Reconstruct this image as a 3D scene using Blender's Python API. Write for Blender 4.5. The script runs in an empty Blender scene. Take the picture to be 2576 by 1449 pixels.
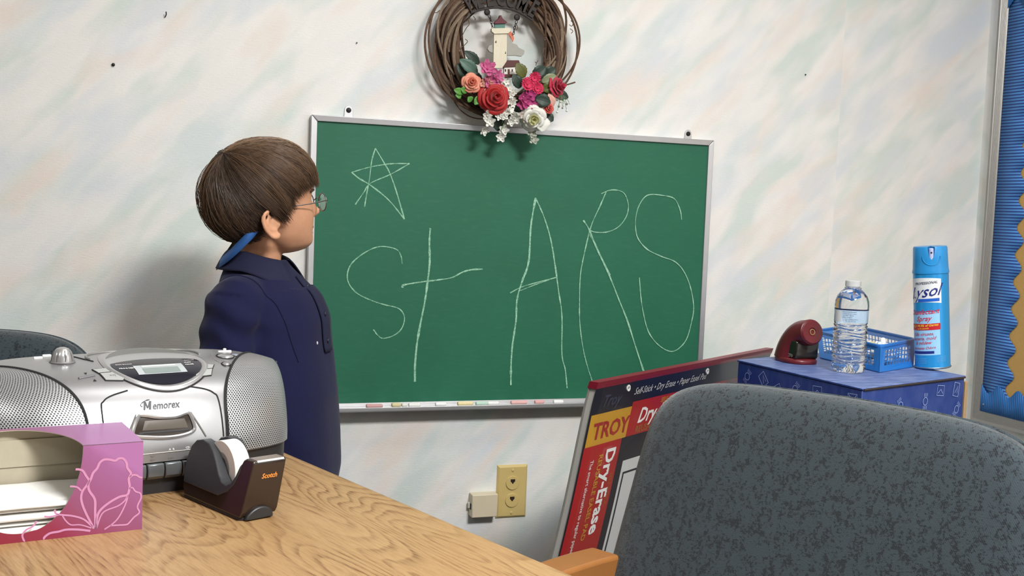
import bpy, bmesh, math, random
from mathutils import Vector, Matrix, noise

random.seed(7)
scene = bpy.context.scene
COL = scene.collection
PI = math.pi
V = Vector

# ------------------------------------------------------------------ camera
cam_data = bpy.data.cameras.new('camera')
cam_data.sensor_fit = 'HORIZONTAL'
cam_data.sensor_width = 36.0
cam_data.lens = 39.13
cam_data.clip_start = 0.02
cam = bpy.data.objects.new('camera', cam_data)
COL.objects.link(cam)
cam.matrix_world = Matrix((
    (0.9435582, -0.01305879, -0.33094922, -0.35525),
    (-0.32891783, 0.08032624, -0.94093611, -2.27834),
    (0.03887139, 0.99668308, 0.07149722, 1.08),
    (0, 0, 0, 1)))
scene.camera = cam

# ------------------------------------------------------------------ world, exposure, ceiling fixtures' light
world = bpy.data.worlds.new('world')
scene.world = world
world.use_nodes = True
world.node_tree.nodes['Background'].inputs[0].default_value = (0.9, 0.95, 1.0, 1)
world.node_tree.nodes['Background'].inputs[1].default_value = 0.02
scene.view_settings.view_transform = 'Standard'
scene.view_settings.look = 'None'
scene.view_settings.exposure = 0.0
scene.view_settings.gamma = 1.0
scene.view_settings.use_curve_mapping = False
CEIL = 2.46
FIXTURES = [  # x, y, size x, size y, watts
    (0.45, -0.95, 1.16, 0.28, 5.0),
    (0.58, -2.45, 0.60, 0.50, 109.0),
    (-1.75, -2.30, 1.16, 0.56, 12.0),
]
for fx, fy, sx, sy, watts in FIXTURES:
    ld = bpy.data.lights.new('troffer_light', 'AREA')
    ld.shape = 'RECTANGLE'
    ld.size, ld.size_y = sx, sy
    ld.energy = watts
    ld.color = (1.0, 0.99, 0.97)
    lo = bpy.data.objects.new('troffer_light', ld)
    lo.location = (fx, fy, CEIL - 0.05)
    COL.objects.link(lo)

# ------------------------------------------------------------------ node helpers
def lin(c):
    return tuple((x / 12.92 if x <= 0.04045 else ((x + 0.055) / 1.055) ** 2.4) for x in c)

def rgb(r, g, b):
    return lin((r / 255, g / 255, b / 255)) + (1.0,)

class NT:
    def __init__(self, name):
        self.m = bpy.data.materials.new(name)
        self.m.use_nodes = True
        self.t = self.m.node_tree
        self.b = self.t.nodes['Principled BSDF']
        self.out = self.t.nodes['Material Output']
    def n(self, kind, **kw):
        nd = self.t.nodes.new(kind)
        for k, v in kw.items():
            setattr(nd, k, v)
        return nd
    def link(self, a, b):
        self.t.links.new(a, b)
    def val(self, sock, v):
        if hasattr(v, 'is_output') or isinstance(v, bpy.types.NodeSocket):
            self.link(v, sock)
        else:
            sock.default_value = v
    def math(self, op, a, b=0.0, c=None):
        nd = self.n('ShaderNodeMath', operation=op)
        self.val(nd.inputs[0], a)
        self.val(nd.inputs[1], b)
        if c is not None:
            self.val(nd.inputs[2], c)
        return nd.outputs[0]
    def noise(self, vec, scale, detail=2.0, rough=0.5, dist=0.0):
        nd = self.n('ShaderNodeTexNoise')
        nd.inputs['Scale'].default_value = scale
        nd.inputs['Detail'].default_value = detail
        nd.inputs['Roughness'].default_value = rough
        nd.inputs['Distortion'].default_value = dist
        if vec is not None:
            self.link(vec, nd.inputs['Vector'])
        return nd.outputs['Fac']
    def ramp(self, fac, stops, interp='LINEAR'):
        nd = self.n('ShaderNodeValToRGB')
        cr = nd.color_ramp
        cr.interpolation = interp
        while len(cr.elements) < len(stops):
            cr.elements.new(0.5)
        for e, (p, c) in zip(cr.elements, stops):
            e.position = p
            e.color = c if len(c) == 4 else (c[0], c[1], c[2], 1)
        self.link(fac, nd.inputs[0])
        return nd.outputs[0]
    def mix(self, fac, a, b, blend='MIX'):
        nd = self.n('ShaderNodeMix', data_type='RGBA', blend_type=blend)
        self.val(nd.inputs['Factor'], fac)
        self.val(nd.inputs['A'], a)
        self.val(nd.inputs['B'], b)
        return nd.outputs['Result']
    def coords(self, which='Object'):
        return self.n('ShaderNodeTexCoord').outputs[which]
    def mapping(self, vec, rot=(0, 0, 0), scale=(1, 1, 1), loc=(0, 0, 0)):
        nd = self.n('ShaderNodeMapping')
        self.link(vec, nd.inputs['Vector'])
        nd.inputs['Rotation'].default_value = rot
        nd.inputs['Scale'].default_value = scale
        nd.inputs['Location'].default_value = loc
        return nd.outputs[0]
    def sep(self, vec):
        nd = self.n('ShaderNodeSeparateXYZ')
        self.link(vec, nd.inputs[0])
        return nd.outputs
    def comb(self, x, y, z):
        nd = self.n('ShaderNodeCombineXYZ')
        for i, v in enumerate((x, y, z)):
            self.val(nd.inputs[i], v)
        return nd.outputs[0]
    def bump(self, h, strength=0.3, dist=0.001):
        nd = self.n('ShaderNodeBump')
        nd.inputs['Strength'].default_value = strength
        nd.inputs['Distance'].default_value = dist
        self.link(h, nd.inputs['Height'])
        self.link(nd.outputs[0], self.b.inputs['Normal'])
    def color(self, c):
        self.val(self.b.inputs['Base Color'], c)
        return self
    def set(self, **kw):
        for k, v in kw.items():
            self.val(self.b.inputs[k.replace('_', ' ')], v)
        return self

_mats = {}
def M(name, c, rough=0.5, metal=0.0, vary=0.06, scale=40.0, bump=0.0, **kw):
    """Principled material: a base colour with slight procedural variation."""
    if name in _mats:
        return _mats[name]
    t = NT(name)
    f = t.noise(t.coords(), scale, 3)
    d = (c[0] * (1 - vary), c[1] * (1 - vary), c[2] * (1 - vary), 1)
    e = (min(1, c[0] * (1 + vary)), min(1, c[1] * (1 + vary)), min(1, c[2] * (1 + vary)), 1)
    t.color(t.mix(f, d, e))
    t.set(Roughness=rough, Metallic=metal, **kw)
    if bump:
        t.bump(f, bump, 0.0005)
    _mats[name] = t.m
    return t.m

# ------------------------------------------------------------------ mesh helpers
class MB:
    def __init__(self):
        self.v = []
        self.f = []
        self.uv = {}
    def add(self, verts, faces):
        o = len(self.v)
        self.v += [tuple(p) for p in verts]
        self.f += [tuple(i + o for i in f) for f in faces]
        return self
    def box(self, lo, hi, mtx=None):
        x0, y0, z0 = lo
        x1, y1, z1 = hi
        vs = [V(p) for p in ((x0, y0, z0), (x1, y0, z0), (x1, y1, z0), (x0, y1, z0), (x0, y0, z1), (x1, y0, z1), (x1, y1, z1), (x0, y1, z1))]
        if mtx:
            vs = [mtx @ p for p in vs]
        return self.add(vs, [(0, 3, 2, 1), (4, 5, 6, 7), (0, 1, 5, 4), (1, 2, 6, 5), (2, 3, 7, 6), (3, 0, 4, 7)])
    def prism(self, poly, h0, h1, mtx=None):
        """poly: 2D points (u, v); extruded along the third axis."""
        n = len(poly)
        area = sum(poly[i][0] * poly[(i + 1) % n][1] - poly[(i + 1) % n][0] * poly[i][1] for i in range(n))
        if area < 0:
            poly = list(reversed(poly))
        vs = [V((p[0], p[1], h0)) for p in poly] + [V((p[0], p[1], h1)) for p in poly]
        if mtx:
            vs = [mtx @ p for p in vs]
        fs = [tuple(reversed(range(n))), tuple(range(n, 2 * n))]
        fs += [(i, (i + 1) % n, n + (i + 1) % n, n + i) for i in range(n)]
        return self.add(vs, fs)
    def tube(self, path, rad, n=6, caps=True, closed=False, flat=None):
        """Round tube along path; rad is a number or a list; flat=(a, b) makes an oval."""
        path = [V(p) for p in path]
        m = len(path)
        rads = rad if isinstance(rad, (list, tuple)) else [rad] * m
        rings = []
        up = None
        for i, p in enumerate(path):
            if closed:
                t = path[(i + 1) % m] - path[i - 1]
            else:
                t = path[min(i + 1, m - 1)] - path[max(i - 1, 0)]
            if t.length < 1e-9:
                t = V((0, 0, 1))
            t.normalize()
            if up is None:
                up = V((0, 0, 1)) if abs(t.z) < 0.9 else V((1, 0, 0))
            side = t.cross(up)
            if side.length < 1e-6:
                side = t.orthogonal()
            side.normalize()
            up = side.cross(t).normalized()
            ring = []
            for k in range(n):
                a = 2 * PI * k / n
                fa, fb = flat or (1, 1)
                ring.append(p + rads[i] * (fa * math.cos(a) * side + fb * math.sin(a) * up))
            rings.append(ring)
        vs = [q for r in rings for q in r]
        fs = []
        for i in range(m if closed else m - 1):
            j = (i + 1) % m
            for k in range(n):
                l = (k + 1) % n
                fs.append((i * n + k, i * n + l, j * n + l, j * n + k))
        if caps and not closed:
            fs.append(tuple(reversed(range(n))))
            fs.append(tuple((m - 1) * n + k for k in range(n)))
        return self.add(vs, fs)
    def lathe(self, prof, n=32, mtx=None, caps=True):
        """prof: (radius, z) pairs, revolved round z."""
        vs = []
        for r, z in prof:
            for k in range(n):
                a = 2 * PI * k / n
                vs.append(V((r * math.cos(a), r * math.sin(a), z)))
        if mtx:
            vs = [mtx @ p for p in vs]
        fs = []
        for i in range(len(prof) - 1):
            for k in range(n):
                l = (k + 1) % n
                fs.append((i * n + k, i * n + l, (i + 1) * n + l, (i + 1) * n + k))
        if caps:
            fs.append(tuple(reversed(range(n))))
            fs.append(tuple((len(prof) - 1) * n + k for k in range(n)))
        return self.add(vs, fs)
    def ball(self, c, r, n=12, m=8):
        rx, ry, rz = r if isinstance(r, (tuple, list)) else (r, r, r)
        vs = [V((c[0], c[1], c[2] - rz))]
        for i in range(1, m):
            a = -PI / 2 + PI * i / m
            for k in range(n):
                b = 2 * PI * k / n
                vs.append(V((c[0] + rx * math.cos(a) * math.cos(b), c[1] + ry * math.cos(a) * math.sin(b), c[2] + rz * math.sin(a))))
        vs.append(V((c[0], c[1], c[2] + rz)))
        fs = [(0, 1 + (k + 1) % n, 1 + k) for k in range(n)]
        for i in range(m - 2):
            for k in range(n):
                l = (k + 1) % n
                fs.append((1 + i * n + k, 1 + i * n + l, 1 + (i + 1) * n + l, 1 + (i + 1) * n + k))
        e = len(vs) - 1
        fs += [(e, 1 + (m - 2) * n + k, 1 + (m - 2) * n + (k + 1) % n) for k in range(n)]
        return self.add(vs, fs)
    def grid(self, fn, nu, nv, wrap=False):
        vs = [fn(i / nu, j / nv) for i in range(nu + 1) for j in range(nv + 1)]
        fs = []
        for i in range(nu):
            for j in range(nv):
                a = i * (nv + 1) + j
                fs.append((a, a + nv + 1, a + nv + 2, a + 1))
        return self.add(vs, fs)
    def ribbon(self, pts, width, mtx=None, close=False, jitter=0.0):
        """Flat stroke through 2D points in a plane, mtx carries (u, v, 0) into place."""
        P = [V((p[0], p[1])) for p in pts]
        n = len(P)
        vs, fs = [], []
        for i, p in enumerate(P):
            t = P[(i + 1) % n] - P[i - 1] if close else P[min(i + 1, n - 1)] - P[max(i - 1, 0)]
            t = t.normalized() if t.length > 1e-9 else V((1, 0))
            nn = V((-t.y, t.x))
            w = (width[i] if isinstance(width, (list, tuple)) else width) * 0.5 * (1 + random.uniform(-jitter, jitter))
            vs += [V((p.x + nn.x * w, p.y + nn.y * w, 0)), V((p.x - nn.x * w, p.y - nn.y * w, 0))]
        for i in range(n if close else n - 1):
            j = (i + 1) % n
            fs.append((2 * i, 2 * i + 1, 2 * j + 1, 2 * j))
        if mtx:
            vs = [mtx @ p for p in vs]
        return self.add(vs, fs)
    def xf(self, fn):
        self.v = [tuple(fn(V(p))) for p in self.v]
        return self

def smooth_path(pts, n=6, closed=False):
    """Catmull-Rom through the points."""
    P = [V(p) for p in pts]
    m = len(P)
    out = []
    for i in range(m if closed else m - 1):
        p1, p2 = P[i], P[(i + 1) % m]
        p0 = P[i - 1] if (closed or i > 0) else p1 * 2 - p2
        p3 = P[(i + 2) % m] if (closed or i + 2 < m) else p2 * 2 - p1
        for k in range(n):
            t = k / n
            out.append(0.5 * ((2 * p1) + (p2 - p0) * t + (2 * p0 - 5 * p1 + 4 * p2 - p3) * t * t + (3 * p1 - p0 - 3 * p2 + p3) * t ** 3))
    if not closed:
        out.append(P[-1])
    return out

def rounded_rect(w, h, r, n=5, cx=0.0, cy=0.0):
    pts = []
    for sx, sy, a0 in ((1, -1, -90), (1, 1, 0), (-1, 1, 90), (-1, -1, 180)):
        for k in range(n + 1):
            a = math.radians(a0 + 90 * k / n)
            pts.append((cx + sx * (w / 2 - r) + r * math.cos(a), cy + sy * (h / 2 - r) + r * math.sin(a)))
    return pts

def world_m(o):
    m = Matrix.Identity(4)
    while o is not None:
        m = o.matrix_basis.copy() @ m
        o = o.parent
    return m

def obj(name, mb, material, parent=None, smooth=False, world=False, bevel=0.0, label=None, kind=None, segs=2, angle=40, sub=0):
    """Link one mesh object. world=True: the mesh was given in world coordinates."""
    me = bpy.data.meshes.new(name)
    vs = mb.v
    if world and parent is not None:
        inv = world_m(parent).inverted()
        vs = [inv @ V(p) for p in vs]
    me.from_pydata([tuple(p) for p in vs], [], mb.f)
    me.validate()
    me.update()
    if isinstance(material, (list, tuple)):
        for m_ in material:
            me.materials.append(m_)
    else:
        me.materials.append(material)
    o = bpy.data.objects.new(name, me)
    COL.objects.link(o)
    if parent is not None:
        o.parent = parent
    if smooth:
        me.polygons.foreach_set('use_smooth', [True] * len(me.polygons))
        me.set_sharp_from_angle(angle=math.radians(angle))
    if bevel:
        b = o.modifiers.new('bevel', 'BEVEL')
        b.width = bevel
        b.segments = segs
        b.limit_method = 'ANGLE'
        b.angle_limit = math.radians(35)
        b.harden_normals = False
        me.polygons.foreach_set('use_smooth', [True] * len(me.polygons))
        me.set_sharp_from_angle(angle=math.radians(30))
    if sub:
        s = o.modifiers.new('sub', 'SUBSURF')
        s.levels = s.render_levels = sub
        me.polygons.foreach_set('use_smooth', [True] * len(me.polygons))
    if label:
        o['label'] = label
    if kind:
        o['kind'] = kind
    return o

def tag(o, label, cat, group=None):
    o['label'] = label
    o['category'] = cat
    if group:
        o['group'] = group
    return o

def thing(name, label, cat, loc=(0, 0, 0), rotz=0.0, group=None, rot=None):
    o = bpy.data.objects.new(name, None)
    o.empty_display_size = 0.05
    COL.objects.link(o)
    o.location = loc
    o.rotation_euler = rot or (0, 0, rotz)
    return tag(o, label, cat, group)

def sub_empty(name, parent, loc=(0, 0, 0), rot=(0, 0, 0)):
    o = bpy.data.objects.new(name, None)
    o.empty_display_size = 0.02
    COL.objects.link(o)
    o.location = loc
    o.rotation_euler = rot
    o.parent = parent
    return o

def struct(name, mb, material, **kw):
    return obj(name, mb, material, kind='structure', **kw)

def dup(o, parent=None):
    """Copy a thing or part with its children (mesh data shared)."""
    c = o.copy()
    COL.objects.link(c)
    c.parent = parent
    for ch in list(o.children):
        dup(ch, c)
    return c

def frame(origin, xdir, ydir):
    """Matrix carrying local (u, v, w) to origin + u*x + v*y + w*(x cross y)."""
    x = V(xdir).normalized()
    y = V(ydir).normalized()
    z = x.cross(y)
    o = V(origin)
    return Matrix(((x.x, y.x, z.x, o.x), (x.y, y.y, z.y, o.y), (x.z, y.z, z.z, o.z), (0, 0, 0, 1)))

def text_mb(s, size, mtx=None, shear=0.0, bold=0.0, align='LEFT', spacing=1.0, xscale=1.0, res=3):
    """Lettering as a flat mesh in the XY plane, then moved by mtx."""
    cu = bpy.data.curves.new('txt', 'FONT')
    cu.body = s
    cu.size = size
    cu.shear = shear
    cu.offset = bold * size
    cu.align_x = align
    cu.space_character = spacing
    cu.resolution_u = res
    to = bpy.data.objects.new('txt', cu)
    COL.objects.link(to)
    dg = bpy.context.evaluated_depsgraph_get()
    dg.update()
    ev = to.evaluated_get(dg)
    me = ev.to_mesh()
    mb = MB()
    vs = [V((p.co.x * xscale, p.co.y, 0)) for p in me.vertices]
    if mtx:
        vs = [mtx @ p for p in vs]
    mb.add(vs, [tuple(f.vertices) for f in me.polygons])
    ev.to_mesh_clear()
    bpy.data.objects.remove(to)
    bpy.data.curves.remove(cu)
    return mb

def join(*mbs):
    r = MB()
    for m in mbs:
        r.add(m.v, m.f)
    return r

# ------------------------------------------------------------------ materials shared by several things
ALU = M('brushed_aluminium', (0.56, 0.56, 0.575), 0.42, 0.85, 0.05, 60)
STEEL = M('steel', (0.6, 0.6, 0.6), 0.3, 1.0)
BLACK_METAL = M('black_metal', (0.02, 0.02, 0.02), 0.45, 0.6)
BLACK_PLASTIC = M('black_plastic', (0.018, 0.018, 0.02), 0.42, 0, 0.15, 200)
DARK = M('dark_cavity', (0.012, 0.01, 0.009), 0.8)
WHITE_INK = M('white_ink', (0.82, 0.82, 0.82), 0.5)

def wallpaper(name, seams=True):
    t = NT(name)
    co = t.coords()
    x, y, z = t.sep(co)
    if seams:
        u = x
    else:
        u = y
    # paper strips 0.52 m wide, each with its own run of brush strokes
    s = t.math('DIVIDE', t.math('SUBTRACT', u, 1.258), 0.52)
    strip = t.math('GREATER_THAN', s, 0.0)
    uu = t.math('ADD', u, t.math('MULTIPLY', strip, 0.37))
    vec = t.comb(uu, z, t.math('MULTIPLY', strip, 3.1))
    def strokes(ang, seed, along, across, scale):
        # unit vector of the stroke in the wall plane; compress along it
        ca, sa = math.cos(math.radians(ang)), math.sin(math.radians(ang))
        pu = t.math('ADD', t.math('MULTIPLY', uu, ca * along), t.math('MULTIPLY', z, sa * along))
        pv = t.math('ADD', t.math('MULTIPLY', uu, -sa * across), t.math('MULTIPLY', z, ca * across))
        return t.noise(t.comb(t.math('ADD', pu, seed), pv, t.math('ADD', t.math('MULTIPLY', strip, 3.1), seed)), scale, 2.5, 0.5, 0.2)
    g = strokes(45, 3.0, 2.1, 6.0, 2.2)
    p = strokes(49, 9.0, 2.0, 5.6, 2.2)
    l = strokes(41, 17.0, 2.1, 6.0, 2.1)
    w = strokes(46, 27.0, 2.6, 7.5, 2.3)
    c = (0.80, 0.79, 0.765, 1)
    c = t.mix(t.ramp(g, [(0.45, (0, 0, 0, 1)), (0.60, (1, 1, 1, 1))]), c, (0.635, 0.71, 0.675, 1))
    c = t.mix(t.ramp(p, [(0.50, (0, 0, 0, 1)), (0.70, (0.9, 0.9, 0.9, 1))]), c, (0.79, 0.705, 0.645, 1))
    c = t.mix(t.ramp(l, [(0.48, (0, 0, 0, 1)), (0.69, (1, 1, 1, 1))]), c, (0.67, 0.715, 0.76, 1))
    c = t.mix(t.ramp(w, [(0.48, (0, 0, 0, 1)), (0.72, (0.6, 0.6, 0.6, 1))]), c, (0.86, 0.85, 0.83, 1))
    fr = s
    line = t.math('LESS_THAN', t.math('ABSOLUTE', t.math('SUBTRACT', fr, 0.004)), 0.004)
    c = t.mix(t.math('MULTIPLY', line, 0.10), c, (0.82, 0.79, 0.75, 1))
    t.color(c)
    t.set(Roughness=0.62)
    fib = t.noise(t.mapping(co, scale=(1, 1, 4)), 90, 4, 0.65)
    fine = t.noise(co, 420, 2, 0.6)
    t.bump(t.math('ADD', fib, t.math('MULTIPLY', fine, 0.45)), 0.42, 0.0011)
    return t.m

# ------------------------------------------------------------------ the room
XR, XL, YF = 1.685, -2.55, -4.3
PAPER = wallpaper('brush_stroke_wallpaper')
PAPER2 = wallpaper('brush_stroke_wallpaper_side', False)
struct('wall_back', MB().box((XL, 0, 0), (XR + 0.1, 0.1, CEIL)), PAPER)
struct('wall_right', MB().box((XR, YF, 0), (XR + 0.1, 0, CEIL)), PAPER2)
WALL_DARK = M('dark_unseen_wall', (0.24, 0.22, 0.20), 0.6, 0, 0.15, 8)  # unseen walls; dark tone invented to cut bounced light and deepen shadows
struct('wall_left', MB().box((XL - 0.1, YF, 0), (XL, 0.1, CEIL)), WALL_DARK)
struct('wall_front', MB().box((XL - 0.1, YF - 0.1, 0), (XR + 0.1, YF, CEIL)), WALL_DARK)
def carpet():
    t = NT('carpet')
    f = t.noise(t.coords(), 260, 3, 0.7)
    t.color(t.ramp(f, [(0.3, rgb(70, 74, 84)), (0.7, rgb(112, 114, 120))]))
    t.set(Roughness=0.95)
    t.bump(f, 0.6, 0.003)
    return t.m
struct('floor', MB().box((XL - 0.1, YF - 0.1, -0.08), (XR + 0.1, 0.1, 0)), carpet())
struct('ceiling', MB().box((XL - 0.1, YF - 0.1, CEIL), (XR + 0.1, 0.1, CEIL + 0.08)), M('ceiling_tile', (0.78, 0.77, 0.74), 0.9, 0, 0.1, 150, 0.3))
BASE = M('vinyl_base', (0.16, 0.13, 0.11), 0.5)
struct('baseboard_back', MB().box((XL, -0.008, 0), (XR, 0, 0.1)), BASE, bevel=0.003)
struct('baseboard_right', MB().box((XR - 0.008, YF, 0), (XR, -0.008, 0.1)), BASE, bevel=0.003)
lens = NT('troffer_lens')
lens.color((0.9, 0.9, 0.88, 1)).set(Emission_Color=(1, 0.98, 0.93, 1), Emission_Strength=2.2, Roughness=0.4)
fixture_names = ['nearest the chalkboard wall', 'over the near end of the table', 'near the left wall']
for (fx, fy, sx, sy, w_), nm in zip(FIXTURES, fixture_names):
    t = thing('ceiling_light', 'white fluorescent troffer in the ceiling ' + nm, 'ceiling light', (fx, fy, CEIL), group='ceiling troffers')
    fm = MB()
    for a, b in (((-sx / 2 - .03, -sy / 2 - .03), (sx / 2 + .03, -sy / 2)), ((-sx / 2 - .03, sy / 2), (sx / 2 + .03, sy / 2 + .03)), ((-sx / 2 - .03, -sy / 2), (-sx / 2, sy / 2)), ((sx / 2, -sy / 2), (sx / 2 + .03, sy / 2))):
        fm.box((a[0], a[1], -0.03), (b[0], b[1], 0.0))
    obj('frame', fm, M('white_enamel', (0.8, 0.8, 0.78), 0.4), t, bevel=0.003)
    obj('diffuser', MB().box((-sx / 2, -sy / 2, -0.02), (sx / 2, sy / 2, -0.008)), lens.m, t)

# ------------------------------------------------------------------ chalkboard
BW, BZ0, BZ1, BY = 0.914, 0.6456, 1.2517, -0.018
def board_mat():
    t = NT('green_chalkboard')
    co = t.coords()
    f = t.noise(co, 5, 5, 0.6)
    g = t.noise(t.mapping(co, rot=(0, 0.4, 0), scale=(6, 1, 25)), 6, 4, 0.6)
    fine = t.noise(co, 500, 2, 0.6)
    c = t.mix(f, rgb(14, 90, 64), rgb(26, 108, 80))
    c = t.mix(t.math('MULTIPLY', t.ramp(g, [(0.5, (0, 0, 0, 1)), (0.8, (1, 1, 1, 1))]), 0.06), c, rgb(120, 160, 140))
    c = t.mix(t.math('MULTIPLY', fine, 0.12), c, rgb(16, 70, 54))
    t.color(c)
    t.set(Roughness=0.6)
    t.bump(fine, 0.25, 0.0006)
    return t.m
cb = thing('chalkboard', 'green chalkboard in an aluminium frame with the word stars chalked on it', 'chalkboard', (0, 0, BZ0))
obj('writing_surface', MB().box((0.008, -0.012, BZ0 + 0.012), (BW - 0.008, -0.0005, BZ1 - 0.008)), board_mat(), cb, world=True)
RW = 0.0125
def rail(p0, p1, inward):
    """Mitred aluminium channel from p0 to p1 (x, z), inward = direction to the board's middle."""
    mb = MB()
    d = (V(p1) - V(p0)).normalized()
    q0 = V(p0) + V(inward) * RW + d * RW
    q1 = V(p1) + V(inward) * RW - d * RW
    pts = [V(p0), V(p1), q1, q0]
    vs = [(p.x, -0.0005, p.y) for p in pts] + [(p.x, BY, p.y) for p in pts[:2]] + [(p.x, BY + 0.0015, p.y) for p in pts[2:]]
    mb.add(vs, [(0, 1, 2, 3), (7, 6, 5, 4), (0, 4, 5, 1), (1, 5, 6, 2), (2, 6, 7, 3), (3, 7, 4, 0)])
    return mb
e_ = 0.0003
obj('frame_rail', rail((e_, BZ1), (BW - e_, BZ1), (0, -1)), ALU, cb, world=True, bevel=0.0012)
obj('frame_rail', rail((0, BZ0), (0, BZ1 - e_), (1, 0)), ALU, cb, world=True, bevel=0.0012)
obj('frame_rail', rail((BW, BZ0), (BW, BZ1 - e_), (-1, 0)), ALU, cb, world=True, bevel=0.0012)
TRZ = 0.6560   # top face of the tray floor
tr = MB().prism([(-0.0005, 0.6505), (-0.045, 0.6500), (-0.0465, 0.6515), (-0.0465, 0.6588), (-0.0452, 0.6592), (-0.0442, 0.6585), (-0.0436, TRZ), (-0.016, TRZ), (-0.0145, 0.6635), (-0.0005, 0.6635)], 0, BW,
                Matrix(((0, 0, 1, 0), (1, 0, 0, 0), (0, 1, 0, 0), (0, 0, 0, 1))))
obj('chalk_tray', tr, ALU, cb, world=True, bevel=0.0006)
for (x, z) in [(0.0773, 1.2623), (0.8549, 1.2599)]:
    mb = MB()
    pts = [(x - 0.0095, BZ1 - 0.004), (x + 0.0095, BZ1 - 0.004)] + [(x + 0.0085 * math.cos(a), z + 0.004 + 0.0095 * math.sin(a)) for a in [PI * k / 10 for k in range(11)]]
    mb.prism([(p[0], p[1]) for p in pts], 0.0006, 0.0024, Matrix(((1, 0, 0, 0), (0, 0, -1, 0), (0, 1, 0, 0), (0, 0, 0, 1))))
    br = obj('mounting_tab', mb, ALU, cb, world=True, bevel=0.0005)
    sc = MB().lathe([(0.0052, 0.0024), (0.0052, 0.0036), (0.0038, 0.0052), (0.0, 0.0056)], 14, Matrix(((1, 0, 0, x), (0, 0, -1, 0), (0, 1, 0, z + 0.004), (0, 0, 0, 1))))
    obj('screw', sc, BLACK_METAL, br, world=True, smooth=True)

def chalk_line_mat():
    t = NT('chalk_mark')
    co = t.coords()
    f = t.noise(co, 900, 3, 0.7)
    g = t.noise(co, 120, 2, 0.5)
    k = t.ramp(t.math('ADD', t.math('MULTIPLY', f, 0.75), t.math('MULTIPLY', g, 0.25)), [(0.40, (0, 0, 0, 1)), (0.56, (1, 1, 1, 1))])
    t.color(t.mix(k, rgb(62, 132, 104), rgb(168, 214, 186)))
    t.set(Roughness=0.95)
    return t.m
CHALK_MARK = chalk_line_mat()
WALLPLANE = Matrix(((1, 0, 0, 0), (0, 0, -1, -0.0123), (0, 1, 0, 0), (0, 0, 0, 1)))  # (u, v) -> (x, y=-0.0123, z)
_lift = [0.0]     # each stroke lies a hair above the one before it
def chalk_glyph(name, strokes):
    mb = MB()
    for pts, w in strokes:
        pa = smooth_path([(p[0], p[1], 0) for p in pts], 6)
        ww = [w * (0.75 + 0.5 * noise.noise(V((q.x * 60, q.y * 60, 3)))) for q in pa]
        _lift[0] += 0.00006
        mb.ribbon([(q.x, q.y) for q in pa], ww, Matrix.Translation((0, -_lift[0], 0)) @ WALLPLANE, jitter=0.15)
    return obj(name, mb, CHALK_MARK, cb, world=True)
chalk_glyph('chalk_star', [
    ([(0.1327, 1.1917), (0.126, 1.166), (0.1224, 1.1291), (0.1173, 1.0966), (0.1138, 1.0711)], 0.0030), ([(0.1327, 1.1917), (0.1519, 1.1627), (0.1644, 1.1426), (0.18, 1.1038), (0.1985, 1.0486)], 0.0032),
    ([(0.1985, 1.0486), (0.1638, 1.0869), (0.1252, 1.1154), (0.1014, 1.1281), (0.0848, 1.1402)], 0.0030), ([(0.0848, 1.1402), (0.124, 1.1531), (0.1662, 1.1616), (0.2057, 1.1641)], 0.0027),
    ([(0.2057, 1.1641), (0.1669, 1.1404), (0.125, 1.12), (0.1115, 1.101), (0.0946, 1.075)], 0.0030)])
chalk_glyph('chalk_letter', [([(0.1967, 0.9556), (0.1938, 0.971), (0.1838, 0.9849), (0.1573, 0.9904), (0.1338, 0.986), (0.1061, 0.9691), (0.088, 0.9502), (0.082, 0.9292), (0.0867, 0.9107), (0.1036, 0.8924), (0.1323, 0.8786), (0.1611, 0.8695), (0.1901, 0.8626), (0.2025, 0.8508), (0.2054, 0.8367), (0.1988, 0.8176), (0.1824, 0.8044), (0.1609, 0.7987), (0.1488, 0.8059), (0.1399, 0.8176)], 0.0029)])
chalk_glyph('chalk_letter', [([(0.2547, 1.0316), (0.2538, 1.0032), (0.2557, 0.9606), (0.2527, 0.9179), (0.2479, 0.8749), (0.2398, 0.8272), (0.2339, 0.7843), (0.2315, 0.7412), (0.2326, 0.7062)], 0.0056), ([(0.1993, 0.9052), (0.2016, 0.9109), (0.2367, 0.9176), (0.2756, 0.9229), (0.3052, 0.9282), (0.3296, 0.9406), (0.3494, 0.9458), (0.3736, 0.9476)], 0.0040)])
chalk_glyph('chalk_letter', [([(0.4876, 1.1044), (0.4794, 1.0433), (0.4774, 0.9652), (0.4637, 0.921), (0.454, 0.8817), (0.4537, 0.8376), (0.4477, 0.7834), (0.4464, 0.7391), (0.4477, 0.6956)], 0.0052), ([(0.4876, 1.1044), (0.5087, 1.0638), (0.5266, 1.0154), (0.5398, 0.9567), (0.5502, 0.9024), (0.5605, 0.8479), (0.5644, 0.763), (0.574, 0.7278), (0.5803, 0.6864)], 0.0037), ([(0.4378, 0.8972), (0.4632, 0.9102), (0.494, 0.9194), (0.545, 0.933)], 0.0030), ([(0.545, 0.933), (0.4968, 0.9165), (0.4609, 0.9024)], 0.0022)])
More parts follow.
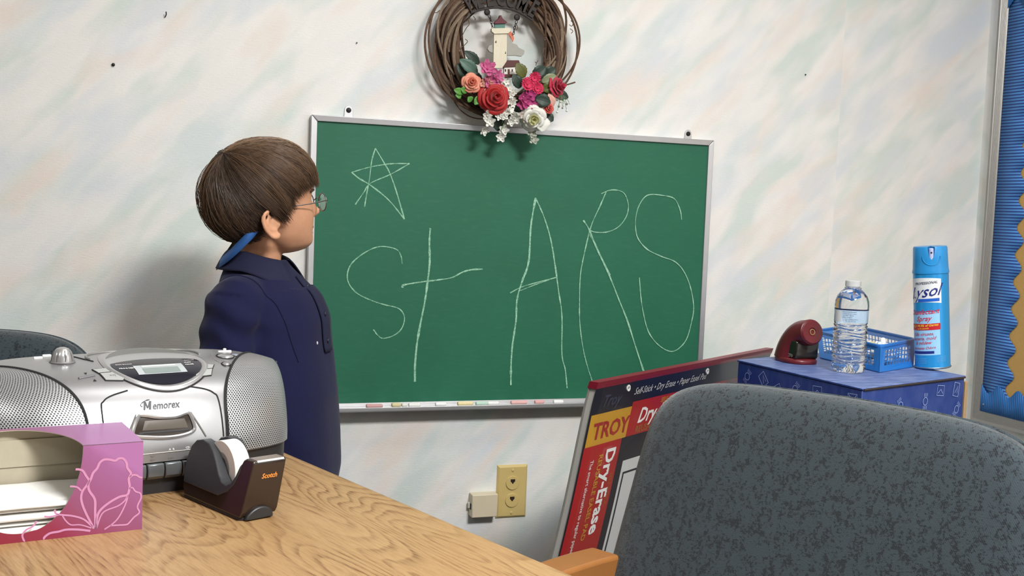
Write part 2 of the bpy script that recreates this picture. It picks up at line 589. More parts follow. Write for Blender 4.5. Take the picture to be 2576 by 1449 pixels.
chalk_glyph('chalk_letter', [([(0.6541, 1.1259), (0.6404, 1.0931), (0.621, 1.0478), (0.6077, 0.9878), (0.6003, 0.9379), (0.601, 0.878), (0.6044, 0.828), (0.6151, 0.7727), (0.6279, 0.7322), (0.6422, 0.6965)], 0.0030), ([(0.6419, 1.1195), (0.6606, 1.1277), (0.6823, 1.1286), (0.6992, 1.1203), (0.7088, 1.0957), (0.7045, 1.0705), (0.6864, 1.0474), (0.6596, 1.0355), (0.6325, 1.0343), (0.6188, 1.0378)], 0.0026), ([(0.6016, 1.0596), (0.616, 1.0402), (0.6369, 0.9985), (0.6699, 0.9391), (0.6943, 0.889), (0.719, 0.8385), (0.7415, 0.7823), (0.7673, 0.7194)], 0.0044), ([(0.6176, 1.0288), (0.6399, 0.9936), (0.6725, 0.9402)], 0.0024)])
chalk_glyph('chalk_letter', [([(0.8434, 1.0686), (0.8382, 1.0904), (0.8226, 1.1152), (0.7939, 1.1217), (0.7574, 1.1217), (0.7388, 1.1044), (0.7291, 1.0764), (0.729, 1.0462), (0.7375, 1.0213), (0.7611, 0.9991), (0.7956, 0.9846), (0.8304, 0.9736), (0.8545, 0.9525), (0.8738, 0.9167), (0.8852, 0.8702), (0.8814, 0.8338), (0.8718, 0.7974), (0.8556, 0.7767), (0.836, 0.7674), (0.8127, 0.7742), (0.7889, 0.7924), (0.7706, 0.8181), (0.7571, 0.859), (0.7497, 0.8947), (0.7442, 0.9353)], 0.0031)])

# chalk sticks lying in the tray
chalks = [  # two ends on the tray (x, z), colour, label
    ([(0.1249, 0.6561), (0.1593, 0.657)], (0.62, 0.36, 0.36), 'pink chalk stick lying first from the left in the chalkboard tray'),
    ([(0.1796, 0.6565), (0.1991, 0.6578)], (0.66, 0.58, 0.34), 'short tan chalk stub in the tray, second from its left end'),
    ([(0.2008, 0.6569), (0.2127, 0.6575)], (0.74, 0.73, 0.68), 'tiny off white chalk nub touching the short tan chalk stub'),
    ([(0.2153, 0.6574), (0.241, 0.6585)], (0.82, 0.82, 0.80), 'white chalk stick in the tray just right of the tiny off white nub'),
    ([(0.2739, 0.6578), (0.2975, 0.6581)], (0.84, 0.85, 0.85), 'short white chalk stick lying alone left of the yellow chalk'),
    ([(0.3221, 0.6576), (0.3567, 0.6577)], (0.80, 0.68, 0.40), 'thick yellow chalk stick in the middle of the chalkboard tray'),
    ([(0.3629, 0.6575), (0.3907, 0.6578)], (0.50, 0.68, 0.58), 'pale green chalk stick in the tray right of the yellow chalk'),
    ([(0.3889, 0.6578), (0.4141, 0.6582)], (0.84, 0.84, 0.83), 'white chalk stick whose end meets the pale green chalk'),
    ([(0.4432, 0.6575), (0.4808, 0.6576)], (0.74, 0.44, 0.43), 'long salmon pink chalk stick right of the white and green pair'),
    ([(0.4983, 0.6572), (0.5206, 0.6576)], (0.72, 0.40, 0.40), 'short salmon pink chalk stub between the long pink and last white chalk'),
    ([(0.5411, 0.6572), (0.5637, 0.6576)], (0.86, 0.86, 0.86), 'white chalk stub lying last at the right of the tray'),
]
for i, (ends, c, lab) in enumerate(chalks):
    x0, x1 = ends[0][0], ends[1][0]
    L = x1 - x0
    r = 0.0049 if i in (1, 5) else 0.0044
    k = random.uniform(-0.06, 0.06)
    mb = MB().lathe([(r * 0.7, 0), (r * 0.95, 0.0012), (r, 0.003), (r * 0.97, L - 0.003), (r * 0.85, L - 0.001), (r * 0.55, L)], 14,
                    Matrix(((0, 0, 1, 0), (1, 0, k, 0), (0, 1, 0, 0), (0, 0, 0, 1))))
    o = obj('chalk_stick', mb, M('chalk_%d' % i, c, 0.95, 0, 0.12, 300, 0.3), smooth=True, angle=50)
    o.location = (x0, -0.0315 + random.uniform(-0.002, 0.002), TRZ + r)
    tag(o, lab, 'chalk', 'chalk sticks in the tray')

# ------------------------------------------------------------------ nails left in the wall
nail_labels = ['dark nail head in the bare wall above the boy', 'small bent nail high on the wall at the left',
               'tiny nail hole plug in the wall above the chalkboard corner', 'tiny dark nail in the wall above the blue box']
for k, ((x, z), r) in enumerate(zip([(-0.3757, 1.3226), (-0.2833, 1.4207), (0.09, 1.4032), (1.1557, 1.4198)], (0.0032, 0.0016, 0.0014, 0.0016))):
    fx = Matrix(((1, 0, 0, 0), (0, 0, -1, 0), (0, 1, 0, 0), (0, 0, 0, 1)))
    if k == 1:
        mb = MB().tube([(0, 0.001, 0), (0.001, -0.006, 0.001), (0.002, -0.009, 0.004), (0.0015, -0.010, 0.009)], 0.0011, 6)
    else:
        mb = MB().lathe([(r * 0.5, -0.001), (r * 0.5, 0.002), (r, 0.002), (r, 0.0032), (r * 0.6, 0.004)], 10, fx)
    o = obj('wall_nail', mb, BLACK_METAL, smooth=True)
    o.location = (x, 0, z)
    tag(o, nail_labels[k], 'nail')

# ------------------------------------------------------------------ telephone jack plate and surface box
IV = M('ivory_plastic', rgb(203, 180, 118)[:3], 0.38, 0, 0.03)
IV2 = M('almond_plastic', rgb(210, 198, 172)[:3], 0.45, 0, 0.03)
(x0, z1), (x1, z0) = [(0.425, 0.5164), (0.5005, 0.3987)]
xc, zc = (x0 + x1) / 2, (z0 + z1) / 2
jp = thing('phone_jack_plate', 'ivory wall plate with two round telephone jacks below the chalkboard', 'wall plate', (xc, 0, zc))
w2, h2 = 0.0352, (z1 - z0) / 2
mb = MB()
vs = [(-w2, 0, -h2), (w2, 0, -h2), (w2, 0, h2), (-w2, 0, h2), (-w2, -.002, -h2), (w2, -.002, -h2), (w2, -.002, h2), (-w2, -.002, h2)]
a, b = w2 - 0.0045, h2 - 0.0045
vs += [(-a, -.006, -b), (a, -.006, -b), (a, -.006, b), (-a, -.006, b)]
mb.add(vs, [(0, 1, 5, 4), (1, 2, 6, 5), (2, 3, 7, 6), (3, 0, 4, 7), (4, 5, 9, 8), (5, 6, 10, 9), (6, 7, 11, 10), (7, 4, 8, 11), (8, 9, 10, 11), (3, 2, 1, 0)])
obj('cover_plate', mb, IV, jp, bevel=0.0004)
toY = lambda x, y, z: Matrix(((1, 0, 0, x), (0, 0, -1, y), (0, 1, 0, z), (0, 0, 0, 1)))
for s in (1, -1):
    jk = obj('jack_face', MB().lathe([(0.0155, 0.0), (0.0155, 0.0016), (0.0148, 0.0024), (0.0, 0.0024)], 32, toY(0, -0.006, s * 0.0195)), IV, jp, smooth=True)
    hole = [(-.0052, .0045), (.0052, .0045), (.0052, -.0005), (.003, -.0025), (.0016, -.0035), (.0016, -.0055), (-.0016, -.0055), (-.0016, -.0035), (-.003, -.0025), (-.0052, -.0005)]
    obj('socket_opening', MB().prism(hole, 0.0024, 0.0027, toY(0, -0.006, s * 0.0195 + 0.004)), M('socket_dark', (0.02, 0.008, 0.005), 0.6), jk)
    obj('screw', MB().lathe([(0.0034, 0), (0.0032, 0.001), (0.0015, 0.0017), (0, 0.0018)], 14, toY(0, -0.006, s * 0.0475)), IV, jp, smooth=True)
(x0, z1), (x1, z0) = [(0.3655, 0.459), (0.4236, 0.4086)]
sb = thing('surface_jack_box', 'small almond surface mount jack box beside the ivory wall plate', 'jack box', ((x0 + x1) / 2, 0, (z0 + z1) / 2))
hw, hh = (x1 - x0) / 2, (z1 - z0) / 2
obj('housing', MB().box((-hw, -0.026, -hh), (hw, 0, hh)), IV2, sb, bevel=0.0018)
obj('port_opening', MB().box((-hw - 0.0004, -0.019, -0.009), (-hw + 0.001, -0.009, 0.004)), DARK, sb)
obj('plug_clip', MB().box((-hw - 0.0045, -0.012, -0.007), (-hw - 0.0002, -0.006, 0.006)), M('clear_plug', (0.6, 0.58, 0.52), 0.25), sb, bevel=0.0008)

# ------------------------------------------------------------------ bulletin board on the right wall
bb = thing('bulletin_board', 'aluminium framed bulletin board with blue corrugated border on the right wall', 'bulletin board', (XR, -0.66, 0.585))
FX = XR - 0.016          # front of the frame
Y0 = -0.040              # corner-side edge
Y1, Z0_, Z1_ = -1.26, 0.590, 1.80
obj('tan_paper', MB().box((XR - 0.008, Y1 + 0.02, Z0_ + 0.02), (XR - 0.001, Y0 - 0.02, Z1_ - 0.02)), M('tan_paper', rgb(190, 152, 88)[:3], 0.9, 0, 0.08, 120, 0.15), bb, world=True)
def frame_rail2(p0, p1, inw, w=0.032):
    """Ridged aluminium rail on the right wall, p = (y, z)."""
    p0, p1, inw = V(p0), V(p1), V(inw)
    d = (p1 - p0).normalized()
    prof = [(0, 0.0), (0, 0.013), (0.003, 0.016), (0.009, 0.016)]
    for k in range(5):
        q = 0.010 + k * 0.0042
        prof += [(q, 0.0148), (q + 0.0008, 0.0135), (q + 0.0028, 0.0135), (q + 0.0034, 0.0148)]
    prof += [(w, 0.0115), (w, 0.0)]
    vs, n = [], len(prof)
    for end, sg in ((p0, 1), (p1, -1)):
        for o_, h in prof:
            q = end + inw * o_ + d * sg * o_
            vs.append((XR - h, q.x, q.y))
    fs = [(i, (i + 1) % n, n + (i + 1) % n, n + i) for i in range(n)] + [tuple(range(n)), tuple(reversed(range(n, 2 * n)))]
    return MB().add(vs, fs)
FR = M('frame_aluminium', (0.36, 0.35, 0.33), 0.45, 0.8)
for p0, p1, inw in (((Y0, Z0_), (Y0, Z1_), (-1, 0)), ((Y1, Z0_), (Y0, Z0_), (0, 1)), ((Y1, Z1_), (Y1, Z0_), (1, 0)), ((Y0, Z1_), (Y1, Z1_), (0, -1))):
    obj('frame_rail', frame_rail2(p0, p1, inw), FR, bb, world=True)
def corr_mat(name, dark, light, axis, period):
    t = NT(name)
    x, y, z = t.sep(t.coords())
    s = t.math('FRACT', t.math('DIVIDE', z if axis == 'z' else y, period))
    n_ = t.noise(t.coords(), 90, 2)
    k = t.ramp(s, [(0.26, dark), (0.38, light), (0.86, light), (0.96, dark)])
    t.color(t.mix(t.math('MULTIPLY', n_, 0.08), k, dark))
    t.set(Roughness=0.6)
    return t.m
def border(name, axis, lo, hi, base, depth, amp, period, rib, mat_, sgn, x_off):
    """Corrugated strip: ribs run across it, one long edge scalloped."""
    mb = MB()
    n = int((hi - lo) / rib * 4)
    vs = []
    for i in range(n + 1):
        a = lo + (hi - lo) * i / n
        ph = (a / rib) % 1.0
        h = 0.0012 * (0.5 - 0.5 * math.cos(2 * PI * (ph + 0.42)))
        edge = depth + amp * math.cos(2 * PI * a / period)
        for q in (0.0, edge * 0.5, edge):
            b = base + sgn * q
            x = XR - x_off - h
            vs.append((x, b, a) if axis == 'z' else (x, a, b))
    fs = []
    for i in range(n):
        for j in range(2):
            fs.append((i * 3 + j, i * 3 + j + 1, i * 3 + j + 4, i * 3 + j + 3))
    mb.add(vs, fs)
    o = obj(name, mb, mat_, bb, world=True, smooth=True, angle=180)
    s = o.modifiers.new('thick', 'SOLIDIFY')
    s.thickness = 0.0006
    return o
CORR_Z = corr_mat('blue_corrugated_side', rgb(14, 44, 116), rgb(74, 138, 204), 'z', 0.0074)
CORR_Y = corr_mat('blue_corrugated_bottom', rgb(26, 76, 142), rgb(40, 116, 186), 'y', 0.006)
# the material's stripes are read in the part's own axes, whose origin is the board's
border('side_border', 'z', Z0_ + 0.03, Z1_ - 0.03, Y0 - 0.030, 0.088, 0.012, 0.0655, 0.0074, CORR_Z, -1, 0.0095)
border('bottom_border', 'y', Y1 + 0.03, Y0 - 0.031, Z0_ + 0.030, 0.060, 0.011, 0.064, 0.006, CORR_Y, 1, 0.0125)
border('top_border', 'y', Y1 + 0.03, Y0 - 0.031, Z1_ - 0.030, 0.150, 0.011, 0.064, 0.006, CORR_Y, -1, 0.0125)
obj('push_pin', MB().ball((XR - 0.0165, -0.085, 0.640), 0.002), STEEL, bb, world=True, smooth=True)

# ------------------------------------------------------------------ oak table
TZ = 0.74
TE = V((0.3255, -0.9455, 0)).normalized()        # along the right-hand edge, towards the camera
TX = V((-TE.y, TE.x, 0)) * -1                     # across the table, to the left
TF = V((-0.199, -0.622, 0))                       # far right corner
def oak():
    t = NT('oak_laminate')
    x, y, z = t.sep(t.coords())                   # x across the table, y along it
    a = t.noise(t.comb(t.math('MULTIPLY', x, 5.2), t.math('MULTIPLY', y, 0.8), 0.3), 1.6, 2.0, 0.45, 0.1)
    w = t.noise(t.comb(t.math('MULTIPLY', x, 60), t.math('MULTIPLY', y, 10), 0.0), 1.5, 2, 0.6)
    ring = t.math('FRACT', t.math('ADD', t.math('MULTIPLY', a, 34.0), t.math('MULTIPLY', w, 0.35)))
    dark = t.ramp(ring, [(0.0, (0.9, 0.9, 0.9, 1)), (0.10, (1, 1, 1, 1)), (0.42, (0.18, 0.18, 0.18, 1)), (0.9, (0, 0, 0, 1)), (1.0, (0.9, 0.9, 0.9, 1))])
    pores = t.noise(t.comb(t.math('MULTIPLY', x, 420), t.math('MULTIPLY', y, 26), 0.0), 1.0, 3, 0.65)
    pk = t.ramp(pores, [(0.44, (0, 0, 0, 1)), (0.62, (1, 1, 1, 1))])
    fade = t.ramp(t.noise(t.comb(t.math('MULTIPLY', x, 5), t.math('MULTIPLY', y, 2.2), 4.0), 2.0, 2), [(0.32, (0.22, 0.22, 0.22, 1)), (0.6, (1, 1, 1, 1))])
    base = t.mix(t.noise(t.comb(t.math('MULTIPLY', x, 8), t.math('MULTIPLY', y, 1.5), 7.0), 2.0, 3), rgb(156, 122, 80), rgb(176, 144, 102))
    k = t.math('MULTIPLY', t.math('MULTIPLY', dark, t.math('ADD', 0.35, t.math('MULTIPLY', pk, 0.65))), fade)
    c = t.mix(t.math('MULTIPLY', k, 0.92), base, rgb(96, 60, 30))
    c = t.mix(t.math('MULTIPLY', pk, 0.24), c, rgb(120, 80, 44))
    t.color(c)
    t.set(Roughness=t.ramp(pk, [(0, (0.34, 0.34, 0.34, 1)), (1, (0.44, 0.44, 0.44, 1))]), Specular_IOR_Level=0.45)
    t.bump(t.math('MULTIPLY', k, -1.0), 0.12, 0.0006)
    return t.m
OAK = oak()
tb = thing('table', 'oak topped table with a tape dispenser, boombox and tissue box on it', 'table', TF)
tb.rotation_euler = (0, 0, math.atan2(TX.y, TX.x))
# local axes: x to the left, y = world TE reversed sign -> check handedness
_sy = 1 if (Matrix.Rotation(tb.rotation_euler.z, 3, 'Z') @ V((0, 1, 0))).dot(TE) > 0 else -1
TW, TL = 1.07, 1.40
def tbox(x0, y0, z0, x1, y1, z1):
    return MB().box((x0, min(_sy * y0, _sy * y1), z0), (x1, max(_sy * y0, _sy * y1), z1))
obj('tabletop', tbox(0, 0, TZ - 0.032, TW, TL, TZ), OAK, tb, bevel=0.004, segs=3)
APRON = M('apron_wood', rgb(120, 76, 40)[:3], 0.5, 0, 0.15, 60)
obj('apron', join(tbox(.06, .06, TZ - .08, TW - .06, .08, TZ - .033), tbox(.06, TL - .08, TZ - .08, TW - .06, TL - .06, TZ - .033), tbox(.06, .0805, TZ - .08, .08, TL - .0805, TZ - .033), tbox(TW - .08, .0805, TZ - .08, TW - .06, TL - .0805, TZ - .033)), APRON, tb)
for x in (0.082, TW - 0.137):
    for y in (0.082, TL - 0.137):
        obj('leg', tbox(x, y, 0, x + .055, y + .055, TZ - .033), APRON, tb, bevel=0.004)

# ------------------------------------------------------------------ boombox
BB_A = math.radians(18.8)
bx = thing('boombox', 'silver portable stereo with round knob and speaker grilles on the oak table', 'radio', (-0.3098, -0.9717, TZ), BB_A)
SILVER = M('silver_plastic', (0.40, 0.40, 0.41), 0.33, 0.7, 0.03, 30)
SILVER2 = M('bright_silver_plastic', (0.50, 0.50, 0.51), 0.28, 0.7, 0.03, 30)
GREYP = M('grey_key_plastic', (0.42, 0.43, 0.42), 0.4, 0.2, 0.03, 60)
SEAM = M('seam_black', (0.01, 0.01, 0.011), 0.6)
UW = 0.19
PROF = [(0.0, 0.0), (-0.002, 0.02), (-0.004, 0.045), (-0.002, 0.062), (0.005, 0.083), (0.016, 0.103), (0.031, 0.119), (0.050, 0.1305), (0.075, 0.138), (0.105, 0.142), (0.14, 0.143), (0.168, 0.141), (0.188, 0.134), (0.197, 0.118), (0.2, 0.09), (0.2, 0.04), (0.198, 0.0)]
def vf(u):
    return 0.1 * (1 - (1 - min(1, abs(u) / UW) ** 2.7) ** (1 / 2.7))
def vb(u):
    return 0.2 - 0.1 * (1 - (1 - min(1, abs(u) / UW) ** 4) ** (1 / 4))
def prof(t):
    f = t * (len(PROF) - 1)
    i = min(int(f), len(PROF) - 2)
    k = f - i
    p0, p1, p2, p3 = PROF[max(i - 1, 0)], PROF[i], PROF[i + 1], PROF[min(i + 2, len(PROF) - 1)]
    r = []
    for d in (0, 1):
        r.append(0.5 * (2 * p1[d] + (p2[d] - p0[d]) * k + (2 * p0[d] - 5 * p1[d] + 4 * p2[d] - p3[d]) * k * k + (p3[d] + 3 * p1[d] - p0[d] - 3 * p2[d]) * k ** 3))
    return r
def surf(u, t, off=0.0):
    """Point on the body: u across, t from front foot over the top to the back foot."""
    def P(uu, tt):
        a, z = prof(max(0, min(1, tt)))
        f, b = vf(uu), vb(uu)
        return V((uu, f + (b - f) * a / 0.2, z * (1 - 0.10 * (abs(uu) / UW) ** 5)))
    p = P(u, t)
    if off:
        e = 1e-3
        du = P(min(u + e, UW * 0.9999), t) - P(max(u - e, -UW * 0.9999), t)
        dt = P(u, min(1, t + e)) - P(u, max(0, t - e))
        n = du.cross(dt)
        if n.length > 1e-12:
            p = p + n.normalized() * off
    return p
def t_of_z(z):
    """Front-side parameter at height z."""
    lo, hi = 0.0, 9.5 / 16
    for _ in range(30):
        m = (lo + hi) / 2
        if prof(m)[1] < z:
            lo = m
        else:
            hi = m
    return (lo + hi) / 2
def t_of_v(v):
    """Top-side parameter at depth fraction v (0..0.2)."""
    lo, hi = 2.0 / 16, 13.0 / 16
    for _ in range(30):
        m = (lo + hi) / 2
        if prof(m)[0] < v:
            lo = m
        else:
            hi = m
    return (lo + hi) / 2
T_BASE = t_of_z(0.038)
T_BASE_B = 1 - 0.9 / 16
NU = 64
body = MB().grid(lambda i, j: surf(UW * math.sin((i * 2 - 1) * PI / 2), T_BASE + (T_BASE_B - T_BASE) * j), NU, 60)
obj('shell', body, SILVER, bx, smooth=True, angle=60)
foot = MB().grid(lambda i, j: surf(UW * 0.985 * math.sin((i * 2 - 1) * PI / 2), T_BASE * 1.02 * j) + V((0, 0.004, 0)), NU, 8)
foot.grid(lambda i, j: V((UW * 0.98 * math.sin((i * 2 - 1) * PI / 2), 0.006 + vf(UW * 0.98 * math.sin((i * 2 - 1) * PI / 2)) + j * (vb(UW * 0.98 * math.sin((i * 2 - 1) * PI / 2)) - vf(UW * 0.98 * math.sin((i * 2 - 1) * PI / 2)) - 0.012), 0.0005)), NU, 2)
foot.grid(lambda i, j: V((UW * 0.98 * math.sin((i * 2 - 1) * PI / 2), vb(UW * 0.98 * math.sin((i * 2 - 1) * PI / 2)) - 0.004, 0.0005 + 0.045 * j)), NU, 1)
obj('base', foot, BLACK_PLASTIC, bx, smooth=True, angle=60)
# speaker grilles
def grille_mat():
    t = NT('perforated_grille')
    u, v, w_ = t.sep(t.coords('UV'))
    def dots(ou, ov):
        fu = t.math('SUBTRACT', t.math('FRACT', t.math('ADD', t.math('DIVIDE', u, 0.0036), ou)), 0.5)
        fv = t.math('SUBTRACT', t.math('FRACT', t.math('ADD', t.math('DIVIDE', v, 0.0050), ov)), 0.5)
        return t.math('ADD', t.math('MULTIPLY', t.math('MULTIPLY', fu, fu), 0.0036 ** 2 * 1e6), t.math('MULTIPLY', t.math('MULTIPLY', fv, fv), 0.0050 ** 2 * 1e6))
    d = t.math('MINIMUM', dots(0, 0), dots(0.5, 0.5))
    k = t.ramp(d, [(0.0, (1, 1, 1, 1)), (1.0, (1, 1, 1, 1)), (1.35, (0, 0, 0, 1))])
    t.color(t.mix(k, (0.50, 0.51, 0.52, 1), (0.008, 0.008, 0.008, 1)))
    t.set(Metallic=t.math('MULTIPLY', t.math('SUBTRACT', 1.0, k), 0.6), Roughness=0.38)
    t.bump(t.math('SUBTRACT', 1.0, k), 0.5, 0.0006)
    return t.m
GRILLE = grille_mat()
def edge_u(j):
    """Inner boundary of a grille at profile position j (0 low front .. 1 top)."""
    zc_ = j
    return 0.0785 + 0.006 * zc_ + 0.080 * max(0.0, (zc_ - 0.30) / 0.70) ** 1.9
for sg, nm in ((-1, 'left'), (1, 'right')):
    NG, MG = 40, 44
    T0, T1 = T_BASE + 0.004, t_of_v(0.128)
    def P(i, j):
        t_ = T0 + (T1 - T0) * j
        ue = edge_u(j)
        a0 = math.asin(ue / UW) / (PI / 2)
        u = UW * math.sin((a0 + (0.998 - a0) * i) * PI / 2)
        return surf(sg * u, t_, 0.0016)
    g = MB().grid(P, NG, MG)
    if sg < 0:
        g.f = [tuple(reversed(f)) for f in g.f]
    o = obj('speaker_grille', g, GRILLE, bx, smooth=True, angle=60)
    # arc-length UVs
    me = o.data
    uvl = me.uv_layers.new(name='UVMap')
    Pg = [V(p) for p in g.v]
    Lu, Lv = {}, {}
    jm = MG // 3
    for i in range(NG + 1):
        for j in range(MG + 1):
            idx = i * (MG + 1) + j
            Lu[idx] = 0 if i == 0 else Lu[idx - MG - 1] + (Pg[i * (MG + 1) + jm] - Pg[(i - 1) * (MG + 1) + jm]).length
            Lv[idx] = 0 if j == 0 else Lv[idx - 1] + (Pg[MG + 1 + j] - Pg[MG + j]).length
    for lp in me.loops:
        uvl.data[lp.index].uv = (Lu[lp.vertex_index], Lv[lp.vertex_index])
    rim = [P(0, j / 50) for j in range(51)]
    obj('grille_rim', MB().tube(rim, 0.0017, 6), SEAM, o, smooth=True)
# raised door panel of the cassette deck
def on_front(u, z, off=0.0):
    return surf(u, t_of_z(z), off)
DU0, DU1 = -0.0632, 0.0740
def seam(path, rad=0.0009, name='panel_seam', m=None, parent=None):
    return obj(name, MB().tube(path, rad, 6), m or SEAM, parent or bx, smooth=True)
door_pts = [(DU0, 0.045), (DU0, 0.098), (DU0 + 0.004, 0.1075), (DU0 + 0.014, 0.1125), (DU0 + 0.033, 0.1165)]
door_pts2 = [(DU1, 0.045), (DU1, 0.098), (DU1 - 0.004, 0.1075), (DU1 - 0.014, 0.1125), (DU1 - 0.033, 0.1165)]
for pts in (door_pts, door_pts2):
    pp = smooth_path([(a, b, 0) for a, b in pts], 5)
    seam([on_front(q.x, q.y, 0.0002) for q in pp], name='door_seam')
# display bezel: ring drawn on the top, arc below and flat rim behind
CU = 0.0195
def disp_xy(a, ru, rv0, rv1, cv):
    s, c = math.sin(a), math.cos(a)
    return CU + ru * c, cv + (rv0 if s < 0 else rv1) * s
def on_top(u, v, off=0.0):
    return surf(u, t_of_v(v), off)
def ring_mesh(ru_o, f_o, b_o, ru_i, f_i, b_i, cv, off, n=48):
    mb = MB()
    vs = []
    for k in range(n):
        a = 2 * PI * k / n
        vs.append(on_top(*disp_xy(a, ru_o, f_o, b_o, cv), off=off * 0.2))
        vs.append(on_top(*disp_xy(a, (ru_o * 2 + ru_i) / 3, (f_o * 2 + f_i) / 3, (b_o * 2 + b_i) / 3, cv), off=off))
        vs.append(on_top(*disp_xy(a, (ru_o + ru_i * 2) / 3, (f_o + f_i * 2) / 3, (b_o + b_i * 2) / 3, cv), off=off))
        vs.append(on_top(*disp_xy(a, ru_i, f_i, b_i, cv), off=off * 0.2))
    fs = []
    for k in range(n):
        l = (k + 1) % n
        for j in range(3):
            fs.append((k * 4 + j, l * 4 + j, l * 4 + j + 1, k * 4 + j + 1))
    return mb.add(vs, fs)
obj('display_bezel', ring_mesh(0.0625, 0.047, 0.095, 0.0535, 0.041, 0.020, 0.0715, 0.0028), SILVER2, bx, smooth=True, angle=70)
seam([on_top(*disp_xy(PI + PI * (0.18 + 0.64 * k / 24), 0.0630, 0.0475, 0.01, 0.0715), off=0.0006) for k in range(25)], 0.0010, 'bezel_seam')
# black display window
win = MB()
nw = 40
vs = []
for k in range(nw + 1):
    u = CU - 0.0535 + 0.107 * k / nw
    s = math.sqrt(max(0, 1 - ((u - CU) / 0.0540) ** 2))
    for j in range(9):
        v0, v1 = 0.0715 - 0.0400 * s, 0.0925 - 0.013 * ((u - CU) / 0.0535) ** 2
        vs.append(on_top(u, v0 + (v1 - v0) * j / 8, 0.0012))
win.add(vs, [(i * 9 + j, i * 9 + 9 + j, i * 9 + 10 + j, i * 9 + j + 1) for i in range(nw) for j in range(8)])
wd = obj('display_window', win, M('smoked_window', (0.012, 0.012, 0.02), 0.08, 0, 0.1, 40), bx, smooth=True, angle=60)
def patch(u0, u1, v0, v1, off, n=6):
    return MB().grid(lambda i, j: on_top(u0 + (u1 - u0) * i, v0 + (v1 - v0) * j, off), n, n)
obj('lcd_frame', patch(CU - 0.030, CU + 0.0285, 0.0475, 0.0690, 0.0016), M('lcd_frame_grey', (0.42, 0.46, 0.47), 0.3), wd, smooth=True)
obj('lcd', patch(CU - 0.022, CU + 0.021, 0.0490, 0.0605, 0.0019), M('lcd_green_grey', (0.22, 0.27, 0.26), 0.15), wd, smooth=True)
obj('lcd_legend', patch(CU - 0.021, CU + 0.020, 0.0632, 0.0668, 0.0019), M('lcd_legend_white', (0.6, 0.63, 0.63), 0.3), wd, smooth=True)
def top_text(s, u, v, size, off, m, parent, name='printed_words', bold=0.01, xs=1.0):
    mb = text_mb(s, size, bold=bold, align='CENTER', xscale=xs, res=1)
    mb.xf(lambda p: on_top(u + p.x, v + p.y, off))
    return obj(name, mb, m, parent)
top_text('BASS BOOST', CU - 0.0385, 0.0735, 0.0034, 0.0017, WHITE_INK, wd)
top_text('PROG MEM', CU - 0.0385, 0.0620, 0.0036, 0.0017, WHITE_INK, wd, bold=0.03)
top_text('PLAY', CU + 0.0375, 0.0690, 0.0036, 0.0017, WHITE_INK, wd, bold=0.03)
top_text('PAUSE', CU + 0.0375, 0.0630, 0.0036, 0.0017, WHITE_INK, wd, bold=0.03)
top_text('RANDOM', CU + 0.042, 0.0765, 0.0028, 0.0017, WHITE_INK, wd)
# disc lid with a crescent recess behind the window
lid = MB()
vs = []
n = 36
for k in range(n + 1):
    u = CU - 0.054 + 0.108 * k / n
    s = max(0.0, 1 - ((u - CU) / 0.054) ** 2)
    for j in range(7):
        v0, v1 = 0.1180 - 0.024 * (1 - s), 0.1180 - 0.024 * (1 - s) + 0.032 * s ** 0.8
        h = 0.0055 * math.sin(PI * min(1, j / 6 * 1.0) ) * s ** 0.5 + 0.0016
        vs.append(on_top(u, v0 + (v1 - v0) * j / 6, h))
lid.add(vs, [(i * 7 + j, i * 7 + 7 + j, i * 7 + 8 + j, i * 7 + j + 1) for i in range(n) for j in range(6)])
obj('disc_lid_grip', lid, M('grip_grey', (0.20, 0.20, 0.19), 0.4, 0.4), bx, smooth=True, angle=60)
seam([on_top(CU - 0.054 + 0.108 * k / 30, 0.1180 - 0.024 * ((k / 15 - 1) ** 2), 0.0012) for k in range(31)], 0.0010, 'lid_seam')
lidring = [on_top(CU + 0.068 * math.cos(PI * (-0.06 + 1.12 * k / 40)), 0.100 + 0.062 * math.sin(PI * (0.02 + 0.96 * k / 40)), 0.001) for k in range(41)]
obj('disc_lid_edge', MB().tube(lidring, 0.0014, 6), M('lid_edge_grey', (0.33, 0.33, 0.32), 0.4, 0.5), bx, smooth=True)
# transport buttons either side of the window
def plate(pts, off, m, name, parent=None):
    c = (sum(p[0] for p in pts) / len(pts), sum(p[1] for p in pts) / len(pts))
    mb = MB()
    n_ = len(pts)
    out = []
    for k in range(n_):
        a, b = pts[k], pts[(k + 1) % n_]
        for q in range(4):
            out.append((a[0] + (b[0] - a[0]) * q / 4, a[1] + (b[1] - a[1]) * q / 4))
    vs = [on_top(p[0], p[1], 0.0) for p in out] + [on_top(c[0] + (p[0] - c[0]) * .97, c[1] + (p[1] - c[1]) * .97, off) for p in out] + [on_top(c[0], c[1], off)]
    N = len(out)
    fs = [(k, (k + 1) % N, N + (k + 1) % N, N + k) for k in range(N)] + [(N + k, N + (k + 1) % N, 2 * N) for k in range(N)]
    b_ = obj(name, mb.add(vs, fs), m, parent or bx)
    edge = [on_top(p[0], p[1], 0.0006) for p in out]
    obj('button_gap', MB().tube(edge, 0.0008, 5, closed=True), SEAM, b_, smooth=True)
    return b_
lb = plate([(-0.0575, 0.0668), (-0.0408, 0.0690), (-0.0366, 0.0580), (-0.0533, 0.0565)], 0.0012, GREYP, 'transport_button')
lb2 = plate([(-0.0527, 0.0553), (-0.0362, 0.0567), (-0.0288, 0.0430), (-0.0310, 0.0405), (-0.0500, 0.0425)], 0.0016, GREYP, 'transport_button')
rb = plate([(0.0690, 0.0500), (0.0810, 0.0505), (0.0751, 0.0397), (0.0560, 0.0385), (0.0555, 0.0415)], 0.0016, GREYP, 'transport_button')
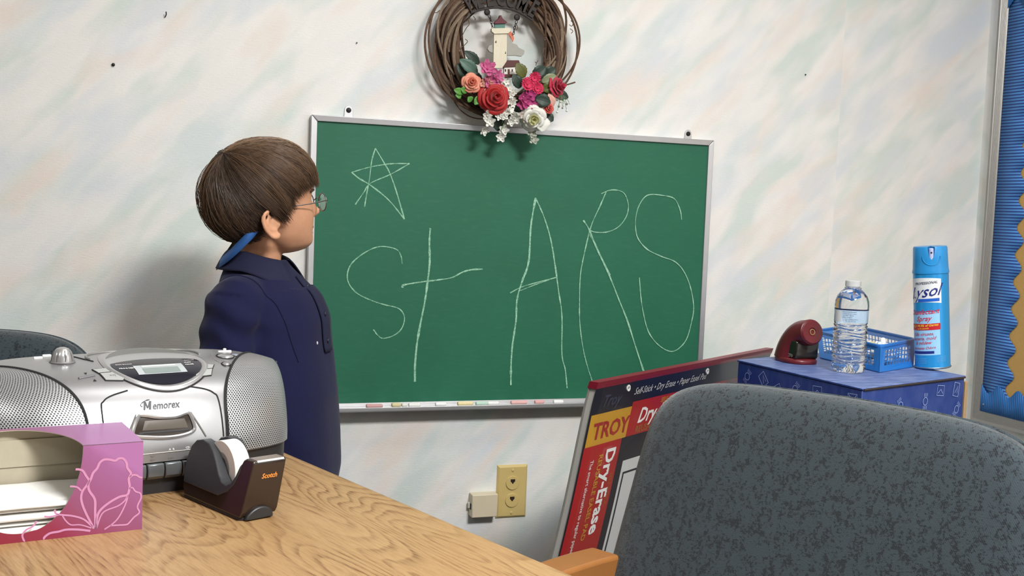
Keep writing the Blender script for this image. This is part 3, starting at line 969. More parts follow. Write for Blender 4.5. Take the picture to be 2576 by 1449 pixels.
rb2 = plate([(0.0770, 0.0640), (0.0880, 0.0610), (0.0820, 0.0518), (0.0700, 0.0515)], 0.0012, GREYP, 'transport_button')
top_text('>>|', -0.0400, 0.0478, 0.0048, 0.0020, M('grey_print', (0.2, 0.2, 0.2), 0.5), lb2)
# tuning pointer slot and arrows on the left
obj('slider_slot', MB().tube([on_top(-0.0773 + 0.0185 * k / 8, 0.0486 + 0.0045 * k / 8, 0.0004) for k in range(9)], 0.0016, 6), M('slot_grey', (0.12, 0.12, 0.13), 0.5), bx, smooth=True)
obj('print_arrow', MB().add([on_top(-0.069, 0.0600, .0006), on_top(-0.065, 0.0600, .0006), on_top(-0.067, 0.0565, .0006), on_top(-0.0635, 0.0425, .0006), on_top(-0.0595, 0.0425, .0006), on_top(-0.0615, 0.0460, .0006)], [(0, 2, 1), (3, 4, 5)]), SEAM, bx)
# big volume knob
ku, kv = -0.0795, 0.104
kb = on_top(ku, kv)
knob = MB()
N = 40
kprof = [(0.0128, 0.0), (0.0126, 0.004), (0.0118, 0.009), (0.0100, 0.0140), (0.0068, 0.0178), (0.0030, 0.0194), (0.0, 0.0197)]
vs = []
for r, z in kprof:
    for k in range(N):
        a = 2 * PI * k / N
        g = 1.0 - (0.07 if (k % 5 == 0 and 0.003 < z < 0.017) else 0.0)
        vs.append(kb + V((r * g * math.cos(a), r * g * math.sin(a), z * 0.94 - 0.001)))
fs = [(i * N + k, i * N + (k + 1) % N, (i + 1) * N + (k + 1) % N, (i + 1) * N + k) for i in range(len(kprof) - 1) for k in range(N)]
ko = obj('volume_knob', knob.add(vs, fs), SILVER2, bx, smooth=True, angle=25)
for k in range(0, N, 5):
    a = 2 * PI * k / N
    path = [kb + V(((r * 0.935 + .0004) * math.cos(a), (r * 0.935 + .0004) * math.sin(a), z * 0.94 - 0.001)) for r, z in ((0.0126, 0.003), (0.0118, 0.009), (0.0102, 0.0136), (0.0088, 0.0158))]
    obj('knob_groove', MB().tube(path, 0.0006, 5), M('groove_grey', (0.08, 0.08, 0.08), 0.5), ko, smooth=True)
obj('knob_recess', MB().tube([kb + V((0.0138 * math.cos(2 * PI * k / 40), 0.0138 * math.sin(2 * PI * k / 40), 0.0004)) for k in range(40)], 0.0007, 5, closed=True), M('recess_grey', (0.2, 0.2, 0.2), 0.5), bx, smooth=True)
for du, dv in ((-0.018, 0.034), (-0.004, 0.050)):
    p = on_top(ku + du, kv + dv)
    obj('slide_switch', MB().box((p.x - .005, p.y - .002, p.z - .002), (p.x + .005, p.y + .002, p.z + .0022)), M('switch_white', (0.8, 0.8, 0.78), 0.35), bx, bevel=0.001)
# right-hand buttons
for (u, v, ru, rv, h, m_) in ((0.1153, 0.0900, 0.0105, 0.0110, 0.0035, SILVER2), (0.1040, 0.0610, 0.0050, 0.0055, 0.003, SILVER2), (0.1315, 0.0965, 0.0050, 0.0055, 0.0025, M('blue_grey_button', (0.28, 0.31, 0.38), 0.35, 0.3))):
    p = on_top(u, v)
    o = obj('round_button', MB().ball((p.x, p.y, p.z), (ru, rv, h), 20, 10), m_, bx, smooth=True)
    obj('button_gap', MB().tube([on_top(u + ru * 1.05 * math.cos(2 * PI * k / 24), v + rv * 1.05 * math.sin(2 * PI * k / 24), 0.0004) for k in range(24)], 0.0009, 5, closed=True), SEAM, o, smooth=True)
p = on_top(0.1285, 0.1240)
obj('slide_switch', MB().box((p.x - .009, p.y - .002, p.z - .002), (p.x + .009, p.y + .002, p.z + .0018)), M('switch_white', (0.8, 0.8, 0.78), 0.35), bx, bevel=0.001)
obj('slide_switch', MB().box((p.x - .002, p.y - .0015, p.z + .001), (p.x + .002, p.y + .0015, p.z + .0045)), M('switch_white', (0.8, 0.8, 0.78), 0.35), bx, bevel=0.001)
seam([on_top(u, v, 0.0003) for u, v in ((0.112, 0.128), (0.100, 0.100), (0.096, 0.075), (0.102, 0.0545), (0.1122, 0.0519), (0.128, 0.066), (0.1441, 0.0857))], 0.0006, 'panel_seam', M('lid_edge_grey', (0.33, 0.33, 0.32), 0.4, 0.5))
seam([on_top(u, v, 0.0003) for u, v in ((-0.066, 0.150), (-0.060, 0.135), (-0.054, 0.112), (-0.047, 0.097))], 0.0010, 'panel_seam')
# cassette window
cw = [(-0.0332, 0.0735), (-0.0255, 0.0885), (-0.0190, 0.0900), (-0.0013, 0.0866), (0.0172, 0.0860), (0.0310, 0.0890), (0.0354, 0.0861), (0.0385, 0.0724), (0.0338, 0.0675), (0.0193, 0.0649), (0.0008, 0.0648), (-0.0172, 0.0668), (-0.0300, 0.0690)]
cp = [(q.x, q.y) for q in smooth_path([(a, b, 0) for a, b in cw], 3, closed=True)]
def front_poly(pts, off, name, m, parent):
    cu_ = sum(p[0] for p in pts) / len(pts)
    cz_ = sum(p[1] for p in pts) / len(pts)
    vs, fs = [], []
    R = 5
    n_ = len(pts)
    for r in range(R + 1):
        for p in pts:
            vs.append(on_front(cu_ + (p[0] - cu_) * r / R, cz_ + (p[1] - cz_) * r / R, off))
    for r in range(R):
        for k in range(n_):
            l = (k + 1) % n_
            fs.append((r * n_ + k, r * n_ + l, (r + 1) * n_ + l, (r + 1) * n_ + k))
    return obj(name, MB().add(vs, fs), m, parent, smooth=True, angle=60)
cwin = front_poly(cp, 0.0005, 'cassette_window', M('cassette_window_smoke', (0.035, 0.026, 0.02), 0.12), bx)
obj('window_rim', MB().tube([on_front(a, b, 0.0012) for a, b in cp], 0.0022, 6, closed=True), SILVER2, cwin, smooth=True)
front_poly([(-0.026, 0.0705), (0.033, 0.0692), (0.033, 0.0715), (-0.026, 0.0728)], 0.0008, 'tape_gap', SEAM, cwin)
front_poly([(-0.022, 0.0745), (0.031, 0.0735), (0.028, 0.0835), (-0.018, 0.0845)], 0.0007, 'cassette_well', M('well_brown', (0.075, 0.06, 0.045), 0.25), cwin)
# trapezoid crease round the cassette window
for a, b in (((-0.0270, 0.0915), (-0.044, 0.062)), ((0.0365, 0.0895), (0.0519, 0.0613))):
    seam([on_front(a[0] + (b[0] - a[0]) * k / 10, a[1] + (b[1] - a[1]) * k / 10, 0.0004) for k in range(11)], 0.0009, 'window_crease', M('crease_grey', (0.22, 0.21, 0.19), 0.4, 0.4))
seam([on_front(-0.063 + 0.136 * k / 20, 0.0485, 0.0002) for k in range(21)], 0.0006, 'panel_seam', M('crease_grey', (0.22, 0.21, 0.19), 0.4, 0.4))
# maker's lettering
mb = MB()
for pa, w in (([(0.0006, 0), (0.0034, 0.0108)], 0.0026), ([(0.0034, 0.0105), (0.0058, 0.0020)], 0.0022), ([(0.0058, 0.0020), (0.0104, 0.0105)], 0.0016), ([(0.0085, 0), (0.0112, 0.0108)], 0.0030)):
    mb.ribbon(pa, w)
mb2 = text_mb('emorex', 0.0135, shear=0.3, bold=0.022, res=2, xscale=0.92)
mb2.xf(lambda p: V((p.x + 0.0122, p.y, 0)))
mb3 = MB().ribbon([(q.x, q.y) for q in smooth_path([(0.011, 0.0128, 0), (0.005, 0.0118, 0), (-0.002, 0.0085, 0), (-0.0035, 0.0055, 0), (-0.001, 0.0045, 0)], 5)], [0.0004, 0.0007, 0.001, 0.0012, 0.0012] * 4 + [0.0006])
logo = join(mb, mb2, mb3)
logo.xf(lambda p: on_front(p.x * 0.80 - 0.0170, 0.0958 + p.y * 0.80, 0.0005))
obj('brand_lettering', logo, M('logo_black', (0.015, 0.015, 0.02), 0.4), bx)
def front_text(s, u, z, size, m, bold=0.01):
    mb = text_mb(s, size, bold=bold, align='CENTER', res=1)
    mb.xf(lambda p: on_front(u + p.x, z + p.y, 0.0004))
    return obj('printed_words', mb, m, bx)
PRW, PRK = M('print_white', (0.75, 0.75, 0.72), 0.5), M('print_grey', (0.16, 0.14, 0.12), 0.5)
for s, u in (('REC', -0.012), ('PLAY', 0.0090), ('F.FWD  STOP', 0.034)):
    front_text(s, u, 0.0400, 0.0028, PRK)
obj('print_arrow', MB().add([on_front(-0.0150, 0.0462, .0004), on_front(-0.0090, 0.0462, .0004), on_front(-0.0120, 0.0435, .0004)], [(0, 2, 1)]), PRK, bx)
for s, u in (('A  R', 0.010), ('CD', 0.029)):
    front_text(s, u, 0.0500, 0.0036, PRW, 0.02)
# piano keys under the deck
for k in range(6):
    u0 = -0.0600 + 0.0205 * k
    mb = MB().prism([(0.012, 0.018), (-0.0040, 0.0185), (-0.0075, 0.0225), (-0.0085, 0.030), (-0.0070, 0.0365), (0.012, 0.0375)], u0 + 0.0006, u0 + 0.0199, Matrix(((0, 0, 1, 0), (1, 0, 0, 0), (0, 1, 0, 0), (0, 0, 0, 1))))
    obj('piano_key', mb, M('key_grey', (0.13, 0.14, 0.145), 0.22, 0.4), bx, bevel=0.0012)

# ------------------------------------------------------------------ tissue box and its tissues
(fx0, fy0), (fx1, fy1) = [(-0.4619, -1.1345), (-0.3325, -1.1089)]
ta = math.atan2(fy1 - fy0, fx1 - fx0)
TBW, TBD, TBH = 0.228, 0.106, 0.0905
tbx = thing('tissue_box', 'pink and lilac cardboard tissue box with flower line drawing', 'tissue box', (fx1 - TBW * math.cos(ta), fy1 - TBW * math.sin(ta), TZ), ta)
def tissue_print():
    t = NT('tissue_box_print')
    x, y, z = t.sep(t.coords())
    n_ = t.noise(t.coords(), 9, 3)
    g = t.math('ADD', t.math('ADD', t.math('MULTIPLY', x, 3.6), t.math('MULTIPLY', z, 5.5)), t.math('MULTIPLY', n_, 0.22))
    t.color(t.ramp(t.math('MULTIPLY', g, 0.78), [(0.30, rgb(132, 36, 50)), (0.55, rgb(138, 48, 74)), (0.72, rgb(140, 76, 110)), (0.95, rgb(150, 92, 140)), (1.0, rgb(162, 106, 158))]))
    t.set(Roughness=0.32)
    return t.m
TP = tissue_print()
CARD = M('grey_cardboard', rgb(176, 168, 148)[:3], 0.85, 0, 0.06, 150)
HC, HA = TBW / 2, 0.0565           # opening: centre and half width at the front top edge
def hole_front(x):                 # lower rim of the opening on the front face
    q = abs(x - HC) / HA
    return TBH - (TBH - 0.0085) * (1 - q ** 2.2) ** 0.5 if q < 1 else TBH
def hole_top(x):                   # how far the opening reaches back on the top face
    q = abs(x - HC) / HA
    return 0.097 * (1 - q ** 2.0) ** 0.5 if q < 1 else 0.0
xs = sorted(set([0, HC - HA, HC + HA, TBW] + [HC + HA * math.sin(PI / 2 * k / 24) for k in range(-24, 25)]))
TH = 0.0007
front, top = MB(), MB()
vs, fs = [], []
for x in xs:
    z = hole_front(x) + (0.0005 if int(x * 2200) % 2 else 0) * (1 if abs(x - HC) < HA else 0)
    z = min(z, TBH)
    vs += [(x, 0, 0), (x, 0, z), (x, TH, z), (x, TH, 0)]
for i in range(len(xs) - 1):
    a, b = i * 4, i * 4 + 4
    fs += [(a, b, b + 1, a + 1), (a + 1, b + 1, b + 2, a + 2), (a + 2, b + 2, b + 3, a + 3)]
front.add(vs, fs)
vs, fs = [], []
for x in xs:
    y = hole_top(x)
    vs += [(x, y, TBH), (x, TBD, TBH), (x, TBD, TBH - TH), (x, y, TBH - TH)]
for i in range(len(xs) - 1):
    a, b = i * 4, i * 4 + 4
    fs += [(a, b, b + 1, a + 1), (a + 3, a + 2, b + 2, b + 3), (a, a + 3, b + 3, b)]
top.add(vs, fs)
def printed_shell(mb, name):
    o = obj(name, mb, [TP, CARD], tbx)
    return o
def two_side(o, outward):
    for p in o.data.polygons:
        p.material_index = 0 if p.normal.dot(V(outward)) > 0.5 else 1
two_side(printed_shell(front, 'front_panel'), (0, -1, 0))
two_side(printed_shell(top, 'top_panel'), (0, 0, 1))
for nm, lo, hi, outw in (('side_panel', (TBW - TH, TH, 0), (TBW, TBD, TBH - TH), (1, 0, 0)), ('side_panel', (0, TH, 0), (TH, TBD, TBH - TH), (-1, 0, 0)), ('back_panel', (TH, TBD - TH, 0), (TBW - TH, TBD, TBH - TH), (0, 1, 0)), ('bottom_panel', (TH, TH, 0), (TBW - TH, TBD - TH, TH), (0, 0, -1))):
    two_side(printed_shell(MB().box(lo, hi), nm), outw)
obj('card_flap', MB().box((TH * 2, TBD - 3 * TH, 0.05), (TBW - 2 * TH, TBD - 2 * TH, TBH - 0.012)), CARD, tbx)
# flower line art on the front face: coordinates in metres from the box's right lower corner
LINE = M('pale_pink_print', rgb(194, 134, 172)[:3], 0.4)
def tp(x, y):   # drawing units -> face (u from the right edge, z)
    return ((x - 1525) / 1619 * 380 * 0.000405 + TBW, (1240 + (1525 - x) * 0.108 - y) / 1619 * 380 * 0.000405)
art = [
    ([(1050, 1230), (1045, 1050), (1040, 920), (985, 830), (975, 760), (1000, 700), (1020, 640), (1060, 590), (1085, 530), (1130, 495), (1190, 495), (1240, 505), (1275, 480), (1320, 480), (1355, 525), (1365, 580), (1400, 630), (1395, 660), (1380, 700), (1390, 770), (1385, 820), (1365, 870), (1290, 890), (1190, 950), (1100, 1030), (1065, 1110), (1055, 1230)], 26),
    ([(1060, 1230), (1100, 1100), (1150, 1040), (1270, 990), (1340, 935), (1370, 880), (1360, 940), (1320, 1040), (1270, 1130), (1210, 1190), (1140, 1240)], 16),
    ([(1385, 800), (1420, 790), (1450, 830), (1500, 850), (1510, 900), (1480, 970), (1475, 1010), (1495, 1060), (1440, 1110), (1390, 1170), (1360, 1190), (1280, 1195), (1200, 1200)], 18),
    ([(1390, 680), (1420, 655), (1460, 655), (1490, 675), (1520, 680)], 22),
    ([(1035, 1230), (960, 1080), (920, 980), (905, 900), (920, 830), (960, 770), (980, 720), (950, 670), (920, 620), (880, 605), (848, 605)], 24),
    ([(905, 830), (870, 795), (830, 785), (795, 785)], 20),
    ([(1020, 1210), (930, 1130), (820, 1095), (720, 1085), (660, 1070), (650, 1030)], 20),
    ([(1010, 1225), (900, 1190), (810, 1190), (760, 1150), (725, 1095)], 15),
    ([(1000, 1255), (880, 1240), (760, 1240), (690, 1260), (610, 1275), (560, 1310), (540, 1345)], 24),
    ([(690, 1085), (600, 1105), (550, 1100)], 18),
    ([(480, 1150), (440, 1205), (380, 1240), (345, 1290), (355, 1340), (370, 1360)], 20),
]
am = MB()
face = Matrix(((1, 0, 0, 0), (0, 0, -1, -0.0003), (0, 1, 0, 0), (0, 0, 0, 1)))
for pts, w in art:
    pp = smooth_path([tuple(tp(*p)) + (0,) for p in pts], 4)
    am.ribbon([(q.x, max(0.0012, q.y)) for q in pp], w * 0.000090, face)
obj('flower_line_art', am, LINE, tbx)
ts = thing('tissue_stack', 'white folded tissues lying inside the pink and lilac box', 'tissues', (0, 0, 0))
ts.location = (tbx.location.x, tbx.location.y, TZ + 0.0008)
ts.rotation_euler = (0, 0, ta)
TISSUE = M('white_tissue', (0.82, 0.81, 0.78), 0.9, 0, 0.03, 200, 0.15)
lev = [(0.0, 0.011, 0.004), (0.0115, 0.016, 0.010), (0.0165, 0.024, 0.006), (0.0245, 0.028, 0.012), (0.0285, 0.0335, 0.005)]
for k, (z0, z1, y0) in enumerate(lev):
    def top_(i, j, z0=z0, z1=z1, y0=y0, k=k):
        x = 0.004 + (TBW - 0.008) * i
        a = j * 2 * PI
        yy = (y0 + TBD - 0.005) / 2 + (TBD - 0.005 - y0) / 2 * (abs(math.cos(a)) ** 0.25) * (1 if math.cos(a) > 0 else -1) * -1
        zz = (z0 + z1) / 2 + (z1 - z0) / 2 * (abs(math.sin(a)) ** 0.6) * (1 if math.sin(a) > 0 else -1)
        return V((x, yy, zz + 0.0012 * noise.noise(V((x * 30, yy * 30, k * 5.0))) * (1 if k == 4 else 0.3)))
    mb = MB().grid(top_, 24, 36)
    obj('tissue', mb, TISSUE, ts, smooth=True, angle=50)

# ------------------------------------------------------------------ tape dispenser
da = math.radians(-65)
fdir = V((math.cos(da), math.sin(da), 0))
(ax_, ay_), (bx_, by_) = [(-0.2315, -1.1018), (-0.1954, -1.0875)]
wdir = V((-fdir.y, fdir.x, 0))
fc = V((bx_, by_, TZ)) - wdir * 0.0215
DL, DW = 0.1340, 0.043
td = thing('tape_dispenser', 'brown and black desk tape dispenser with a white tape roll', 'tape dispenser', fc - fdir * DL, da)
# local: x from rear (0) to front (DL), y across, z up
GLOSSY = M('glossy_brown_plastic', (0.030, 0.018, 0.012), 0.12, 0, 0.1, 30)
RUB = M('black_rubberised', (0.035, 0.037, 0.042), 0.38, 0, 0.1, 200)
KX, KZ = 0.1340 / 0.150, 0.95
S = Matrix(((KX, 0, 0, 0), (0, 0, 1, 0), (0, KZ, 0, 0), (0, 0, 0, 1)))   # (u=x, v=z, w=y)
low = [(0.012, 0.004), (0.004, 0.014), (0.006, 0.020), (0.070, 0.020), (0.088, 0.022), (0.100, 0.026), (0.112, 0.031), (0.119, 0.040), (0.124, 0.056), (0.128, 0.064), (0.133, 0.0665), (0.148, 0.0665), (0.150, 0.064), (0.149, 0.010), (0.146, 0.004)]
obj('weighted_body', MB().prism(low, -DW / 2, DW / 2, S), GLOSSY, td, bevel=0.0025, segs=3)
wall_prof = [(0.006, 0.018), (0.002, 0.030), (0.001, 0.046), (0.005, 0.060), (0.014, 0.068), (0.028, 0.0710), (0.044, 0.0690), (0.058, 0.0620), (0.070, 0.0520), (0.082, 0.0405), (0.093, 0.0335), (0.104, 0.0325), (0.113, 0.0365), (0.1195, 0.0450), (0.124, 0.0565), (0.127, 0.0600), (0.126, 0.050), (0.120, 0.036), (0.110, 0.026), (0.09, 0.018)]
for s in (-1, 1):
    y0, y1 = (-DW / 2 - 0.001, -DW / 2 + 0.0112) if s < 0 else (DW / 2 - 0.0112, DW / 2 + 0.001)
    obj('side_wall', MB().prism(wall_prof, y0, y1, S), RUB, td, bevel=0.0045, segs=4)
obj('rear_bridge', MB().prism([(0.004, 0.018), (0.003, 0.045), (0.010, 0.062), (0.024, 0.066), (0.030, 0.060), (0.018, 0.054), (0.012, 0.04), (0.012, 0.018)], -DW / 2 + 0.0105, DW / 2 - 0.0105, S), BLACK_PLASTIC, td, bevel=0.001)
obj('channel_floor', MB().prism([(0.012, 0.016), (0.012, 0.022), (0.095, 0.022), (0.112, 0.033), (0.12, 0.045), (0.122, 0.04), (0.115, 0.025), (0.1, 0.016)], -DW / 2 + 0.0105, DW / 2 - 0.0105, S), RUB, td)
roll = sub_empty('tape_roll', td, (0.056, 0, 0.0405))
RX = Matrix(((1, 0, 0, 0), (0, 0, -1, 0), (0, 1, 0, 0), (0, 0, 0, 1)))
TAPE = M('matte_white_tape', (0.80, 0.79, 0.71), 0.55, 0, 0.02, 100, Subsurface_Weight=0.0)
def rollprof(r0, r1, w):
    return [(r0, -w), (r0, w), (r1 - .0005, w), (r1, w - .0005), (r1, -w + .0005), (r1 - .0005, -w), (r0, -w)]
obj('tape', MB().lathe(rollprof(0.0175, 0.0300, 0.0095), 48, RX, caps=False), TAPE, roll, smooth=True, angle=30)
obj('core', MB().lathe(rollprof(0.0125, 0.0174, 0.0097), 36, RX, caps=False), M('grey_core', (0.28, 0.27, 0.24), 0.6), roll, smooth=True, angle=30)
obj('hub', MB().lathe([(0.0, -0.0106), (0.0122, -0.0106), (0.0122, 0.0106), (0.0, 0.0106)], 28, RX, caps=False), BLACK_PLASTIC, roll, smooth=True, angle=30)
obj('cutter_blade', MB().prism([(0.1335, 0.0672), (0.1500, 0.0668), (0.1518, 0.0650), (0.1512, 0.0645), (0.1495, 0.0655), (0.1335, 0.0662)], -DW / 2 + 0.004, DW / 2 - 0.004, S), M('bright_blade', (0.78, 0.76, 0.70), 0.25, 0.9), td)
tm = MB()
for k in range(24):
    y = -DW / 2 + 0.004 + (DW - 0.008) * k / 24
    tm.add([(0.1515 * KX, y, 0.0652 * KZ), (0.1515 * KX, y + 0.0015, 0.0652 * KZ), (0.1530 * KX, y + 0.0008, 0.0645 * KZ)], [(0, 1, 2)])
obj('blade_teeth', tm, STEEL, td)
obj('front_foot', MB().prism([(DW / 2 * 0.75 * math.cos(PI * k / 14), 0.001 + 0.013 * math.sin(PI * k / 14)) for k in range(15)], 0.146 * KX, 0.1525 * KX, Matrix(((0, 0, 1, 0), (1, 0, 0, 0), (0, 1, 0, 0), (0, 0, 0, 1)))), BLACK_PLASTIC, td, bevel=0.0015)
obj('sole', MB().prism([(q[0], q[1]) for q in rounded_rect(DL - 0.008, DW - 0.004, 0.006, 4, DL / 2, 0)], 0.0, 0.0045), BLACK_PLASTIC, td, bevel=0.0008)
mb = text_mb('Scotch', 0.0072, bold=0.03, align='CENTER', shear=0.1, res=2)
FRONT = Matrix(((0, 0, 1, 0.1502 * KX), (1, 0, 0, 0.003), (0, 1, 0, 0.0435), (0, 0, 0, 1)))
mb.xf(lambda p: FRONT @ p)
obj('brand_lettering', mb, M('orange_print', rgb(214, 132, 56)[:3], 0.45), td)

# the maker's tapering body: narrower and set a little to the right at the top
for o_ in list(td.children):
    if o_.type == 'MESH':
        for v in o_.data.vertices:
            k_ = v.co.z / 0.062
            v.co.y = v.co.y * (1.03 - 0.09 * k_) + 0.013 * k_
roll.location.y += 0.009

# ------------------------------------------------------------------ upholstered armchairs
def fabric():
    t = NT('charcoal_fleck_fabric')
    co = t.coords()
    n1 = t.noise(co, 300, 4, 0.7)
    n2 = t.noise(t.mapping(co, scale=(1, 1, 0.6)), 125, 2, 0.55, 0.3)
    x, y, z = t.sep(co)
    twill = t.math('SINE', t.math('MULTIPLY', t.math('ADD', x, t.math('MULTIPLY', z, 0.8)), 2600))
    fine = t.noise(co, 700, 2, 0.6)
    k = t.ramp(t.math('ADD', t.math('MULTIPLY', n1, 0.6), t.math('MULTIPLY', n2, 0.4)), [(0.44, (0, 0, 0, 1)), (0.50, (1, 1, 1, 1))])
    c = t.mix(k, rgb(16, 20, 27), rgb(46, 56, 62))
    c = t.mix(t.math('MULTIPLY', t.math('ADD', t.math('MULTIPLY', twill, 0.5), fine), 0.22), c, rgb(70, 84, 90))
    t.color(c)
    t.set(Roughness=0.9, Sheen_Weight=0.35, Sheen_Roughness=0.5, Specular_IOR_Level=0.2)
    t.bump(t.math('ADD', t.math('MULTIPLY', k, 0.5), t.math('MULTIPLY', fine, 0.6)), 0.5, 0.0012)
    return t.m
FAB = fabric()
ARMW = M('honey_oak', rgb(146, 96, 50)[:3], 0.33, 0, 0.12, 35)
HWB = 0.25
BK_Z0, BK_H, BK_T = 0.476, 0.41, 0.062
LEAN = math.radians(16)
def make_chair(name, label, loc, rotz):
    """Chair in its own axes: faces -y, x across, origin on the floor under the back's foot."""
    ch = thing(name, label, 'chair', loc, rotz, 'charcoal upholstered armchairs')
    def lean(p):   # p = (s, depth, height up the back)
        s, d, h = p
        return V((s, d * math.cos(LEAN) + h * math.sin(LEAN), BK_Z0 + h * math.cos(LEAN) - d * math.sin(LEAN)))
    def outline(a):   # superellipse-like outline, wide and crowned
        c, s_ = math.cos(a), math.sin(a)
        ex = 0.31
        x = HWB * (abs(c) ** ex) * (1 if c > 0 else -1)
        h = BK_H / 2 + BK_H / 2 * (abs(s_) ** ex) * (1 if s_ > 0 else -1)
        x *= 0.985 + 0.10 * (1 - h / BK_H)
        h -= 0.012 * (abs(x) / HWB) ** 2.0 * (h / BK_H)
        return x, h
    mb = MB()
    NA, NR = 96, 10
    vs, fs = [], []
    rings = [(0.02, 1), (0.25, 1), (0.5, 1), (0.72, 1), (0.86, 0.96), (0.94, 0.82), (0.985, 0.55), (1.0, 0.18), (1.0, -0.25), (0.985, -0.62), (0.94, -0.88), (0.8, -1.0), (0.4, -1), (0.02, -1)]
    for r, dd in rings:
        for k in range(NA):
            x, h = outline(2 * PI * k / NA)
            hm = BK_H * 0.5
            px, ph = x * r, hm + (h - hm) * r
            d = -dd * BK_T / 2 - (0.018 * (px / HWB) ** 2) * -1 * 0 - 0.010 * (px / HWB) ** 2
            if dd > 0:
                d -= 0.010 * (1 - r ** 3)
            vs.append(lean((px, d, ph)))
    for i in range(len(rings) - 1):
        for k in range(NA):
            l = (k + 1) % NA
            fs.append((i * NA + k, i * NA + l, (i + 1) * NA + l, (i + 1) * NA + k))
    fs.append(tuple(range(NA)))
    fs.append(tuple(reversed([(len(rings) - 1) * NA + k for k in range(NA)])))
    mb.add(vs, fs)
    back = obj('backrest', mb, FAB, ch, smooth=True, angle=70)
    pip = []
    for k in range(NA):
        x, h = outline(2 * PI * k / NA)
        pip.append(lean((x * 1.0, 0.008 - 0.010 * (x / HWB) ** 2, h)))
    obj('piping', MB().tube(pip, 0.0035, 6, closed=True), FAB, back, smooth=True)
    # seat pad
    sm = MB()
    pr = [(q[0], q[1]) for q in rounded_rect(0.48, 0.46, 0.07, 6, 0, -0.235)]
    sm.prism(pr, 0.40, 0.475)
    obj('seat', sm, FAB, ch, bevel=0.022, segs=4)
    for s in (-1, 1):
        arm = smooth_path([(s * 0.265, 0.012, 0.622), (s * 0.265, -0.040, 0.624), (s * 0.265, -0.10, 0.624), (s * 0.265, -0.17, 0.622), (s * 0.265, -0.26, 0.612), (s * 0.265, -0.325, 0.582), (s * 0.265, -0.35, 0.52), (s * 0.265, -0.37, 0.30), (s * 0.265, -0.38, 0.0)], 6)
        a_ = MB()
        rings_ = []
        n = len(arm)
        prevn = None
        vs2, fs2 = [], []
        for i, p in enumerate(arm):
            t_ = (arm[min(i + 1, n - 1)] - arm[max(i - 1, 0)]).normalized()
            side = V((1, 0.0, 0)) - t_ * t_.x
            side.normalize()
            up = side.cross(t_).normalized()
            w_ = 0.0240
            h_ = 0.018
            for qx, qy in ((-w_, -h_), (w_, -h_), (w_, h_), (-w_, h_)):
                vs2.append(p + side * qx + up * qy)
        for i in range(n - 1):
            for k in range(4):
                l = (k + 1) % 4
                fs2.append((i * 4 + k, i * 4 + l, (i + 1) * 4 + l, (i + 1) * 4 + k))
        fs2 += [(3, 2, 1, 0), tuple((n - 1) * 4 + k for k in range(4))]
        ao = obj('armrest', a_.add(vs2, fs2), ARMW, ch, bevel=0.005, segs=3)
        bm_ = bmesh.new()
        bm_.from_mesh(ao.data)
        bmesh.ops.recalc_face_normals(bm_, faces=bm_.faces)
        bm_.to_mesh(ao.data)
        bm_.free()
        leg = MB().tube([(s * 0.264, 0.004, 0.61), (s * 0.264, 0.02, 0.42), (s * 0.27, 0.07, 0.0)], [0.019, 0.02, 0.016], 8)
        obj('leg', leg, ARMW, ch, smooth=True)
    fr_ = MB().box((-0.255, -0.40, 0.345), (0.255, -0.36, 0.40)).box((-0.255, -0.02, 0.345), (0.255, 0.02, 0.40))
    obj('seat_frame', fr_, ARMW, ch, bevel=0.003)
    obj('back_post', MB().box((-0.03, 0.02, 0.36), (0.03, 0.05, 0.62), Matrix.Rotation(-0.12, 4, 'X')), BLACK_METAL, ch)
    return ch
# the back's top centre sits at T; the chair faces the table
def chair_at(T, phi, name, label):
    a = math.radians(phi)
    h = V((math.cos(a), math.sin(a), 0))
    nrm = V((math.sin(a), -math.cos(a), 0))          # forward
    base = V((T[0], T[1], 0)) + nrm * (BK_H * math.sin(LEAN))
    return make_chair(name, label, base, a)
CT = [(0.4589, -1.1682)][0]
chair_at(CT, -62, 'armchair', 'charcoal flecked armchair with wooden arm in front of the blue box')
CT2 = [(-0.6299, -0.4463)][0]
chair_at(CT2, -10, 'armchair', 'charcoal armchair behind the boombox with only its rounded back showing')

# ------------------------------------------------------------------ cabinet, blue box and the things on it
BXZ = 0.798                     # top of the blue box
(lx, ly), (nx, ny), (rx_, ry_) = [(0.7972, -0.3504), (0.8348, -0.7087), (1.1518, -0.5954)]
pL, pN, pR = V((lx, ly, 0)), V((nx, ny, 0)), V((rx_, ry_, 0))
pL = pN + (pL - pN) + (pL - pN).normalized() * -0.01
eL, eR = (pL - pN), (pR - pN)
pF = pN + eL + eR
BXH = 0.150
CABM = M('cabinet_laminate', rgb(150, 140, 122)[:3], 0.5, 0, 0.06, 30)
cz = BXZ - BXH - 0.002
midp = (pN + pL + pR + pF) / 4
cab = thing('cabinet', 'narrow grey cabinet in the corner carrying the dark blue box', 'cabinet', (midp.x, midp.y, 0))
def slab(corners, z0, z1):
    n = len(corners)
    vs = [(p.x, p.y, z0) for p in corners] + [(p.x, p.y, z1) for p in corners]
    return MB().add(vs, [tuple(reversed(range(n))), tuple(range(n, 2 * n))] + [(i, (i + 1) % n, n + (i + 1) % n, n + i) for i in range(n)])
def cin(k):
    return [p + (midp - p).normalized() * k for p in (pN, pR, pF, pL)]
obj('body', slab(cin(0.022), 0.05, cz - 0.02), CABM, cab, world=True, bevel=0.003)
obj('plinth', slab(cin(0.04), 0.0, 0.05), BLACK_PLASTIC, cab, world=True)
obj('top', slab(cin(0.014), cz - 0.02, cz), CABM, cab, world=True, bevel=0.003)
dR_ = (pR - pN).normalized()
dO_ = V((dR_.y, -dR_.x, 0))
q_ = cin(0.022)
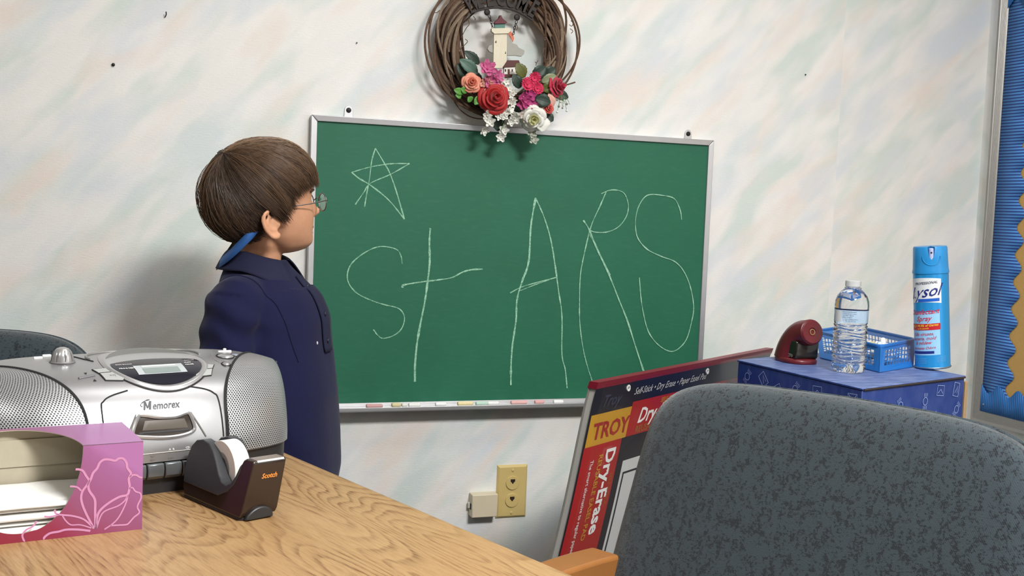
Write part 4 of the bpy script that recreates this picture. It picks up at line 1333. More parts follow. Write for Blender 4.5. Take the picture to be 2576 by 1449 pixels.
for nm, z0, z1 in (('drawer', cz - 0.19, cz - 0.03), ('door', 0.07, cz - 0.20)):
    a_, b_ = q_[0] + dR_ * 0.008 + dO_ * 0.001, q_[1] - dR_ * 0.012 + dO_ * 0.001
    d_ = obj(nm, slab([a_, b_, b_ + dO_ * 0.012, a_ + dO_ * 0.012], z0, z1), CABM, cab, world=True, bevel=0.002)
    hm = (a_ + b_) / 2 + dO_ * 0.012
    zz = (z0 + z1) / 2
    obj('handle', MB().tube([hm - dR_ * 0.04 + V((0, 0, zz)), hm - dR_ * 0.035 + dO_ * 0.02 + V((0, 0, zz)), hm + dR_ * 0.035 + dO_ * 0.02 + V((0, 0, zz)), hm + dR_ * 0.04 + V((0, 0, zz))], 0.004, 8), STEEL, d_, world=True, smooth=True)

box = thing('cardboard_box', 'dark blue cardboard box printed with envelopes and clocks in the corner', 'box', (pN.x, pN.y, cz))
def blue_card():
    t = NT('blue_printed_card')
    co = t.coords()
    x, y, z = t.sep(co)
    n_ = t.noise(t.mapping(co, scale=(1, 3, 1)), 22, 4, 0.65)
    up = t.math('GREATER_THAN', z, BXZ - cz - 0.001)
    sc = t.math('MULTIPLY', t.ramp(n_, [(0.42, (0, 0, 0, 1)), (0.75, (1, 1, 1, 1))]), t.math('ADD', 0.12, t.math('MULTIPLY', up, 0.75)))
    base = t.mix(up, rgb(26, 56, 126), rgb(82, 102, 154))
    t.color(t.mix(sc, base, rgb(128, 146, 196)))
    t.set(Roughness=0.5)
    return t.m
BLUEC = blue_card()
KRAFT = M('kraft_edge', rgb(168, 140, 104)[:3], 0.85, 0, 0.12, 200)
A4 = [pN, pR, pF, pL]
mid = sum(A4, V((0, 0, 0))) / 4
def inset(p, k):
    return p + (mid - p).normalized() * k
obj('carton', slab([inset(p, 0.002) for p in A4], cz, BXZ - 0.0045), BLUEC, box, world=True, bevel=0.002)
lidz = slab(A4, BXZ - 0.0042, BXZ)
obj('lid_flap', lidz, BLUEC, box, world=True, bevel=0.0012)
dR = eR.normalized()
obj('raw_edge', MB().tube([V((pN.x, pN.y, BXZ - 0.003)) + dR * 0.004 - eL.normalized() * 0.001, V((pR.x, pR.y, BXZ - 0.003)) - dR * 0.004 - eL.normalized() * 0.001], 0.0018, 6), M('dark_edge', rgb(52, 44, 40)[:3], 0.9), box, world=True)
q0 = V((pR.x, pR.y, 0)) + dR * 0.001
obj('kraft_flap', slab([q0, q0 + dR * 0.010, q0 + dR * 0.010 + eL.normalized() * 0.2, q0 + eL.normalized() * 0.2], cz, BXZ - 0.012), KRAFT, box, world=True, bevel=0.001)
PRT = M('pale_blue_print', rgb(150, 172, 222)[:3], 0.5)
def icon(kind, c, rot, s, mtx):
    mb = MB()
    ca, sa = math.cos(rot), math.sin(rot)
    def T(p):
        return (c[0] + s * (p[0] * ca - p[1] * sa), c[1] + s * (p[0] * sa + p[1] * ca))
    w = 0.0011
    if kind == 'env':
        mb.ribbon([T(p) for p in ((-1, -.75), (1, -.75), (1, .75), (-1, .75))], w, mtx, close=True)
        mb.ribbon([T(p) for p in ((-.85, .6), (0, -.15), (.85, .6))], w, mtx)
    elif kind == 'envup':
        mb.ribbon([T(p) for p in ((-1, -.8), (1, -.8), (1, .8), (-1, .8))], w, mtx, close=True)
        mb.ribbon([T(p) for p in ((-.7, -.45), (0, .2), (.7, -.45))], w, mtx)
    elif kind == 'dia':
        mb.ribbon([T(p) for p in ((-.8, -1.1), (.8, -1.1), (.8, 1.1), (-.8, 1.1))], w * 1.3, mtx, close=True)
        mb.ribbon([T(p) for p in ((-.35, -.6), (.35, .6), (.35, -.6))], w, mtx)
    else:
        mb.ribbon([T((.62 * math.cos(2 * PI * k / 20), .62 * math.sin(2 * PI * k / 20))) for k in range(20)], w, mtx, close=True)
        for sg in (1, -1):
            for k in range(4):
                x = -.45 + .3 * k
                mb.ribbon([T((x, sg * .72)), T((x, sg * 1.3))], w * .8, mtx)
    return mb
side_a = frame((pN.x, pN.y, cz), V((-eL.x, -eL.y, 0)), (0, 0, 1))   # left face: u grows towards the near corner
side_b = frame((pN.x, pN.y, cz), V((eR.x, eR.y, 0)), (0, 0, 1))     # right face: u grows away from it
HT = BXZ - cz
LL, LR = eL.length, eR.length
offa = Matrix.Translation(V((eL.y, -eL.x, 0)).normalized() * 0.0003 * (1 if V((eL.y, -eL.x, 0)).dot(pN - mid) > 0 else -1))
offb = Matrix.Translation(V((eR.y, -eR.x, 0)).normalized() * 0.0003 * (1 if V((eR.y, -eR.x, 0)).dot(pN - mid) > 0 else -1))
for nm, lst, mtx in (('left', [('clk', .035, .028, -.6), ('dia', .085, .026, .7), ('envup', .127, .040, .5), ('clk', .178, .030, -.6), ('envup', .238, .024, .05), ('dia', .205, .062, -.3), ('dia', .273, .050, .8), ('clk', .295, .038, .6), ('env', .328, .022, .05), ('clk', .06, .075, .4), ('env', .12, .095, .3), ('clk', .24, .095, -.4), ('envup', .31, .085, .4)], offa @ side_a),
                    ('right', [('clk', .120, .040, .5), ('clk', .200, .038, -.05), ('envup', .250, .022, -.1), ('dia', .305, .024, -.2), ('dia', .240, .075, -.5), ('clk', .310, .062, -.7), ('dia', .030, .075, .8), ('dia', .065, .070, -.5), ('env', .150, .085, .2), ('clk', .1, .11, .3), ('envup', .2, .115, .4), ('env', .29, .11, .1)], offb @ side_b)):
    for kind, u, dn, rot in lst:
        uu = u - LL if nm == 'left' else u
        obj({'clk': 'printed_clock', 'dia': 'printed_diamond'}.get(kind, 'printed_envelope'), icon(kind, (uu, HT - dn), rot, 0.0115, mtx), PRT, box, world=True)

# pencil sharpener
(sx_, sy_) = [(0.9088, -0.3961)][0]
ps = thing('pencil_sharpener', 'maroon electric pencil sharpener with a dark shavings bin on the blue box', 'pencil sharpener', (sx_, sy_, BXZ + 0.0005), math.radians(-90))
MAR = M('maroon_plastic', rgb(98, 26, 34)[:3], 0.34, 0, 0.06, 120)
# local: x towards the pencil hole, y across
bm0 = MB()
sec = []
oval = [(0.046 * math.copysign(abs(math.cos(a)) ** 0.8, math.cos(a)), 0.034 * math.copysign(abs(math.sin(a)) ** 0.8, math.sin(a))) for a in [2 * PI * k / 40 for k in range(40)]]
for z, k in ((0, .97), (0.002, 1.0), (0.006, 1.0), (0.009, 0.95), (0.010, 0.88)):
    sec.append([(p[0] * k, p[1] * k, z) for p in oval])
bm0.add([q for r in sec for q in r], [(i * 40 + k, i * 40 + (k + 1) % 40, (i + 1) * 40 + (k + 1) % 40, (i + 1) * 40 + k) for i in range(len(sec) - 1) for k in range(40)] + [tuple(reversed(range(40))), tuple((len(sec) - 1) * 40 + k for k in range(40))])
obj('base_flange', bm0, MAR, ps, smooth=True, angle=50)
# hood: sweep of ovals bending from upright to horizontal
hood = MB()
secs = []
NS = 16
for i in range(NS + 1):
    t = i / NS
    a = t * math.radians(78)
    cx = 0.036 - 0.036 * math.cos(a) * 1.0 + 0.004 * t - 0.012
    czz = 0.008 + 0.054 * math.sin(a) ** 0.95
    rx = 0.040 - 0.0145 * t
    ry = 0.0335 - 0.0085 * t
    dirx, dirz = math.sin(a), math.cos(a)
    ring = []
    for k in range(32):
        b = 2 * PI * k / 32
        u, v = rx * math.cos(b), ry * math.sin(b)
        # section plane spanned by (cos a, 0, -sin a) and y
        ring.append((cx + u * math.cos(a) + 0.012 * t, v, max(0.008, czz - u * math.sin(a))))
    secs.append(ring)
for dx, k in ((0.014, 1.0), (0.017, 0.97), (0.018, 0.88)):
    ring = []
    for p in secs[NS]:
        c0 = V((sum(q[0] for q in secs[NS]) / 32, 0, sum(q[2] for q in secs[NS]) / 32))
        q = c0 + (V(p) - c0) * k + V((math.sin(math.radians(78)), 0, math.cos(math.radians(78)))) * dx
        ring.append(tuple(q))
    secs.append(ring)
N_ = len(secs)
hood.add([q for r in secs for q in r], [(i * 32 + k, i * 32 + (k + 1) % 32, (i + 1) * 32 + (k + 1) % 32, (i + 1) * 32 + k) for i in range(N_ - 1) for k in range(32)] + [tuple((N_ - 1) * 32 + k for k in range(32))])
obj('hood', hood, MAR, ps, smooth=True, angle=50)
tipc = V((sum(q[0] for q in secs[-1]) / 32, 0, sum(q[2] for q in secs[-1]) / 32))
ax = V((math.sin(math.radians(78)), 0, math.cos(math.radians(78))))
face_m = frame(tipc, V((0, 1, 0)), V((0, 1, 0)).cross(ax) * -1)
if (face_m.to_3x3() @ V((0, 0, 1))).dot(ax) < 0:
    face_m = frame(tipc, V((0, -1, 0)), V((0, 1, 0)).cross(ax) * -1)
rg = obj('hole_ring', MB().lathe([(0.0235, -0.004), (0.0235, 0.001), (0.0215, 0.0028), (0.0085, 0.0022), (0.0060, -0.0005)], 32, face_m, caps=False), MAR, ps, smooth=True, angle=40)
obj('hole_bushing', MB().lathe([(0.0062, 0.0005), (0.0060, 0.0016), (0.0046, 0.0016), (0.0044, -0.003)], 24, face_m, caps=False), M('brass', (0.55, 0.42, 0.2), 0.3, 0.9), rg, smooth=True)
obj('pencil_hole', MB().lathe([(0.0, -0.0005), (0.0058, -0.0005)], 20, face_m, caps=False), DARK, rg)
# smoked bin let into the front
binm = MB()
prof_b = [(0.006, 0.009), (0.034, 0.009), (0.0375, 0.013), (0.039, 0.040), (0.037, 0.0455), (-0.004, 0.0470), (-0.020, 0.032), (-0.024, 0.012)]
binm.prism([(p[0], p[1]) for p in prof_b], -0.0255, 0.0255, Matrix(((1, 0, 0, 0), (0, 0, 1, 0), (0, 1, 0, 0), (0, 0, 0, 1))))
SMOKE = M('smoked_bin', (0.016, 0.012, 0.008), 0.1, 0, 0.1, 40)
bo = obj('shavings_bin', binm, SMOKE, ps, bevel=0.008, segs=4)
lm = text_mb('X-ACTO', 0.0085, bold=0.015, align='CENTER', res=1)
FB = Matrix(((1, 0, 0, 0.012), (0, 0, -1, -0.0258), (0, 1, 0, 0.0125), (0, 0, 0, 1)))
lm.xf(lambda p: FB @ p)
obj('brand_lettering', lm, M('faded_ink', (0.55, 0.52, 0.48), 0.5), bo)

# water bottle
(wx, wy) = [(0.9358, -0.5288)][0]
wb = thing('water_bottle', 'clear ribbed plastic water bottle with pale blue label on the blue box', 'bottle', (wx, wy, BXZ + 0.0005))
PET = NT('clear_pet')
PET.set(Transmission_Weight=1.0, Roughness=0.03, IOR=1.33)
PET.color((0.97, 0.985, 1.0, 1))
outer = [(0.0, 0.004), (0.012, 0.003), (0.022, 0.0), (0.027, 0.001), (0.0305, 0.007), (0.0312, 0.014)]
z = 0.016
RIBN = 11
for k in range(RIBN * 5 + 1):
    zz = 0.017 + 0.078 * k / (RIBN * 5)
    outer.append((0.0302 - 0.0011 * math.cos(2 * PI * k / 5), zz))
outer += [(0.0305, 0.097), (0.0305, 0.124), (0.0312, 0.126), (0.0314, 0.131), (0.0305, 0.140), (0.0270, 0.150), (0.0205, 0.1585), (0.0148, 0.1635), (0.0128, 0.166), (0.0128, 0.1675)]
NB = 64
def wob(r, z, a):
    if 0.016 < z < 0.096:
        r += 0.0007 * noise.noise(V((math.cos(a) * 2, math.sin(a) * 2, z * 90))) 
    if z < 0.012 and r > 0.01:
        r *= 1 - 0.05 * (0.5 + 0.5 * math.cos(5 * a)) * (1 - z / 0.012)
    return r
bmb = MB()
vs = []
for r, zz in outer:
    for k in range(NB):
        a = 2 * PI * k / NB
        q = wob(r, zz, a)
        vs.append((q * math.cos(a), q * math.sin(a), zz * 0.955 + (0.0016 * math.sin(3 * a + zz * 200) if 0.02 < zz < 0.095 else 0) + (0.006 * max(0, math.cos(5 * a)) * (1 - r / 0.026) if r < 0.026 and zz < 0.005 else 0)))
n_o = len(outer)
fs = [(i * NB + k, i * NB + (k + 1) % NB, (i + 1) * NB + (k + 1) % NB, (i + 1) * NB + k) for i in range(n_o - 1) for k in range(NB)]
fs.append(tuple((n_o - 1) * NB + k for k in range(NB)))
obj('filled_body', bmb.add(vs, fs), PET.m, wb, smooth=True, angle=60)
obj('neck_ring', MB().tube([(0.0150 * math.cos(2 * PI * k / 32), 0.0150 * math.sin(2 * PI * k / 32), 0.1580) for k in range(32)], 0.0012, 8, closed=True), PET.m, wb, smooth=True)
CAPM = M('translucent_white_cap', (0.80, 0.82, 0.82), 0.35, 0, 0.02, 100, Transmission_Weight=0.5)
cp_ = []
vs = []
for i, (r, zz) in enumerate(((0.0136, 0.1602), (0.0142, 0.1607), (0.0142, 0.1705), (0.0132, 0.1718), (0.0, 0.1720))):
    for k in range(60):
        a = 2 * PI * k / 60
        q = r * (1 + (0.02 if k % 2 and i in (1, 2) else 0))
        vs.append((q * math.cos(a), q * math.sin(a), zz))
obj('screw_cap', MB().add(vs, [(i * 60 + k, i * 60 + (k + 1) % 60, (i + 1) * 60 + (k + 1) % 60, (i + 1) * 60 + k) for i in range(4) for k in range(60)] + [tuple(reversed(range(60)))]), CAPM, wb, smooth=True, angle=30)
def label_mat():
    t = NT('bottle_label_film')
    t.color((0.42, 0.62, 0.82, 1))
    t.set(Roughness=0.3, Transmission_Weight=0.0, Alpha=0.55)
    return t.m
def cyl_pt(r, a, z):
    return V((r * math.cos(a), r * math.sin(a), z))
camdir = math.atan2(-2.278 - wy, -0.355 - wx)
RL = 0.0309
lab = obj('label', MB().grid(lambda i, j: cyl_pt(RL, 2 * PI * i, 0.0940 + 0.0255 * j), 64, 2), label_mat(), wb, smooth=True)
obj('label_band', MB().grid(lambda i, j: cyl_pt(RL + .0002, 2 * PI * i, 0.1172 + 0.0023 * j), 64, 1), M('navy_ink', (0.01, 0.015, 0.06), 0.4), lab, smooth=True)
obj('label_panel', MB().grid(lambda i, j: cyl_pt(RL + .0002, camdir - 1.15 + 0.55 * i, 0.0955 + 0.0205 * j), 10, 1), M('label_white', (0.75, 0.77, 0.78), 0.4), lab, smooth=True)
tx = MB()
rows = ['Natural spring water', 'bottled at the source', 'CA CRV  ME 5c', 'please recycle', 'purified drinking water', '16.9 FL OZ 500 mL']
for k, s in enumerate(rows):
    m_ = text_mb(s, 0.0030, res=1)
    m_.xf(lambda p, k=k: cyl_pt(RL + 0.0005, camdir - 0.50 + p.x / RL, 0.1135 - 0.0034 * k + p.y))
    tx.add(m_.v, m_.f)
obj('label_print', tx, M('ink_grey_blue', (0.05, 0.07, 0.14), 0.5), lab)

# plastic basket with chalk
rim = [V((a, b, 0)) for a, b in [(1.0345, -0.2769), (1.0052, -0.5296), (1.1676, -0.429)]]
rim.append(rim[0] + rim[2] - rim[1])
bs = [V((a, b, 0)) for a, b in [(0.9932, -0.3558), (0.9919, -0.5481), (1.1201, -0.4862)]]
bs.append(bs[0] + bs[2] - bs[1])
BZb, BZt = BXZ + 0.001, 0.846
BSK = M('blue_basket_plastic', rgb(38, 112, 190)[:3], 0.32, 0, 0.05, 60)
cxy = sum(bs, V((0, 0, 0))) / 4
bk = thing('basket', 'small blue lattice plastic basket holding chalk pieces on the blue box', 'basket', (cxy.x, cxy.y, BZb))
order = [0, 1, 2, 3]
def bpt(i, f, h, out=0.0):
    """Point on side i (corner i to i+1), fraction f, height h 0..1."""
    a0, a1 = bs[order[i]], bs[order[(i + 1) % 4]]
    b0, b1 = rim[order[i]], rim[order[(i + 1) % 4]]
    lo, hi = a0 + (a1 - a0) * f, b0 + (b1 - b0) * f
    p = lo + (hi - lo) * h
    return V((p.x, p.y, BZb + (BZt - BZb) * h))
obj('floor', slab([inset(p, 0.001) for p in bs], BZb, BZb + 0.002), BSK, bk, world=True)
ncell = [16, 9, 16, 9]
for i in range(4):
    mb = MB()
    inw = (cxy - (bs[i] + bs[(i + 1) % 4]) / 2).normalized() * 0.0018
    def bar(f0, f1, h0, h1):
        q = [bpt(i, f0, h0), bpt(i, f1, h0), bpt(i, f1, h1), bpt(i, f0, h1)]
        v_ = q + [p + inw for p in q]
        mb.add(v_, [(0, 1, 2, 3), (7, 6, 5, 4), (0, 4, 5, 1), (1, 5, 6, 2), (2, 6, 7, 3), (3, 7, 4, 0)])
    n = ncell[i]
    edge = 0.13 if i in (1, 3) else 0.09
    bar(0, edge, 0, 0.93); bar(1 - edge, 1, 0, 0.93)
    bar(edge, 1 - edge, 0, 0.22); bar(edge, 1 - edge, 0.80, 0.93)
    for k in range(1, n):
        f = edge + (1 - 2 * edge) * k / n
        bar(f - 0.0045 * (16 / n), f + 0.0045 * (16 / n), 0.22, 0.80)
    for h in (0.36, 0.51, 0.66):
        bar(edge, 1 - edge, h - 0.014, h + 0.014)
    obj('lattice_side', mb, BSK, bk, world=True)
rp = []
for i in range(4):
    a, b, c = rim[i - 1], rim[i], rim[(i + 1) % 4]
    d0, d1 = (a - b).normalized() * 0.014, (c - b).normalized() * 0.014
    for k in range(5):
        t = k / 4
        p = (b + d0) * (1 - t) ** 2 + b * 2 * t * (1 - t) + (b + d1) * t * t
        rp.append((p.x, p.y, BZt - 0.001))
obj('rim', MB().tube(rp, 0.0032, 8, closed=True, flat=(1.0, 1.2)), BSK, bk, world=True, smooth=True)
# chalk in the basket
def in_basket(fu, fv, h):
    p = bs[1] + (bs[0] - bs[1]) * fu + (bs[2] - bs[1]) * fv
    return V((p.x, p.y, BZb + 0.002 + h))
random.seed(21)
special = [
    (0.83, 0.42, 0.045, (0.10, 0.05, 0.035), 0.007, 0.040, 0.6, 0.25, 'brown crayon stub at the left end of the blue basket'),
    (0.34, 0.25, 0.040, (0.70, 0.64, 0.25), 0.005, 0.034, 0.4, 0.05, 'yellow chalk piece on top of the pile in the blue basket'),
    (0.18, 0.40, 0.043, (0.85, 0.86, 0.86), 0.005, 0.026, 1.3, 1.1, 'white chalk piece standing up in the blue basket'),
    (0.17, 0.26, 0.041, (0.62, 0.76, 0.86), 0.005, 0.022, 0.8, 0.5, 'pale blue chalk stub leaning beside the upright white chalk'),
    (0.22, 0.55, 0.037, (0.84, 0.84, 0.82), 0.005, 0.030, 0.2, 0.1, 'white chalk piece lying flat at the near corner of the basket'),
    (0.24, 0.5, 0.040, (0.86, 0.80, 0.74), 0.005, 0.030, 2.4, 0.1, 'cream chalk piece behind the yellow one in the blue basket'),
    (0.92, 0.40, 0.040, (0.84, 0.85, 0.86), 0.005, 0.030, 2.0, 0.2, 'white chalk piece beside the brown stub in the basket'),
]
for k in range(40):
    special.append((random.uniform(0.16, 0.84), random.uniform(0.28, 0.72), 0.006 + 0.0085 * (k // 10), random.choice([(0.84, 0.84, 0.84), (0.80, 0.82, 0.86), (0.86, 0.83, 0.78), (0.70, 0.74, 0.86)]), 0.005, random.uniform(0.03, 0.05), random.uniform(0, PI), random.uniform(-.15, .15), 'pale chalk piece half hidden in the blue lattice basket'))
for fu, fv, h, c, r, L, rz, tilt, lab_ in special:
    mb = MB().lathe([(r * .6, -L / 2), (r, -L / 2 + 0.0015), (r, L / 2 - 0.0015), (r * .7, L / 2)], 10)
    o = obj('chalk_piece', mb, M('basket_chalk_%d%d%d' % tuple(int(v * 100) for v in c), c, 0.95, 0, 0.1, 300), smooth=True, angle=50)
    o.location = in_basket(fu, fv, h)
    o.rotation_euler = (0, PI / 2 - tilt, rz)
    tag(o, lab_, 'chalk', 'chalk pieces in the basket')

# disinfectant spray can
(cx_, cy_) = [(1.1468, -0.5092)][0]
can = thing('spray_can', 'tall blue disinfectant spray can with white label on the blue box', 'spray can', (cx_, cy_, BXZ + 0.0005))
CR, CHT = 0.0335, 0.2375
CANB = M('can_blue', rgb(34, 140, 206)[:3], 0.28, 0.25, 0.03, 20)
CAPB = M('cap_blue', rgb(36, 136, 200)[:3], 0.3, 0, 0.03, 20)
can.rotation_euler = Matrix.Rotation(math.radians(5.0), 4, V((-0.329, -0.944, 0))).to_euler()
can.location.z += 0.0028
obj('can_body', MB().lathe([(0.030, 0.0), (0.033, 0.001), (CR, 0.003), (CR, 0.0045), (CR - .0006, 0.006), (CR - .0006, 0.184), (CR - .0015, 0.187)], 48), CANB, can, smooth=True, angle=40)
obj('base_seam', MB().tube([(CR * math.cos(2 * PI * k / 40), CR * math.sin(2 * PI * k / 40), 0.003) for k in range(40)], 0.0012, 6, closed=True), M('tin', (0.35, 0.36, 0.38), 0.35, 0.9), can, smooth=True)
face = math.atan2(-2.278 - cy_, -0.355 - cx_)
# cap with the spray notch
vs, NBc = [], 72
capring = [(CR + .0004, 0.1855), (CR + .0006, 0.1885), (CR - .0005, 0.193), (CR - .0012, 0.210), (CR - .002, CHT - .003), (CR - .0035, CHT)]
def capz(a, z):
    d = (a - face - 0.08 + PI) % (2 * PI) - PI
    if abs(d * CR) < 0.0055 and z > 0.215:
        return min(z, 0.2165)
    return z
for r, z in capring:
    for k in range(NBc):
        a = face + 0.08 + (k + 0.5) * 2 * PI / NBc
        vs.append((r * math.cos(a), r * math.sin(a), capz(a, z)))
for r in (0.014, 0.0):
    for k in range(NBc):
        a = face + 0.08 + (k + 0.5) * 2 * PI / NBc
        vs.append((r * math.cos(a), r * math.sin(a), capz(a, CHT) if r > 0.01 else CHT))
nr = len(capring) + 2
co = obj('cap', MB().add(vs, [(i * NBc + k, i * NBc + (k + 1) % NBc, (i + 1) * NBc + (k + 1) % NBc, (i + 1) * NBc + k) for i in range(nr - 1) for k in range(NBc)]), CAPB, can, smooth=True, angle=40)
nz = cyl_pt(CR - 0.006, face + 0.08, 0.2225)
obj('spray_button', MB().lathe([(0.0045, -0.009), (0.0045, 0.011), (0.003, 0.0125), (0.0, 0.0125)], 18, Matrix.Translation(nz)), M('nozzle_lilac', rgb(176, 186, 220)[:3], 0.4), co, smooth=True, angle=40)
obj('nozzle_hole', MB().ball(tuple(cyl_pt(CR - 0.0014, face + 0.08, 0.2265)), 0.0017, 10, 6), DARK, co)
arc = [cyl_pt(CR - 0.0006, face + 0.08 + 0.52 * math.cos(t_), 0.2195 - 0.0175 * math.sin(t_)) for t_ in [PI * k / 20 for k in range(21)]]
obj('thumb_arc', MB().tube(arc, 0.0009, 6), CAPB, co, smooth=True)
def wrap(mb, a0, z0, off=0.0004, sc=1.0):
    """Flat (x, y) artwork -> can surface; x = 0 sits at angle a0."""
    return mb.xf(lambda p: cyl_pt(CR - .0006 + off, a0 + p.x * sc / CR, z0 + p.y * sc))
F0 = face - 0.42                     # the label's middle is turned a little to the left
def patch_c(x0, x1, y0, y1, z0, m, name, par, off=0.0003, bow=0.0, sk=0.0):
    mb = MB().grid(lambda i, j: V((x0 + (x1 - x0) * i + sk * (y0 + (y1 - y0) * j), y0 + (y1 - y0) * j + bow * (1 - (2 * i - 1) ** 2) + 0.06 * (x0 + (x1 - x0) * i), 0)), 20, 2)
    return obj(name, wrap(mb, F0, z0, off), m, par, smooth=True)
WHT = M('label_white', (0.75, 0.77, 0.78), 0.4)
lb_ = patch_c(-0.046, 0.034, 0.0, 0.047, 0.1270, WHT, 'brand_panel', can, 0.0003, 0.004)
NAVY = M('navy_script', rgb(28, 40, 120)[:3], 0.4)
RED = M('red_ink', rgb(196, 40, 66)[:3], 0.45)
def can_text(s, x, z, size, m, par, shear=0.3, bold=0.0, off=0.0008, xs=1.0, rise=0.1):
    mb = text_mb(s, size, shear=shear, bold=bold, align='CENTER', res=2, xscale=xs)
    mb.xf(lambda p: V((p.x + x, p.y + rise * (p.x + x), 0)))
    return obj('lettering', wrap(mb, F0, z, off), m, par)
can_text('Lysol', -0.001, 0.1405, 0.0315, NAVY, lb_, 0.42, 0.008, xs=0.98, rise=0.16)
can_text('PROFESSIONAL', 0.004, 0.1655, 0.0066, M('ink_grey', (0.08, 0.08, 0.12), 0.5), lb_, 0.3, 0.02)
patch_c(-0.012, 0.030, 0.0, 0.0060, 0.1315, M('bar_blue', rgb(24, 92, 190)[:3], 0.4), 'blue_bar', lb_, 0.0006)
pl_ = patch_c(-0.040, 0.030, 0.0, 0.084, 0.0275, M('pale_blue_panel', rgb(150, 200, 232)[:3], 0.4), 'text_panel', can, 0.0003)
can_text('Disinfectant', -0.003, 0.1075, 0.0140, RED, pl_, 0.35, 0.012, xs=0.92)
can_text('Spray', -0.002, 0.0945, 0.0135, RED, pl_, 0.35, 0.012)
patch_c(-0.040, 0.031, 0.0, 0.0125, 0.0765, M('red_band', rgb(190, 30, 40)[:3], 0.45), 'red_band', pl_, 0.0006)
YEL = M('yellow_ink', rgb(236, 190, 60)[:3], 0.5)
can_text('KILLS 99.9% of Germs', -0.003, 0.0833, 0.0064, YEL, pl_, 0.3, 0.025, 0.0010)
can_text('in 30 seconds', -0.003, 0.0785, 0.0042, YEL, pl_, 0.3, 0.02, 0.0010)
for s, z in (('Kills viruses,', 0.0660), ('bacteria, mold', 0.0575), ('& mildew', 0.0490), ('Eliminates Odors', 0.0395)):
    can_text(s, -0.004, z, 0.0088 if z > 0.04 else 0.0070, RED, pl_, 0.35, 0.006)
patch_c(-0.030, 0.018, 0.0, 0.0052, 0.0305, NAVY, 'navy_strip', pl_, 0.0006)
fine_ = M('can_fine_print', rgb(110, 176, 220)[:3], 0.4)
for z in (0.0205, 0.0175, 0.0145, 0.0115):
    can_text('precautionary statements', -0.010, z, 0.0026, fine_, can, 0, 0.01, 0.0005)
    can_text('NET WT 19 OZ', 0.032, z, 0.0026, fine_, can, 0, 0.01, 0.0005)

# ------------------------------------------------------------------ easel pad leaning behind the box
(p0x, p0y), (p1x, p1y) = [(0.3861, -0.6157), (0.9942, -0.1968)]
a0, a1 = V((p0x, p0y, 0.80)), V((p1x, p1y, 0.80))
PD = (a1 - a0).normalized()
a1 = a0 + PD * 0.715
PN_ = V((PD.y, -PD.x, 0))                       # face normal, towards the room
pad = thing('easel_pad', 'large red and black dry erase easel pad leaning behind the blue box', 'easel pad', (a0.x, a0.y, 0))
LEANP = 0.185
PH = 0.80 / math.cos(math.atan(LEANP / 0.80))
def pad_pt(u, s, off=0.0):
    """u: 0..width along the top, s: distance down from the top edge."""
    k = max(0.0, s / PH)
    bend_ = -LEANP * (k ** 0.85) + 0.018 * math.sin(PI * min(1, k * 1.4)) * (1 - u / 0.715)
    twist = (0.06 * k) * (u / 0.715)
    p = a0 + PD * u + PN_ * (bend_ + twist + off)
    return V((p.x, p.y, 0.80 - 0.80 * k))
PW = 0.715
def sheet(u0, u1, s0, s1, off, nu=10, ns=24):
    return MB().grid(lambda i, j: pad_pt(u0 + (u1 - u0) * i, s0 + (s1 - s0) * j, off), nu, ns)
def slabpad(u0, u1, s0, s1, o0, o1, nu=10, ns=24):
    f = sheet(u0, u1, s0, s1, o1, nu, ns)
    b = sheet(u0, u1, s0, s1, o0, nu, ns)
    m_ = MB()
    m_.add(f.v, f.f)
    m_.add(b.v, [tuple(reversed(q)) for q in b.f])
    for k in range(ns):
        for i0 in (0, nu):
            a = i0 * (ns + 1) + k
            B = len(f.v)
            m_.f.append((a, a + 1, B + a + 1, B + a))
    for i in range(nu):
        for j0 in (0, ns):
            a = i * (ns + 1) + j0
            B = len(f.v)
            m_.f.append((a, a + ns + 1, B + a + ns + 1, B + a))
    return m_
obj('paper_block', slabpad(0.002, PW - 0.002, 0.006, PH - 0.002, -0.012, -0.001), M('pad_paper', (0.42, 0.42, 0.39), 0.8, 0, 0.05, 30), pad, world=True, smooth=True, angle=50)
obj('backing_board', slabpad(0.0, PW, 0.003, PH, -0.0150, -0.0125), M('grey_chipboard', (0.22, 0.21, 0.19), 0.8), pad, world=True, smooth=True, angle=50)
RDK = M('dark_navy_print', rgb(18, 22, 38)[:3], 0.3)
REDP = M('red_print', rgb(158, 24, 30)[:3], 0.3, 0, 0.08, 6)
GOLD = M('gold_print', rgb(184, 138, 40)[:3], 0.3)
cov = obj('cover_sheet', sheet(0.0, PW, 0.004, PH, 0.0004), RDK, pad, world=True, smooth=True)
obj('binding_tape', slabpad(-0.001, PW + 0.001, -0.004, 0.012, -0.016, 0.0015, 10, 3), M('maroon_binding', rgb(120, 18, 40)[:3], 0.4), pad, world=True, smooth=True, angle=50)
def pp(u0, u1, s0, s1, m, name, off=0.0008):
    return obj(name, sheet(u0, u1, s0, s1, off), m, cov, world=True, smooth=True)
pp(0.006, 0.140, 0.060, 0.118, GOLD, 'gold_block')
pp(0.140, PW, 0.052, 0.118, REDP, 'red_band')
pp(0.004, 0.128, 0.118, PH, REDP, 'red_column')
pp(0.150, 0.52, 0.165, 0.60, M('whiteboard_picture', (0.55, 0.56, 0.56), 0.3), 'board_picture', 0.0008)
pp(0.158, 0.163, 0.19, 0.58, RDK, 'picture_line', 0.0012)
pp(0.158, 0.51, 0.188, 0.192, RDK, 'picture_line', 0.0012)
pp(0.006, 0.128, 0.455, 0.475, M('silver_strip', (0.4, 0.4, 0.4), 0.4), 'lower_strip', 0.001)
pp(0.030, 0.088, 0.335, 0.400, M('picture_grey', (0.36, 0.38, 0.39), 0.4), 'small_picture', 0.0012)
pp(0.088, 0.094, 0.330, 0.400, RDK, 'picture_edge', 0.0010)
